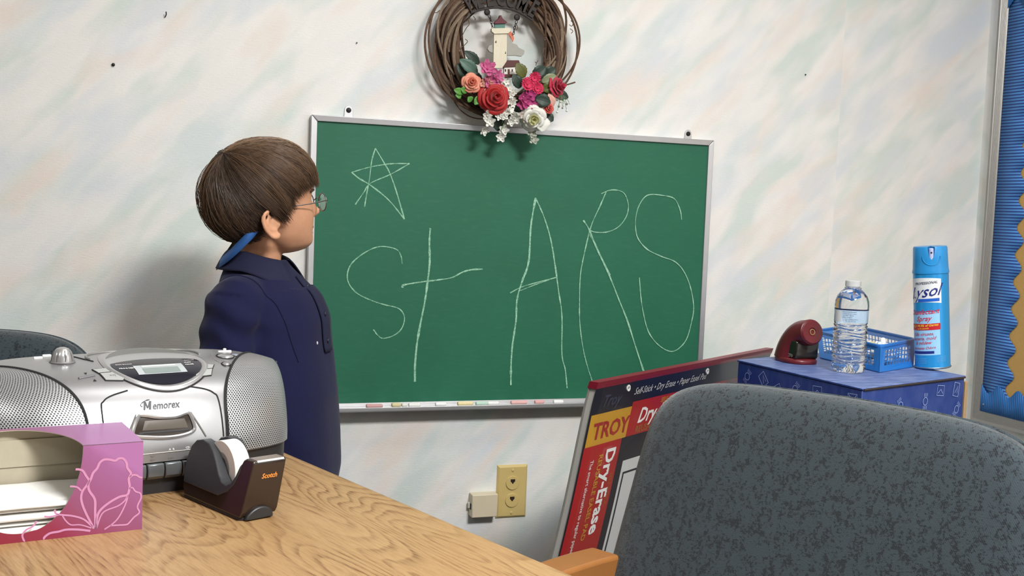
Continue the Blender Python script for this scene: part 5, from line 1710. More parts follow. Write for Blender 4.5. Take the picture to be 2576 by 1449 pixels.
hand = MB().ribbon([(q.x, q.y) for q in smooth_path([(0.055, 0.405, 0), (0.062, 0.385, 0), (0.070, 0.370, 0), (0.078, 0.360, 0)], 4)], [0.012] * 5 + [0.008] * 4 + [0.004] * 4)
hand.xf(lambda p: pad_pt(p.x, min(p.y, 0.40), 0.0016))
obj('pictured_hand', hand, RDK, cov, world=True)
def pad_text(s, u, sd, size, m, shear=0.0, bold=0.01, down=False, xs=1.0, align='LEFT', off=0.0014):
    mb = text_mb(s, size, shear=shear, bold=bold, align=align, res=2, xscale=xs)
    if down:
        mb.xf(lambda p: pad_pt(u + p.y, sd + p.x, off))
    else:
        mb.xf(lambda p: pad_pt(u + p.x, sd - p.y, off))
    return obj('lettering', mb, m, cov, world=True)
WHP = M('white_print', (0.74, 0.74, 0.72), 0.35)
REDL = M('red_lettering', rgb(150, 28, 34)[:3], 0.35)
pad_text('Troy', 0.030, 0.048, 0.030, M('dim_print', rgb(52, 56, 74)[:3], 0.4), 0.35, 0.02)
pad_text('TROY', 0.022, 0.106, 0.042, REDL, 0.0, 0.025, xs=1.06)
pad_text('Self-Stick • Dry Erase • Paper Easel Pad', 0.135, 0.038, 0.0185, M('grey_white_print', (0.5, 0.5, 0.5), 0.35), 0.35, 0.004, xs=0.95)
pad_text('SELF-STICK', 0.245, 0.0655, 0.0130, GOLD, 0.2, 0.02)
pad_text('Dry-Erase', 0.170, 0.0955, 0.040, WHP, 0.25, 0.02)
pad_text('REUSABLE EASEL PAD', 0.170, 0.1145, 0.0185, M('dull_gold', rgb(150, 96, 42)[:3], 0.4), 0.0, 0.015)
pad_text('Dry-Erase', 0.083, 0.130, 0.043, WHP, 0.0, 0.03, True, xs=0.93)
pad_text('SELF-STICK', 0.1115, 0.180, 0.0130, M('dull_gold', rgb(150, 96, 42)[:3], 0.4), 0.0, 0.01, True)
pad_text('REUSABLE EASEL PAD', 0.060, 0.138, 0.0185, GOLD, 0.0, 0.015, True, xs=0.92)
pad_text('The smart alternative to regular paper.', 0.034, 0.145, 0.0140, WHP, 0.0, 0.005, True, xs=0.80)
pad_text('Sheets stick', 0.104, 0.330, 0.0105, WHP, 0.0, 0.005, True)
pad_text('and adhere', 0.097, 0.330, 0.0105, WHP, 0.0, 0.005, True)
for u in (0.108, 0.412):
    c_ = pad_pt(u, 0.022, 0.002)
    obj('hanging_eyelet', MB().lathe([(0.0058, -0.001), (0.0058, 0.001), (0.0030, 0.0012), (0.0030, -0.001)], 20, frame(c_, PD, (0, 0, 1)), caps=False), M('eyelet_white', (0.65, 0.65, 0.63), 0.35), pad, world=True, smooth=True)
film = NT('clear_sleeve')
film.set(Transmission_Weight=1.0, Roughness=0.1, IOR=1.12, Alpha=0.12)
obj('plastic_sleeve', MB().grid(lambda i, j: pad_pt(-0.012 + (PW + 0.015) * i, 0.006 + (PH - 0.008) * j, 0.004 + 0.0035 * noise.noise(V((i * 5, j * 9, 1))) + (-0.010 if i == 0 else 0)), 40, 60), film.m, pad, world=True, smooth=True)

# ------------------------------------------------------------------ grapevine wreath
random.seed(11)
(wcx, wcz), = [(0.3916, 1.4205)]
wr = thing('wreath', 'round grapevine wreath with artificial roses and leaves above the chalkboard', 'wreath', (wcx, 0, wcz))
def vine_mat(name, lo, hi):
    t = NT(name)
    co = t.coords()
    a = t.noise(co, 160, 4, 0.7)
    b = t.noise(co, 22, 2, 0.5)
    t.color(t.mix(b, t.mix(a, rgb(*[v * 0.75 for v in lo]), rgb(*hi)), t.mix(a, rgb(*lo), rgb(*[min(255, v * 1.2) for v in hi]))))
    t.set(Roughness=0.75)
    t.bump(a, 0.5, 0.001)
    return t.m
VINE = vine_mat('grapevine_bark', (62, 44, 34), (110, 84, 64))
VINES = [VINE, VINE, vine_mat('dark_grapevine_bark', (40, 28, 22), (72, 52, 40)), vine_mat('grey_grapevine_bark', (92, 76, 62), (144, 124, 104))]
WR, WT = 0.1200, 0.0270
def vine_path(a0, span, r_off, ph, twist, amp, n=46, depth=1.0):
    pts = []
    for k in range(n + 1):
        t = k / n
        a = a0 + span * t
        b = ph + twist * a
        rr = WT * r_off * (1 + 0.25 * math.sin(3.1 * a + ph * 2))
        r = WR + rr * math.cos(b) + amp * math.sin(2.3 * a + ph)
        y = -0.034 + rr * 0.82 * math.sin(b) * depth
        if 4.0 < (a % (2 * PI)) < 5.4:
            y = max(y, -0.046)
        pts.append(V((r * math.cos(a), min(y, -0.004), r * 1.03 * math.sin(a))))
    return pts
for k in range(78):
    span = random.uniform(2.6, 6.0)
    r0 = random.uniform(0.0016, 0.0046) * (1.2 if k < 14 else 1)
    p = vine_path(random.uniform(0, 2 * PI), span, random.uniform(0.35, 1.0), random.uniform(0, 2 * PI), random.choice((-1.3, -0.8, 0.7, 1.2, 1.6)), random.uniform(-0.004, 0.004))
    obj('vine', MB().tube(p, [r0 * (1 - 0.35 * abs(2 * i / (len(p) - 1) - 1)) for i in range(len(p))], 6), random.choice(VINES), wr, smooth=True)
for a0, span, am in ((1.9, 2.2, 0.020), (2.3, 2.0, 0.028), (5.2, 2.4, 0.020), (5.7, 1.6, 0.026), (0.2, 1.5, 0.020), (3.2, 1.4, 0.018)):
    p = []
    for k in range(30):
        t = k / 29
        a = a0 + span * t
        r = WR + 0.024 + am * math.sin(PI * t)
        p.append(V((r * math.cos(a), -0.030 - 0.02 * math.sin(PI * t), r * math.sin(a))))
    obj('vine', MB().tube(p, 0.0024, 6), VINE, wr, smooth=True)
# the thin hoop seen at the lower left
p = []
for k in range(24):
    a = 3.9 + 0.75 * k / 23
    r = 0.150 + 0.016 * math.sin(PI * k / 23)
    p.append(V((r * math.cos(a), -0.03, r * math.sin(a))))
obj('vine', MB().tube(p, 0.0014, 5), VINE, wr, smooth=True)
def wl(px_pts, y):   # already wall coordinates -> wreath axes
    return [V((x - wcx, y, z - wcz)) for x, z in px_pts]
tendrils = [[(0.3053, 1.4587), (0.3119, 1.4634), (0.3152, 1.4685), (0.3117, 1.4698)], [(0.2979, 1.4258), (0.3075, 1.4452), (0.314, 1.4539), (0.3119, 1.4634)], [(0.2354, 1.4724), (0.2438, 1.4716), (0.2503, 1.477)], [(0.2987, 1.4056), (0.307, 1.4128), (0.3119, 1.4197), (0.3066, 1.4241)],
            [(0.4642, 1.3821), (0.4658, 1.388), (0.4691, 1.3933)], [(0.4658, 1.3864), (0.4621, 1.3902)], [(0.4878, 1.4588), (0.4855, 1.4295), (0.4856, 1.3879)], [(0.5179, 1.3422), (0.534, 1.3467), (0.5484, 1.352)], [(0.4841, 1.4211), (0.4791, 1.4124), (0.4851, 1.3979), (0.496, 1.3971)],
            [(0.5394, 1.4825), (0.5451, 1.478), (0.5417, 1.4711), (0.5361, 1.4739)], [(0.5383, 1.4657), (0.5449, 1.4613), (0.5415, 1.456)], [(0.4181, 1.4633), (0.4201, 1.4569), (0.4168, 1.4516)], [(0.3219, 1.4724), (0.3273, 1.4664), (0.3256, 1.4646)]]
for i, tpts in enumerate(tendrils):
    q = smooth_path(wl(tpts, -0.045 if i != 7 else -0.062), 6)
    obj('tendril', MB().tube(q, 0.0008 if i != 7 else 0.0017, 5), VINE, wr, smooth=True)

# iron welcome arch
IRON = M('rusty_iron', (0.035, 0.028, 0.026), 0.6, 0.5, 0.3, 120, 0.3)
wsn = thing('welcome_sign', 'dark iron welcome arch fixed across the top of the wreath', 'sign', (wcx, 0, wcz))
ap = [(0.3135, 1.4778), (0.3406, 1.4876), (0.3776, 1.4944), (0.4145, 1.4906), (0.4514, 1.4743)]
arc = smooth_path([V((x - wcx, -0.052, z - wcz)) for x, z in ap], 8)
mb = MB()
vs = []
for i, p in enumerate(arc):
    t_ = (arc[min(i + 1, len(arc) - 1)] - arc[max(i - 1, 0)]).normalized()
    nn = V((-t_.z, 0, t_.x))
    for s, y in ((-0.003, -0.003), (0.003, -0.003), (0.003, 0.003), (-0.003, 0.003)):
        vs.append(p + nn * s + V((0, y, 0)))
n_ = len(arc)
mb.add(vs, [(i * 4 + k, i * 4 + (k + 1) % 4, (i + 1) * 4 + (k + 1) % 4, (i + 1) * 4 + k) for i in range(n_ - 1) for k in range(4)] + [(3, 2, 1, 0), tuple((n_ - 1) * 4 + k for k in range(4))])
obj('arch_bar', mb, IRON, wsn, bevel=0.0006)
word = 'WELCOME'
for i, chx in enumerate(word):
    f = (i + 0.5) / len(word)
    q = f * (len(arc) - 1)
    i0 = min(int(q), len(arc) - 2)
    p = arc[i0] + (arc[i0 + 1] - arc[i0]) * (q - i0)
    t_ = (arc[i0 + 1] - arc[i0]).normalized()
    nn = V((-t_.z, 0, t_.x))
    lm = text_mb(chx, 0.050, bold=0.03, align='CENTER', res=3, xscale=0.60)
    lo = obj('letter', lm.xf(lambda v: p + nn * 0.003 + t_ * v.x + nn * v.y + V((0, -0.003, 0))), IRON, wsn)
    so = lo.modifiers.new('solid', 'SOLIDIFY')
    so.thickness = 0.005
    so.offset = 0
for px_ in (0, 1):
    x, z = [(0.3488, 1.4808), (0.4143, 1.4764)][px_]
    obj('rivet', MB().ball((x - wcx, -0.055, z - wcz), (0.0068, 0.003, 0.0068), 16, 8), IRON, wsn, smooth=True)

# hanging lighthouse plaque
(lx0, lz0), = [(0.385, 1.4122)]
lh = thing('lighthouse_plaque', 'painted lighthouse cut-out hanging on two chains inside the wreath', 'ornament', (lx0, 0, lz0))
def cut(pts, y0, y1, name, m, par=None, bev=0.0006):
    return obj(name, MB().prism([(x - lx0, z - lz0) for x, z in pts], -y1, -y0, Matrix(((1, 0, 0, 0), (0, 0, -1, 0), (0, 1, 0, 0), (0, 0, 0, 1)))), m, par or lh, bevel=bev)
def P_(nm, c, r=0.6):
    return M(nm, rgb(*c)[:3], r, 0, 0.08, 160)
CREAM, GREYR, TEAL, MRN, ORG, BRN = P_('cream_paint', (216, 208, 186)), P_('grey_rock_paint', (160, 158, 150)), P_('teal_paint', (84, 124, 114)), P_('dark_red_paint', (92, 34, 44)), P_('orange_paint', (214, 112, 84)), P_('brown_roof_paint', (84, 40, 36))
tower = cut([(0.3652, 1.4385), (0.3939, 1.441), (0.3959, 1.37), (0.3663, 1.3677)], -0.056, -0.050, 'tower', CREAM)
cut([(0.3588, 1.4485), (0.4004, 1.4531), (0.4007, 1.4465), (0.3956, 1.4412), (0.3653, 1.4377), (0.359, 1.4421)], -0.059, -0.050, 'gallery', CREAM)
cut([(0.3653, 1.4589), (0.3895, 1.4627), (0.3891, 1.452), (0.3674, 1.4493)], -0.055, -0.050, 'lantern_room', TEAL)
cut([(0.3635, 1.4603), (0.3744, 1.4711), (0.3759, 1.4769), (0.3793, 1.4772), (0.3813, 1.4717), (0.393, 1.4638), (0.3887, 1.461), (0.3662, 1.4581)], -0.058, -0.050, 'lantern_roof', MRN)
cut([(0.365, 1.4168), (0.3565, 1.4136), (0.3533, 1.4069), (0.3578, 1.4015), (0.3666, 1.399)], -0.052, -0.047, 'rock', GREYR)
cut([(0.3946, 1.4406), (0.4017, 1.4379), (0.4076, 1.4237), (0.4173, 1.4212), (0.4229, 1.4151), (0.4355, 1.4104), (0.434, 1.4029), (0.4289, 1.3975), (0.4165, 1.3982), (0.3964, 1.3965)], -0.052, -0.047, 'rock', GREYR)
cut([(0.3939, 1.4477), (0.4018, 1.4476), (0.4074, 1.4415), (0.4104, 1.4328), (0.4081, 1.4244), (0.4043, 1.4315), (0.3996, 1.4392), (0.3933, 1.4419)], -0.054, -0.0522, 'orange_arch', ORG)
cut([(0.3963, 1.3862), (0.4208, 1.3882), (0.4267, 1.3755), (0.3864, 1.3707)], -0.060, -0.050, 'cottage_roof', BRN)
cut([(0.3899, 1.3718), (0.4249, 1.3754), (0.4256, 1.3598), (0.3896, 1.3562)], -0.058, -0.050, 'cottage_wall', P_('white_paint', (226, 222, 214)))
cut([(0.3853, 1.3567), (0.4291, 1.3601), (0.4293, 1.3543), (0.3855, 1.3494)], -0.060, -0.050, 'cottage_base', BRN)
INKB = P_('dark_paint', (40, 30, 30))
for q in ([(0.3911, 1.3676), (0.3937, 1.3678), (0.3939, 1.3629), (0.3913, 1.3627)], [(0.406, 1.3688), (0.4086, 1.369), (0.4088, 1.3641), (0.4062, 1.3639)]):
    cut(q, -0.0586, -0.058, 'cottage_window', INKB, bev=0)
cut([(0.3972, 1.3681), (0.4016, 1.3684), (0.402, 1.3578), (0.3977, 1.3575)], -0.0588, -0.058, 'cottage_door', BRN, bev=0)
for q in ([(0.3679, 1.4206), (0.3703, 1.4257), (0.3714, 1.4201)], [(0.3905, 1.3997), (0.392, 1.4047), (0.3931, 1.3999)]):
    cut(q, -0.0566, -0.056, 'tower_window', INKB, tower, bev=0)
for links in ([(0.3517, 1.4754), (0.3545, 1.4692), (0.3564, 1.4637), (0.3584, 1.4582), (0.3603, 1.4527), (0.3622, 1.448)], [(0.4138, 1.469), (0.4114, 1.463), (0.4099, 1.4572), (0.4084, 1.4513), (0.4077, 1.4455), (0.407, 1.4406)]):
    for i in range(len(links) - 1):
        (xa, za), (xb, zb) = links[i], links[i + 1]
        a, b = V((xa - lx0, -0.058, za - lz0)), V((xb - lx0, -0.058, zb - lz0))
        c, d = (a + b) / 2, (b - a)
        L = d.length * 0.62
        d.normalize()
        sd = V((d.z, 0, -d.x)) if i % 2 == 0 else V((0.3 * d.z, 0.95, -0.3 * d.x))
        ringp = [c + d * L * math.cos(2 * PI * k / 14) + sd.normalized() * L * 0.55 * math.sin(2 * PI * k / 14) for k in range(14)]
        obj('chain_link', MB().tube(ringp, 0.0008, 5, closed=True), IRON, lh, smooth=True)

# artificial flowers fixed into the wreath
def petal_mat(name, c, c2=None, rough=0.6):
    t = NT(name)
    n_ = t.noise(t.coords(), 130, 3, 0.6)
    t.color(t.mix(n_, rgb(*c), rgb(*(c2 or c))))
    t.set(Roughness=rough, Sheen_Weight=0.2)
    return t.m
def orient(d):
    """Frame whose z axis is d."""
    d = V(d).normalized()
    return d.to_track_quat('Z', 'Y').to_matrix().to_4x4()
def rose(label, pos, R_, d, m, layers=5, closed=0.5, roll=0.0, name='rose', inner=None, few=False):
    e = sub_empty(name, wr, pos)
    e['label'] = label
    rot = orient(d) @ Matrix.Rotation(roll, 4, 'Z')
    obj('bud', MB().ball(tuple(rot @ V((0, 0, R_ * 0.22))), R_ * 0.17, 10, 8), inner or m, e, smooth=True)
    for L in range(layers):
        f = L / max(1, layers - 1)                     # 0 outside .. 1 inside
        npet = ((5, 4, 4, 3, 2, 2) if not few else (3, 3, 3, 2, 2, 2))[min(L, 5)]
        rad = R_ * (1.0 - 0.78 * f)
        for k in range(npet):
            a0 = 2 * PI * (k / npet) + L * 0.55
            wdt = 2 * PI / npet * 0.72
            def P(i, j, a0=a0, wdt=wdt, rad=rad, f=f, L=L, k=k):
                a = a0 + (i - 0.5) * 2 * wdt * (0.55 + 0.45 * math.sin(PI * min(1, j * 0.9 + 0.1)))
                open_ = (1 - f) * (1 - closed)
                r = rad * (0.25 + 0.75 * j ** (0.75 + 0.5 * f)) * (1 + open_ * 0.12 * j)
                z = R_ * (0.85 * (0.30 + 0.70 * f) * j - 0.25 * (1 - f)) - R_ * 0.42 * open_ * max(0, j - 0.72) * 3
                edge = (2 * i - 1) ** 2
                z -= R_ * 0.16 * edge * j
                r *= 1 - 0.05 * edge + 0.05 * noise.noise(V((a * 2, j * 2, L * 3.0 + k)))
                return rot @ V((r * math.cos(a), r * math.sin(a), z))
            po = obj('petal', MB().grid(P, 8, 7), inner if (inner and f > 0.55) else m, e, smooth=True, angle=180)
            so = po.modifiers.new('thick', 'SOLIDIFY')
            so.thickness = 0.0005
    return e
def blossom(label, pos, R_, d, m, n=5, name='blossom', cup=0.35, center=None, layers=1, notch=0.0, roll=0.0):
    e = sub_empty(name, wr, pos)
    if label:
        e['label'] = label
    rot = orient(d) @ Matrix.Rotation(roll, 4, 'Z')
    for L in range(layers):
        for k in range(n):
            a0 = 2 * PI * k / n + L * PI / n
            rr = R_ * (1 - 0.35 * L)
            def P(i, j, a0=a0, rr=rr, L=L):
                w = (i - 0.5) * 2
                half = PI / n * (1.15 if n < 9 else 1.6) * math.sin(PI * (0.12 + 0.80 * j)) ** 0.8
                r = rr * j * (1 - 0.10 * w * w - notch * (1 - abs(w)) * (j > 0.95))
                z = rr * (cup + 0.25 * L) * j ** 1.5 + rr * 0.10 * math.sin(w * 4 + a0 * 3) * j
                return rot @ V((r * math.cos(a0 + w * half), r * math.sin(a0 + w * half), z))
            po = obj('petal', MB().grid(P, 5, 4), m, e, smooth=True, angle=180)
    obj('flower_centre', MB().ball(tuple(rot @ V((0, 0, R_ * 0.10))), R_ * 0.14, 8, 6), center or m, e, smooth=True)
    return e
def leaf(pos, tip, width, m, curl=0.25, name='leaf', n=9):
    a, b = V(pos), V(tip)
    d = b - a
    L = d.length
    d.normalize()
    s = d.cross(V((0, -1, 0))).normalized()
    up = s.cross(d)
    if up.y > 0:
        up = -up
    def P(i, j):
        w = (j - 0.5) * 2
        hw = width * 0.5 * (math.sin(PI * min(1, i * 0.94 + 0.05)) ** 0.75) * (1 + 0.06 * math.sin(i * 34))
        return a + d * (L * i) + s * (w * hw) + up * (curl * L * math.sin(PI * i) * 0.35 + abs(w) * hw * 0.28)
    o = obj(name, MB().grid(P, 14, 4), m, wr, smooth=True, angle=180)
    so = o.modifiers.new('thick', 'SOLIDIFY')
    so.thickness = 0.0004
    vein = [P(k / 10 * 0.95, 0.5) - up * -0.0004 for k in range(11)]
    obj('leaf_vein', MB().tube(vein, 0.00045, 4), m, o)
    return o
def wp(px_, y):
    x, z = px_
    return V((x - wcx, y, z - wcz))
DKG = petal_mat('dark_green_leaf', (22, 40, 34), (40, 66, 52), 0.5)
GRG = petal_mat('grey_green_leaf', (62, 92, 80), (84, 116, 100), 0.5)
OLV = petal_mat('olive_leaf', (72, 80, 28), (104, 106, 44), 0.5)
BRG = petal_mat('bright_green_leaf', (56, 120, 34), (96, 160, 62), 0.5)
PALEL = petal_mat('pale_green_leaf', (120, 132, 96), (146, 152, 118), 0.5)
for m, w, y, (a, b) in (
        (DKG, 0.020, -0.0640, [(0.3328, 1.3733), (0.2987, 1.3963)]), (GRG, 0.026, -0.0690, [(0.3276, 1.3527), (0.2875, 1.3777)]), (DKG, 0.026, -0.0620, [(0.3108, 1.3434), (0.2844, 1.3695)]),
        (DKG, 0.026, -0.0640, [(0.341, 1.3375), (0.3064, 1.3471)]), (OLV, 0.026, -0.0840, [(0.4248, 1.3501), (0.4052, 1.3779)]), (DKG, 0.024, -0.0840, [(0.4169, 1.3283), (0.3984, 1.3546)]),
        (DKG, 0.028, -0.0660, [(0.4494, 1.3537), (0.4768, 1.378)]), (DKG, 0.026, -0.0640, [(0.4776, 1.36), (0.5002, 1.3766)]), (PALEL, 0.020, -0.0800, [(0.4656, 1.3449), (0.4952, 1.3603)]),
        (OLV, 0.022, -0.0800, [(0.4663, 1.3286), (0.4926, 1.3387)]), (DKG, 0.028, -0.0920, [(0.4492, 1.3085), (0.4814, 1.3009)]), (DKG, 0.022, -0.0690, [(0.4998, 1.3235), (0.5299, 1.3173)]),
        (DKG, 0.020, -0.0690, [(0.4812, 1.2775), (0.4979, 1.2661)]), (DKG, 0.030, -0.0600, [(0.3754, 1.2751), (0.3786, 1.2384)]), (DKG, 0.028, -0.0600, [(0.4183, 1.2968), (0.4196, 1.2656)]), (DKG, 0.024, -0.0660, [(0.3603, 1.286), (0.3795, 1.3037)]),
        (DKG, 0.026, -0.0620, [(0.4549, 1.2678), (0.4308, 1.2514)])):
    leaf(wp(a, y), wp(b, y - 0.004), w, m)
for a, b in ([(0.296, 1.3099), (0.2748, 1.3148)], [(0.292, 1.3048), (0.2786, 1.3039)], [(0.3231, 1.2892), (0.3293, 1.3074)], [(0.3303, 1.3035), (0.3198, 1.2874)], [(0.3136, 1.2942), (0.3056, 1.3026)], [(0.34, 1.296), (0.3362, 1.282)], [(0.3044, 1.3121), (0.2898, 1.3191)]):
    leaf(wp(a, -0.0800), wp(b, -0.0840), 0.015, BRG, n=6)
RED_, RED2 = petal_mat('red_silk', (150, 10, 16), (190, 22, 26)), None
PEACH = petal_mat('peach_silk', (222, 130, 104), (236, 164, 136))
PEACHR = petal_mat('peach_silk_core', (196, 92, 66), (214, 118, 90))
MAG = petal_mat('magenta_silk', (150, 26, 96), (186, 62, 126))
PINK = petal_mat('pink_silk', (190, 66, 130), (214, 124, 164))
HOT = petal_mat('hot_pink_silk', (196, 28, 78), (224, 58, 104))
CRIM = petal_mat('crimson_silk', (168, 16, 52), (196, 36, 74))
WHITE_ = petal_mat('white_silk', (214, 214, 204), (232, 232, 226))
CREAMG = petal_mat('cream_green_silk', (190, 190, 130), (206, 206, 156))
SALM = petal_mat('salmon_silk', (216, 150, 132), (230, 182, 166))
YC = petal_mat('yellow_centre', (150, 130, 60), (190, 170, 90))
F_ = lambda dx=0.0, dz=0.0: (dx, -1.0, dz)
rose('peach rose at the upper left', wp([(0.3118, 1.3316)][0], -0.0860), 0.0205, F_(-.15, .15), PEACH, 5, 0.55, 0.4, inner=PEACHR)
rose('large red rose', wp([(0.3591, 1.3035)][0], -0.0940), 0.0335, F_(-.05, .05), RED_, 5, 0.55, 0.9, few=True)
rose('crimson rose at the right edge', wp([(0.5005, 1.338)][0], -0.0820), 0.0240, F_(.75, .25), CRIM, 5, 0.6, 0.2)
rose('white rose at the bottom right', wp([(0.4457, 1.2662)][0], -0.0940), 0.0270, F_(-.25, -.25), WHITE_, 5, 0.45, 0.5, inner=CREAMG)
leaf(wp([(0.463, 1.273)][0], -0.0860), wp([(0.468, 1.2405)][0], -0.0920), 0.034, WHITE_, name='loose_petal')
rose('small salmon rosebud at the right', wp([(0.4798, 1.2907)][0], -0.0920), 0.0115, F_(.1, .2), petal_mat('salmon_red_silk', (196, 66, 60), (214, 92, 80)), 4, 0.7, 0.0, name='rosebud')
leaf(wp([(0.4907, 1.2953)][0], -0.0840), wp([(0.4789, 1.3208)][0], -0.0880), 0.018, SALM, name='loose_petal')
for px_, R_, m, d in (([(0.3434, 1.3608)][0], 0.0200, PINK, F_(-.1, .3)), ([(0.3522, 1.338)][0], 0.0195, PINK, F_(.1, -.1)), ([(0.3658, 1.3484)][0], 0.0150, PINK, F_(.3, .1)), ([(0.3424, 1.3322)][0], 0.0150, SALM, F_(-.2, -.3))):
    blossom('ruffled pink blossom', wp(px_, -0.0880), R_, d, m, 6, 'ruffled_blossom', 0.45, MAG, 2, 0.1, random.uniform(0, 1))
for px_, R_ in (([(0.4294, 1.3362)][0], 0.0175), ([(0.4459, 1.351)][0], 0.0145), ([(0.4526, 1.3296)][0], 0.0150)):
    blossom('hot pink zinnia', wp(px_, -0.0920), R_, F_(random.uniform(-.2, .2), random.uniform(-.1, .2)), HOT, 11, 'zinnia', 0.22, CRIM, 2, 0.25, random.uniform(0, 1))
for px_, R_ in (([(0.4225, 1.3107)][0], 0.0125), ([(0.4277, 1.2985)][0], 0.0140), ([(0.44, 1.3141)][0], 0.0120), ([(0.4426, 1.2962)][0], 0.0120), ([(0.4203, 1.2952)][0], 0.0110), ([(0.435, 1.3207)][0], 0.0110)):
    blossom(None, wp(px_, -0.0900), R_, F_(random.uniform(-.4, .4), random.uniform(-.4, .4)), MAG, 4, 'hydrangea_floret', 0.5, PINK, 1, 0, random.uniform(0, 2))
for i, (px_, R_, y) in enumerate([(q, 0.0075, -0.0880) for q in [(0.3784, 1.3425), (0.3856, 1.3374), (0.3756, 1.3286), (0.3826, 1.3251), (0.3939, 1.3242), (0.402, 1.3175), (0.397, 1.3115), (0.4035, 1.3022), (0.3958, 1.2984), (0.4012, 1.2939)]] +
                                 [(q, 0.0100, -0.0880) for q in [(0.3772, 1.278), (0.3877, 1.2754), (0.3963, 1.2792), (0.3828, 1.2678), (0.3733, 1.268), (0.4035, 1.2715), (0.4088, 1.2702), (0.3989, 1.2582), (0.3498, 1.2738), (0.3449, 1.2678), (0.4312, 1.2798), (0.4228, 1.2711), (0.4283, 1.2649)]] +
                                 [(q, 0.0125, -0.0900) for q in [(0.3531, 1.2553), (0.4073, 1.266)]] + [(q, 0.0115, -0.0740) for q in [(0.345, 1.2375), (0.3891, 1.2402), (0.3827, 1.2267), (0.4499, 1.2372), (0.4549, 1.2234)]]):
    m = WHITE_ if i not in (18, 21, 22, 28) else petal_mat('dusty_white_silk', (196, 182, 172), (212, 200, 190))
    if i >= 28:
        m = petal_mat('sheer_white_silk', (168, 172, 158), (186, 190, 176))
    blossom(None, wp(px_, y), R_, F_(random.uniform(-.5, .5), random.uniform(-.6, .4)), m, 5, 'white_floret', 0.4, YC if i < 12 else WHITE_, 1 if i < 10 else 2, 0, random.uniform(0, 2))
STEM = petal_mat('flower_stem', (96, 120, 84), (120, 140, 104))
for pts in ([(0.3959, 1.2699), (0.3894, 1.2589), (0.3865, 1.2448)], [(0.3894, 1.2589), (0.3831, 1.2421), (0.3818, 1.2314)], [(0.3568, 1.2512), (0.3484, 1.2441), (0.3443, 1.239)], [(0.453, 1.2505), (0.4534, 1.2422), (0.4523, 1.2256)], [(0.4121, 1.3091), (0.4075, 1.2949), (0.3992, 1.2846)]):
    obj('stem', MB().tube(smooth_path(wl(pts, -0.0760), 5), 0.0008, 5), STEM, wr, smooth=True)
beads = [(0.5006, 1.3094), (0.5088, 1.3067), (0.5168, 1.3097), (0.5225, 1.3026), (0.5287, 1.3047), (0.5017, 1.2847), (0.513, 1.2937), (0.5232, 1.2886), (0.5155, 1.2989), (0.5048, 1.2965)]
root_ = wp([(0.5037, 1.3212)][0], -0.0780)
for k, q in enumerate(beads):
    e_ = wp(q, -0.0840)
    m_ = (root_ + e_) / 2 + V((0.002, -0.004, 0.004))
    sp = obj('spray_stem', MB().tube(smooth_path([root_, m_, e_], 5), 0.0005, 4), STEM, wr, smooth=True)
    obj('spray_bud', MB().ball(tuple(e_), 0.0027 if k % 2 else 0.0021, 8, 6), WHITE_ if k % 3 else petal_mat('bead_grey', (110, 108, 100), (140, 138, 128)), sp, smooth=True)

# ------------------------------------------------------------------ the boy
RIGHT = V((0.9443, -0.3290, 0)).normalized()      # direction he faces, before body and head turns
base_a = math.atan2(RIGHT.y, RIGHT.x)
BODY_A = base_a + math.radians(12.4 - 20)          # chest turned a little into the room
HEAD_A = base_a + math.radians(12.4 + 23)          # head turned towards the board
boy = thing('person', 'young boy in navy polo shirt and glasses looking at the chalkboard', 'person', (-0.1127, -0.3728, 0.0), BODY_A)
SKIN = NT('skin')
sn = SKIN.noise(SKIN.coords(), 60, 3, 0.6)
SKIN.color(SKIN.mix(sn, rgb(192, 138, 106), rgb(210, 160, 128)))
SKIN.set(Roughness=0.5, Subsurface_Weight=0.12, Subsurface_Radius=(0.012, 0.005, 0.003), Subsurface_Scale=0.5, Specular_IOR_Level=0.35)
SKIN = SKIN.m
ROT_B = Matrix.Rotation(BODY_A, 4, 'Z')
inv_b = Matrix.Rotation(-BODY_A, 3, 'Z')
side_dir = inv_b @ V((0.9435, -0.3289, 0))          # along the wall, in body axes
def B(f, l, z):
    return V((f, l, z))
HEAD_O = side_dir * -0.0075 + V((0, 0, 1.0665))
HM = Matrix.Translation(HEAD_O) @ Matrix.Rotation(HEAD_A - BODY_A, 4, 'Z') @ Matrix.Rotation(math.radians(-9), 4, 'Y')
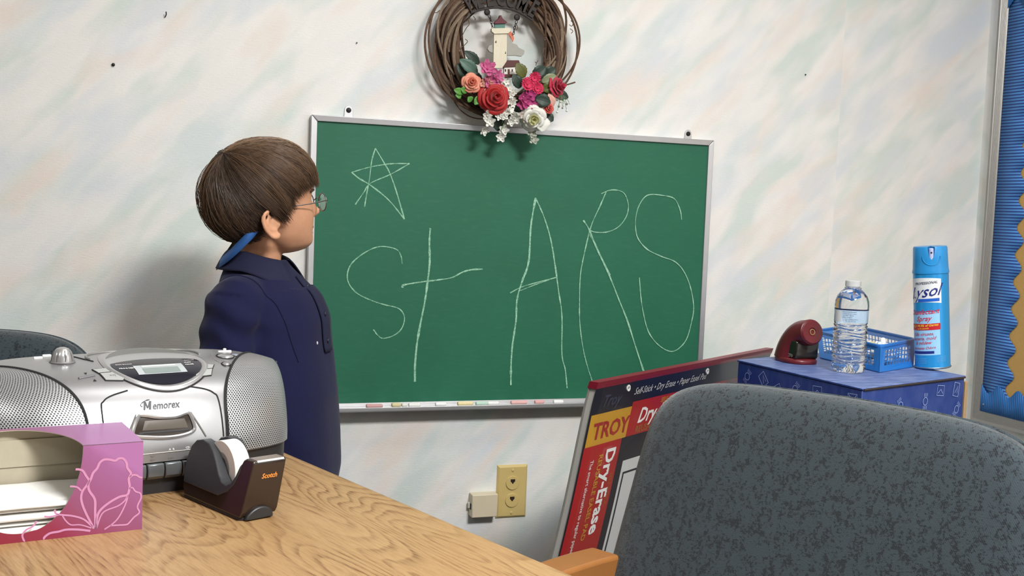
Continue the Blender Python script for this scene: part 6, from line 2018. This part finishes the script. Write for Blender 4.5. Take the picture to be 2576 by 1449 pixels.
# head: loft of level sections (z, front, back, half width), face along +x
LEV = [(-0.0800, 0.040, 0.008, 0.016), (-0.0770, 0.053, -0.004, 0.026), (-0.0690, 0.0625, -0.014, 0.038), (-0.0600, 0.0640, -0.026, 0.046), (-0.0500, 0.0635, -0.038, 0.0525),
       (-0.0380, 0.0660, -0.052, 0.0575), (-0.0250, 0.0680, -0.066, 0.0615), (-0.0120, 0.0685, -0.077, 0.0640), (0.0, 0.0670, -0.085, 0.0660), (0.0120, 0.0680, -0.091, 0.0680), (0.0240, 0.0720, -0.095, 0.0695),
       (0.0400, 0.0735, -0.098, 0.0705), (0.0560, 0.0690, -0.095, 0.0685), (0.0700, 0.0580, -0.086, 0.0620), (0.0820, 0.0410, -0.070, 0.0500), (0.0900, 0.0230, -0.050, 0.0350), (0.0950, 0.0000, -0.025, 0.0150)]
def head_sec(z):
    for i in range(len(LEV) - 1):
        if LEV[i][0] <= z <= LEV[i + 1][0]:
            k = (z - LEV[i][0]) / (LEV[i + 1][0] - LEV[i][0])
            p0, p1, p2, p3 = LEV[max(i - 1, 0)], LEV[i], LEV[i + 1], LEV[min(i + 2, len(LEV) - 1)]
            return [0.5 * (2 * p1[d] + (p2[d] - p0[d]) * k + (2 * p0[d] - 5 * p1[d] + 4 * p2[d] - p3[d]) * k * k + (p3[d] + 3 * p1[d] - p0[d] - 3 * p2[d]) * k ** 3) for d in (1, 2, 3)]
    return LEV[0][1:] if z < LEV[0][0] else LEV[-1][1:]
def ga(x, s):
    return math.exp(-(x / s) ** 2)
def head_pt(a, z):
    """a: angle round the head, 0 = straight ahead, positive to his left."""
    f, b, w = head_sec(z)
    c, s = math.cos(a), math.sin(a)
    cx = 0.5 * (f + b) * 0.6
    ax_ = (f - cx) if c > 0 else (cx - b)
    n_ = 2.25
    r = (abs(c / ax_) ** n_ + abs(s / w) ** n_) ** (-1 / n_)
    d = 0.0
    d += 0.0165 * ga(a, 0.16) * ga(z + 0.020, 0.0095) + 0.011 * ga(a, 0.11) * ga(z + 0.008, 0.013) + 0.004 * ga(a, 0.09) * ga(z - 0.004, 0.012)
    d += 0.0035 * ga(abs(a) - 0.17, 0.09) * ga(z + 0.0245, 0.005)
    d += 0.0042 * ga(a, 0.26) * ga(z + 0.0425, 0.0042) + 0.0040 * ga(a, 0.23) * ga(z + 0.0520, 0.0045) - 0.0025 * ga(a, 0.32) * ga(z + 0.0472, 0.0022)
    d -= 0.0075 * ga(abs(a) - 0.47, 0.20) * ga(z - 0.001, 0.0095)
    d += 0.0022 * ga(abs(a) - 0.45, 0.30) * ga(z - 0.0165, 0.005)
    d += 0.0050 * ga(abs(a) - 0.72, 0.32) * ga(z + 0.0300, 0.018)
    d += 0.0035 * ga(a, 0.28) * ga(z + 0.0700, 0.008)
    return V((cx + (r + d) * c, (r + d) * s, z))
hb = MB()
NA_, NZ_ = 112, 96
zs = [-0.0800 + 0.1750 * (0.5 - 0.5 * math.cos(PI * i / NZ_)) for i in range(NZ_ + 1)]
hb.add([head_pt(2 * PI * k / NA_, z) for z in zs for k in range(NA_)],
       [(i * NA_ + k, i * NA_ + (k + 1) % NA_, (i + 1) * NA_ + (k + 1) % NA_, (i + 1) * NA_ + k) for i in range(NZ_) for k in range(NA_)] + [tuple(reversed(range(NA_))), tuple(NZ_ * NA_ + k for k in range(NA_))])
# ears
def ear(side):
    m_ = MB()
    y0 = side * 0.0660
    pts = []
    for k in range(26):
        t = k / 25
        a = math.radians(-38 + 300 * t)
        r1 = 0.0165 * (1.0 if t < 0.65 else 1 - 0.30 * (t - 0.65) / 0.35)
        x = -0.012 - 0.0135 * math.cos(a - 0.9) * (1 if t < 0.7 else 0.8)
        z = -0.012 + 0.0225 * math.sin(a - 0.9 + 0.0)
        pts.append((x, z))
    # helix as an explicit outline: front root, over the top, down the back, lobe
    out = [(0.001, -0.004), (-0.001, 0.008), (-0.008, 0.0150), (-0.017, 0.0155), (-0.0245, 0.009), (-0.0265, -0.002), (-0.0240, -0.014), (-0.0190, -0.024), (-0.0120, -0.0310), (-0.0050, -0.0305), (-0.0015, -0.0240)]
    rim_ = smooth_path([(x, 0, z) for x, z in out], 5)
    n = len(rim_)
    rr = [0.0026 + 0.0006 * math.sin(PI * i / n) + (0.0024 if i > n * 0.74 else 0) * math.sin(PI * min(1, max(0, (i / n - 0.74) / 0.26))) for i in range(n)]
    m_.tube([V((p.x, y0 + side * (0.0050 + 0.0095 * min(1, max(0, -p.x) / 0.024)), p.z)) for p in rim_], rr, 10)
    # concha plate behind the rim
    cx_, cz_ = -0.012, -0.008
    m_.ball((cx_, y0 + side * 0.0035, cz_), (0.0125, 0.0055, 0.0200), 20, 12)
    anti = smooth_path([(-0.0165, 0, 0.0080), (-0.0195, 0, -0.002), (-0.0175, 0, -0.012), (-0.0120, 0, -0.0190), (-0.0060, 0, -0.0175)], 4)
    m_.tube([V((p.x, y0 + side * (0.0065 + 0.006 * (-p.x) / 0.024), p.z)) for p in anti], 0.0022, 8)
    m_.ball((-0.0015, y0 + side * 0.0050, -0.0105), (0.0028, 0.0035, 0.0050), 12, 8)   # tragus
    m_.ball((-0.0085, y0 + side * 0.0065, -0.0265), (0.0058, 0.0038, 0.0062), 14, 8)   # lobe
    return m_
for s in (-1, 1):
    e_ = ear(s)
    tilt = Matrix.Translation((-0.018, 0, -0.0165)) @ Matrix.Rotation(math.radians(6), 4, 'Y') @ Matrix.Diagonal((1.2, 1.0, 0.92, 1))
    e_.xf(lambda p: tilt @ p)
    hb.add(e_.v, e_.f)
hb.xf(lambda p: HM @ p)
# neck
neck_top = HM @ V((-0.022, 0, -0.045))
neck = MB()
neck.tube(smooth_path([B(-0.030, 0, 0.935), B(-0.029, 0, 0.965), (B(-0.029, 0, 0.985) + neck_top) / 2, neck_top, HM @ V((-0.024, 0, -0.015))], 5), [0.046, 0.044, 0.042, 0.040, 0.040, 0.039, 0.038, 0.038, 0.038, 0.0375, 0.037, 0.037, 0.037, 0.037, 0.038, 0.039, 0.040, 0.041, 0.041, 0.040, 0.038], 24)
# torso, limbs
def limb(pts, rad, n=18):
    p = smooth_path(pts, 5)
    r = []
    m = len(rad)
    for i in range(len(p)):
        q = i / (len(p) - 1) * (m - 1)
        i0 = min(int(q), m - 2)
        r.append(rad[i0] + (rad[i0 + 1] - rad[i0]) * (q - i0))
    mb_ = MB().tube(p, r, n)
    mb_.ball(tuple(p[0]), r[0], n, 8)
    mb_.ball(tuple(p[-1]), r[-1], n, 8)
    return mb_
bodyp = [hb, neck]
bodyp.append(limb([B(-0.025, 0, 0.93), B(-0.01, 0, 0.86), B(0.004, 0, 0.76), B(0.010, 0, 0.66), B(0.010, 0, 0.58)], [0.042, 0.062, 0.068, 0.072, 0.075], 24))
ARM = {}
for s in (-1, 1):
    sh, el, wr_ = B(-0.022, s * 0.112, 0.905), B(-0.036, s * 0.154, 0.745), B(-0.012, s * 0.160, 0.605)
    ARM[s] = (sh, el, wr_)
    bodyp.append(limb([B(-0.022, s * 0.05, 0.905), sh, (sh + el) / 2, el, (el + wr_) / 2, wr_], [0.030, 0.034, 0.030, 0.027, 0.026, 0.0185]))
    # hand: palm and five fingers hanging, slightly curled
    pd = V((0.22, 0, -1)).normalized()
    lat = V((1, 0, 0.22)).normalized()               # across the palm, thumb side forward
    pc = wr_ + pd * 0.032
    pm_ = MB()
    pm_.tube([wr_ + pd * 0.0, wr_ + pd * 0.018, wr_ + pd * 0.040, wr_ + pd * 0.056], [0.019, 0.023, 0.0255, 0.0225], 16, flat=(1, 1))
    inn = V((0, -s, 0))
    pm_.xf(lambda p: p - V((0, 1, 0)) * ((p - pc).y * 0.42))
    bodyp.append(pm_)
    for k, (off, L, r) in enumerate(((0.0175, 0.040, 0.0058), (0.0062, 0.046, 0.0060), (-0.0058, 0.043, 0.0058), (-0.0172, 0.033, 0.0052))):
        q0 = wr_ + pd * 0.046 + lat * off
        q1 = wr_ + pd * (0.056 + L * 0.42) + lat * off * 1.12 + inn * 0.003
        q2 = wr_ + pd * (0.056 + L * 0.74) + lat * off * 1.14 + inn * 0.010
        q3 = wr_ + pd * (0.056 + L * 0.96) + lat * off * 1.10 + inn * 0.019
        bodyp.append(limb([q0, q1, q2, q3], [r, r * 1.02, r * 0.94, r * 0.80], 10))
    t0, t1, t2, t3 = wr_ + pd * 0.016 + lat * 0.014, wr_ + pd * 0.034 + lat * 0.031 + inn * 0.004, wr_ + pd * 0.050 + lat * 0.037 + inn * 0.010, wr_ + pd * 0.062 + lat * 0.037 + inn * 0.016
    bodyp.append(limb([t0, t1, t2, t3], [0.0095, 0.0078, 0.0068, 0.0055], 10))
for s in (-1, 1):
    bodyp.append(limb([B(0.008, s * 0.048, 0.60), B(0.012, s * 0.056, 0.48), B(0.016, s * 0.058, 0.31), B(0.004, s * 0.058, 0.18), B(-0.004, s * 0.060, 0.060)], [0.076, 0.066, 0.046, 0.044, 0.028], 20))
    bodyp.append(limb([B(-0.010, s * 0.060, 0.040), B(0.03, s * 0.064, 0.032), B(0.085, s * 0.070, 0.024)], [0.028, 0.028, 0.020], 16))

def remeshed(name, mb, material, voxel, parent, smooth_it=3, fac=0.5):
    """One continuous skin round all the closed pieces in mb."""
    tmp = bpy.data.meshes.new('tmp')
    tmp.from_pydata([tuple(p) for p in mb.v], [], mb.f)
    b = bmesh.new()
    b.from_mesh(tmp)
    bmesh.ops.recalc_face_normals(b, faces=b.faces)
    b.to_mesh(tmp)
    b.free()
    to = bpy.data.objects.new('tmp', tmp)
    COL.objects.link(to)
    rm = to.modifiers.new('r', 'REMESH')
    rm.mode = 'VOXEL'
    rm.voxel_size = voxel
    rm.adaptivity = 0.0
    sm = to.modifiers.new('s', 'SMOOTH')
    sm.iterations = smooth_it
    sm.factor = fac
    dg = bpy.context.evaluated_depsgraph_get()
    dg.update()
    me = bpy.data.meshes.new_from_object(to.evaluated_get(dg), depsgraph=dg)
    bpy.data.objects.remove(to)
    bpy.data.meshes.remove(tmp)
    me.name = name
    me.materials.clear()
    me.materials.append(material)
    me.polygons.foreach_set('use_smooth', [True] * len(me.polygons))
    o = bpy.data.objects.new(name, me)
    COL.objects.link(o)
    o.parent = parent
    return o
allb = MB()
for q in bodyp:
    allb.add(q.v, q.f)
body_o = remeshed('body', allb, SKIN, 0.0026, boy, 2, 0.45)

# face: lips and brows as fine colour on the skin, eyes as balls
EYEW = M('eye_white', (0.80, 0.78, 0.75), 0.2)
IRIS = M('brown_iris', (0.06, 0.03, 0.015), 0.15)
LIP = M('lip', rgb(190, 118, 98)[:3], 0.45)
HAIRB = M('brow_hair', rgb(74, 52, 36)[:3], 0.6)
for s in (-1, 1):
    ec = head_pt(s * 0.46, 0.000)
    dirv = V((math.cos(s * 0.46), math.sin(s * 0.46), 0))
    cpos = HM @ (ec - dirv * 0.0085)
    eo = obj('eye', MB().ball((0, 0, 0), 0.0105, 20, 14), EYEW, boy, smooth=True)
    eo.location = cpos
    fwdv = (HM.to_3x3() @ V((1, 0.05, 0))).normalized()
    obj('iris', MB().ball(tuple(fwdv * 0.0062), 0.0052, 16, 10), IRIS, eo, smooth=True)
    br = [HM @ (head_pt(s * (0.20 + 0.52 * k / 10), 0.0180 + 0.0035 * math.sin(PI * (k / 10) * 0.9)) * 1.004) for k in range(11)]
    obj('eyebrow', MB().tube(br, [0.0010 + 0.0012 * math.sin(PI * (k + 1) / 13) for k in range(11)], 6), HAIRB, boy, smooth=True)
lipm = MB()
for zc_, hh in ((-0.0432, 0.0034), (-0.0515, 0.0036)):
    lipm.grid(lambda i, j: HM @ (head_pt((i - 0.5) * 0.62, zc_ + (j - 0.5) * 2 * hh * (1 - (2 * i - 1) ** 2) ** 0.6) * 1.002 + V((0.0002, 0, 0))), 14, 4)
obj('lips', lipm, LIP, boy, smooth=True, angle=180)

# hair: a close cap over the skull and several thousand strands combed from the crown
def hair_r(d):
    """Distance of the hair's surface from its centre in direction d (head axes)."""
    a = 0.091 if d.x > 0 else 0.1055
    c = 0.100 if d.z > 0 else (0.082 if d.x < 0 else 0.1)
    b = 0.0855
    n_ = 2.25
    r = (abs(d.x / a) ** n_ + abs(d.y / b) ** n_ + abs(d.z / c) ** n_) ** (-1 / n_)
    return r
HC_ = V((-0.006, 0, 0.016))
HAIRLINE = [(0, 16), (20, 16), (36, 16), (48, 14), (62, 11), (74, 5), (84, -9), (91, -22), (96, -24), (101, -13), (109, -10), (117, -24), (124, -36), (138, -43), (155, -45), (180, -46)]
def hairline(az):
    a = abs(math.degrees((az + PI) % (2 * PI) - PI))
    for (a0, e0), (a1, e1) in zip(HAIRLINE, HAIRLINE[1:]):
        if a0 <= a <= a1:
            k = (a - a0) / (a1 - a0)
            k = k * k * (3 - 2 * k)
            return math.radians(e0 + (e1 - e0) * k)
    return math.radians(-48)
def sph(az, el):
    return V((math.cos(el) * math.cos(az), math.cos(el) * math.sin(az), math.sin(el)))
CROWN = sph(math.radians(188), math.radians(50))
def hair_mat():
    t = NT('brown_hair')
    at = t.n('ShaderNodeAttribute')
    at.attribute_name = 'tone'
    t.color(t.ramp(at.outputs['Fac'], [(0.0, rgb(38, 27, 21)), (0.35, rgb(72, 53, 39)), (0.7, rgb(112, 86, 63)), (1.0, rgb(158, 128, 98))]))
    t.set(Roughness=0.36, Specular_IOR_Level=0.5, Anisotropic=0.5)
    return t.m
HAIR = hair_mat()
cap = MB()
NAZ, NEL = 96, 26
def cap_pt(i, j, k=0.955):
    az = 2 * PI * i
    e0 = hairline(az)
    el = e0 + (PI / 2 - e0) * j
    d = sph(az, el)
    return HM @ (HC_ + d * hair_r(d) * (k - 0.035 * (1 - min(1, j * 6))))
cap.grid(cap_pt, NAZ, NEL)
hair_o = obj('hair', cap, HAIR, boy, smooth=True, angle=180)
def set_tone(o, tones):
    at = o.data.attributes.new('tone', 'FLOAT', 'POINT')
    at.data.foreach_set('value', tones)
set_tone(hair_o, [0.15] * len(hair_o.data.vertices))
so = hair_o.modifiers.new('thick', 'SOLIDIFY')
so.thickness = 0.006
so.offset = -1
random.seed(5)
strands, tones = MB(), []
def slerp(a, b, t):
    w = math.acos(max(-1, min(1, a.dot(b))))
    if w < 1e-4:
        return a.copy()
    return (a * math.sin((1 - t) * w) + b * math.sin(t * w)) / math.sin(w)
def add_strand(az, t0, t1, layer, rad, swirl, tone, n=9, lift=0.0):
    tgt = sph(az, hairline(az) - math.radians(random.uniform(-2, 5)))
    pts = []
    for k in range(n):
        t = t0 + (t1 - t0) * k / (n - 1)
        d = slerp(CROWN, tgt, min(t, 1.12))
        # comb sideways a little
        ax_ = CROWN.cross(tgt)
        if ax_.length > 1e-4:
            ax_.normalize()
            d = (d + ax_ * swirl * math.sin(PI * min(1, t)) ).normalized()
        r = hair_r(d) * (layer + 0.010 * math.sin(PI * min(1, t)) + lift * math.sin(PI * k / (n - 1)))
        if t > 0.9:
            r *= 1 - 0.10 * (t - 0.9) * 2
        pts.append(HM @ (HC_ + d * r))
    m0 = len(strands.v)
    strands.tube(pts, [rad * (0.6 + 0.4 * math.sin(PI * (k + 0.6) / n)) if k < n - 1 else rad * 0.2 for k in range(n)], 3, caps=False)
    for k in range(n):
        tones.extend([max(0, min(1, tone + random.uniform(-0.03, 0.03)))] * 3)
    return m0
for s in range(14000):
    az = random.uniform(-PI, PI)
    lock = noise.noise(V((math.cos(az) * 7, math.sin(az) * 7, 2.0)))
    t0 = random.choice((0.0, 0.02, 0.05, 0.1, 0.2, 0.3, 0.45))
    t1 = random.uniform(max(0.55, t0 + 0.35), 1.04) if random.random() < 0.35 else random.uniform(0.95, 1.07)
    front = max(0.0, math.cos(az))  # paler towards the face: mostly light put into the colour, partly own tone
    add_strand(az, t0, t1, 0.957 + 0.040 * random.random() + 0.042 * lock, random.uniform(0.0003, 0.0006), 0.16 * lock + random.uniform(-0.05, 0.05),
               0.26 + 0.34 * front + 0.34 * lock + random.uniform(-0.16, 0.22), 7)
for s in range(90):      # loose ends at the crown and round the back
    az = PI + random.uniform(-0.9, 0.9)
    add_strand(az, random.uniform(0.0, 0.25), random.uniform(0.6, 1.0), 1.0, 0.0003, random.uniform(-.15, .15), random.uniform(0.3, 0.8), 9, random.uniform(0.02, 0.09))
st_o = obj('hair_strands', strands, HAIR, hair_o, smooth=True, angle=180, kind='stuff')
set_tone(st_o, tones)

# shirt
def fabric_navy():
    t = NT('navy_pique')
    co = t.coords()
    f = t.noise(co, 420, 2, 0.6)
    g = t.noise(co, 9, 3, 0.5)
    c = t.mix(f, rgb(15, 17, 44), rgb(26, 28, 64))
    c = t.mix(t.math('MULTIPLY', g, 0.3), c, rgb(31, 33, 68))
    t.color(c)
    t.set(Roughness=0.88, Sheen_Weight=0.08, Sheen_Roughness=0.5, Specular_IOR_Level=0.15)
    t.bump(f, 0.25, 0.0006)
    return t.m
NAVYF = fabric_navy()
TORSO = [(0.585, 0.022, 0.0880, 0.126), (0.62, 0.024, 0.0900, 0.128), (0.68, 0.024, 0.0890, 0.128), (0.75, 0.020, 0.0860, 0.126), (0.82, 0.011, 0.0830, 0.124), (0.88, 0.000, 0.0800, 0.123), (0.915, -0.009, 0.0740, 0.118), (0.938, -0.018, 0.0640, 0.098), (0.955, -0.025, 0.0560, 0.074), (0.968, -0.029, 0.0500, 0.056), (0.976, -0.030, 0.047, 0.050)]
def torso_sec(z):
    for i in range(len(TORSO) - 1):
        if TORSO[i][0] <= z <= TORSO[i + 1][0]:
            k = (z - TORSO[i][0]) / (TORSO[i + 1][0] - TORSO[i][0])
            return [TORSO[i][d] + (TORSO[i + 1][d] - TORSO[i][d]) * k for d in (1, 2, 3)]
    return TORSO[-1][1:]
def torso_pt(a, z, off=0.0):
    cf, hd, hw = torso_sec(z)
    c, s = math.cos(a), math.sin(a)
    n_ = 2.4
    r = (abs(c / hd) ** n_ + abs(s / hw) ** n_) ** (-1 / n_) + off
    return V((cf + r * c, r * s, z))
tz = [0.585 + (0.976 - 0.585) * i / 48 for i in range(49)]
shp = MB()
shp.add([torso_pt(2 * PI * k / 72, z) for z in tz for k in range(72)], [(i * 72 + k, i * 72 + (k + 1) % 72, (i + 1) * 72 + (k + 1) % 72, (i + 1) * 72 + k) for i in range(48) for k in range(72)] + [tuple(reversed(range(72))), tuple(48 * 72 + k for k in range(72))])
for s in (-1, 1):
    sh, el, wr_ = ARM[s]
    hem = sh + (el - sh) * 1.06
    sl = limb([B(-0.018, s * 0.070, 0.918), sh + V((0, s * 0.002, 0.0)), sh + (el - sh) * 0.35, sh + (el - sh) * 0.7], [0.040, 0.0470, 0.0450, 0.0450], 28)
    shp.add(sl.v, sl.f)
    p = smooth_path([sh + (el - sh) * 0.5, sh + (el - sh) * 0.8, hem], 5)
    shp.tube(p, [0.0450 + 0.0020 * k / (len(p) - 1) for k in range(len(p))], 28)
shirt = remeshed('polo_shirt', shp, NAVYF, 0.0040, boy, 5, 0.5)
def amp_(z):
    return 0.55 if z > 0.93 else 1.0
rest = [(v.co.copy(), v.normal.copy()) for v in shirt.data.vertices]
for v, (p, n_) in zip(shirt.data.vertices, rest):     # folds pulled towards the shoulder and the hem
    arm = max(0.0, min(1.0, (abs(p.y) - 0.112) / 0.02)) * (1 if p.z > 0.70 else 0)
    hemk = max(0.0, min(1.0, (p.z - 0.592) / 0.03))
    k1 = noise.noise(V((p.x * 7 + p.z * 6, p.y * 4, p.z * 4 - p.x * 6)))
    k2 = noise.noise(V((p.x * 16 + p.z * 10, p.y * 9, p.z * 7 - p.x * 14 + 4)))
    fold = math.sin((p.z * 0.62 + p.x * 1.0) * 62 + 2.2 * k1) * max(0, 0.35 + noise.noise(V((p.x * 6, p.y * 6, p.z * 4 + 9))))
    cross = math.sin(p.z * 120 + 2.5 * k2 + p.x * 40)
    v.co = p + n_ * amp_(p.z) * hemk * (0.0050 * k1 + 0.0034 * k2 + 0.0090 * fold * (1 - arm) + 0.0024 * cross * arm)
# armhole seams, laid on the cloth
from mathutils.bvhtree import BVHTree
bvh = BVHTree.FromPolygons([v.co.copy() for v in shirt.data.vertices], [tuple(p.vertices) for p in shirt.data.polygons])
for s in (-1, 1):
    cen = B(-0.020, s * 0.098, 0.890)
    pts = []
    for k in range(40):
        a = 2 * PI * k / 40
        d = V((math.cos(a), s * 0.10 * math.sin(a) , math.sin(a))).normalized()
        hit = bvh.ray_cast(cen + d * 0.16, -d)
        if hit[0] is not None and (hit[0] - cen).length > 0.03 and d.z > -0.75:
            pts.append((a, hit[0] + hit[1] * 0.0006))
    best, run = [], []
    order_ = sorted(pts, key=lambda q: (q[0] + PI / 2) % (2 * PI))
    for q in order_:
        if run and (q[1] - run[-1]).length > 0.03:
            run = []
        run.append(q[1])
        if len(run) > len(best):
            best = list(run)
    if len(best) > 4:
        obj('armhole_seam', MB().tube(smooth_path(best, 3), 0.0012, 5), NAVYF, shirt, smooth=True)
# collar
NAVYC = M('navy_collar_rib', rgb(17, 20, 52)[:3], 0.9, 0, 0.12, 300, 0.2)
col = MB()
def collar_pt(i, j):
    a = math.radians(24) + (2 * PI - math.radians(48)) * i        # open at the front
    c, s = math.cos(a), math.sin(a)
    ftip = max(0, math.cos(a))
    # j: 0 inside neck, .25 fold, 1 outer edge
    if j < 0.3:
        k = j / 0.3
        r, z = 0.043 + 0.002 * k, 0.972 + 0.019 * k
    else:
        k = (j - 0.3) / 0.7
        r = 0.046 + 0.020 * k ** 0.8 + 0.016 * ftip * k
        z = 0.991 - 0.004 * k - (0.027 + 0.030 * ftip ** 2) * k ** 1.2
    z -= 0.014 * ftip * (1 - 0.3 * k if j >= 0.3 else 1)
    x = -0.030 + r * c * (1.10 if c > 0 else 0.98)
    y = r * s * 1.12
    return V((x, y, z))
col.grid(collar_pt, 60, 14)
co_ = obj('collar', col, NAVYC, boy, smooth=True, angle=180)
so = co_.modifiers.new('thick', 'SOLIDIFY')
so.thickness = 0.0022
# placket with buttons
def on_cloth(a, z, off):
    c_ = V((torso_sec(z)[0], 0, z))
    d = (torso_pt(a, z, 0.04) - c_).normalized()
    hit = bvh.ray_cast(c_ + d * 0.25, -d)
    return (hit[0] if hit[0] is not None else torso_pt(a, z, 0.004)) + d * off
plk = MB()
def plk_pt(i, j):
    z = 0.952 - 0.125 * i
    return on_cloth((j - 0.5) * 0.36 + 0.02, z, 0.0030)
plk.grid(plk_pt, 16, 4)
pk_o = obj('placket', plk, NAVYC, boy, smooth=True, angle=180)
so = pk_o.modifiers.new('thick', 'SOLIDIFY')
so.thickness = 0.003
so.offset = 0
for z in (0.935, 0.89, 0.845):
    p = on_cloth(0.02, z, 0.0055)
    obj('button', MB().ball(tuple(p), (0.0022, 0.0048, 0.0048), 12, 8), M('navy_button', (0.01, 0.012, 0.03), 0.3), pk_o, smooth=True)
obj('lint_fleck', MB().ball(tuple(on_cloth(-0.42, 0.845, 0.0008)), (0.0016, 0.0022, 0.0030), 8, 6), M('lint_white', (0.5, 0.5, 0.55), 0.9), shirt, smooth=True)
# trousers and shoes
KHAKI = M('khaki_twill', rgb(150, 128, 96)[:3], 0.85, 0, 0.08, 300, 0.2)
tr_ = MB()
tr_.add([torso_pt(2 * PI * k / 48, z, -0.006) for z in (0.586, 0.60, 0.61) for k in range(48)], [(i * 48 + k, i * 48 + (k + 1) % 48, (i + 1) * 48 + (k + 1) % 48, (i + 1) * 48 + k) for i in range(2) for k in range(48)] + [tuple(reversed(range(48))), tuple(2 * 48 + k for k in range(48))])
for s in (-1, 1):
    l_ = limb([B(0.016, s * 0.050, 0.575), B(0.014, s * 0.058, 0.46), B(0.016, s * 0.060, 0.31), B(0.006, s * 0.060, 0.18), B(0.002, s * 0.061, 0.075)], [0.078, 0.074, 0.060, 0.054, 0.050], 24)
    tr_.add(l_.v, l_.f)
remeshed('trousers', tr_, KHAKI, 0.005, boy, 6, 0.5)
SHOE = M('dark_shoe_leather', (0.03, 0.025, 0.022), 0.4, 0, 0.1, 60)
for s in (-1, 1):
    sm_ = MB()
    sm_.tube(smooth_path([B(-0.050, s * 0.060, 0.030), B(-0.020, s * 0.061, 0.038), B(0.03, s * 0.064, 0.038), B(0.08, s * 0.070, 0.030), B(0.118, s * 0.073, 0.022)], 5), [0.024 + 0.012 * math.sin(PI * k / 20) for k in range(21)], 18)
    sm_.xf(lambda p: V((p.x, p.y, max(0.006, p.z))))
    sh_o = remeshed('shoe', sm_, SHOE, 0.004, boy, 4, 0.5)
    sole = [(B(-0.072 + 0.2 * 0, 0, 0))]
    pts = [(0.022 + 0.102 * math.cos(2 * PI * k / 32), s * 0.065 + 0.037 * math.sin(2 * PI * k / 32)) for k in range(32)]
    obj('sole', MB().prism(pts, 0.0, 0.010), BLACK_PLASTIC, sh_o, bevel=0.002)

# glasses with a retaining strap
gl = sub_empty('eyeglasses', boy, (0, 0, 0))
WIRE = M('grey_wire', (0.22, 0.20, 0.20), 0.3, 0.9)
GLS = NT('spectacle_glass')
GLS.set(Transmission_Weight=1.0, Roughness=0.02, IOR=1.05, Alpha=0.25)
GLS.color((0.97, 0.98, 0.98, 1))
for s in (-1, 1):
    c = V((0.0815, s * 0.0285, -0.0015))
    nrm = V((1, s * 0.10, -0.10)).normalized()
    sd = V((0, 1, 0)) - nrm * nrm.y
    sd.normalize()
    up_ = nrm.cross(sd)
    ring = [HM @ (c + sd * 0.0190 * math.cos(2 * PI * k / 36) + up_ * 0.0150 * math.sin(2 * PI * k / 36)) for k in range(36)]
    obj('rim', MB().tube(ring, 0.0010, 6, closed=True), WIRE, gl, smooth=True)
    cc = HM @ c
    obj('lens', MB().add(ring, [tuple(range(36))]), GLS.m, gl)
    arm_ = [HM @ V(p) for p in ((0.0800, s * 0.0475, 0.002), (0.0740, s * 0.0600, 0.003), (0.040, s * 0.0700, 0.0015), (0.0, s * 0.0735, 0.0015), (-0.022, s * 0.0745, -0.002), (-0.034, s * 0.0740, -0.014))]
    obj('temple_arm', MB().tube(smooth_path(arm_, 5), 0.0010, 6), WIRE, gl, smooth=True)
br_ = [HM @ V(p) for p in ((0.0845, -0.0100, 0.001), (0.0870, -0.004, 0.004), (0.0870, 0.004, 0.004), (0.0845, 0.0100, 0.001))]
obj('bridge', MB().tube(smooth_path(br_, 4), 0.0010, 6), WIRE, gl, smooth=True)
# strap: a flat band from ear to ear hanging behind the neck (points: sideways, towards the wall, height)
R3 = inv_b @ V((0.9435, -0.3289, 0))
D3 = inv_b @ V((0.3289, 0.9435, 0))
def SP(r, d, z):
    return R3 * r + D3 * d + V((0, 0, z))
sp_pts = [SP(-0.014, -0.078, 1.030), SP(-0.030, -0.079, 1.012), SP(-0.054, -0.068, 0.989), SP(-0.078, -0.042, 0.972), SP(-0.0905, -0.012, 0.966), SP(-0.0905, 0.014, 0.972), SP(-0.083, 0.036, 0.990), SP(-0.074, 0.050, 1.010), SP(-0.062, 0.058, 1.030)]
sp_c = smooth_path(sp_pts, 6)
wv = []
n_ = len(sp_c)
for i, p in enumerate(sp_c):
    t_ = (sp_c[min(i + 1, n_ - 1)] - sp_c[max(i - 1, 0)]).normalized()
    w0 = V((0, 0, 1)) * 0.85 + R3 * 0.3
    w_ = (w0 - t_ * w0.dot(t_)).normalized()
    hw_ = 0.0095 * (0.55 + 0.45 * min(1, i / 14))
    wv.append((p + w_ * hw_, p - w_ * hw_))
BLUEW, BLKW = M('blue_webbing', rgb(40, 92, 160)[:3], 0.7, 0, 0.1, 300, 0.2), M('black_webbing', (0.012, 0.012, 0.014), 0.7)
cut_ = 24
for nm, lo, hi, m in (('strap', 0, cut_, BLUEW), ('strap', cut_, n_ - 1, BLKW)):
    mb = MB()
    vs = [q for pr in wv[lo:hi + 1] for q in pr]
    mb.add(vs, [(2 * i, 2 * i + 1, 2 * i + 3, 2 * i + 2) for i in range(hi - lo)])
    o = obj(nm, mb, m, gl, smooth=True, angle=180, label='blue outer half of the strap' if m is BLUEW else 'black far half of the strap')
    so = o.modifiers.new('thick', 'SOLIDIFY')
    so.thickness = 0.0012
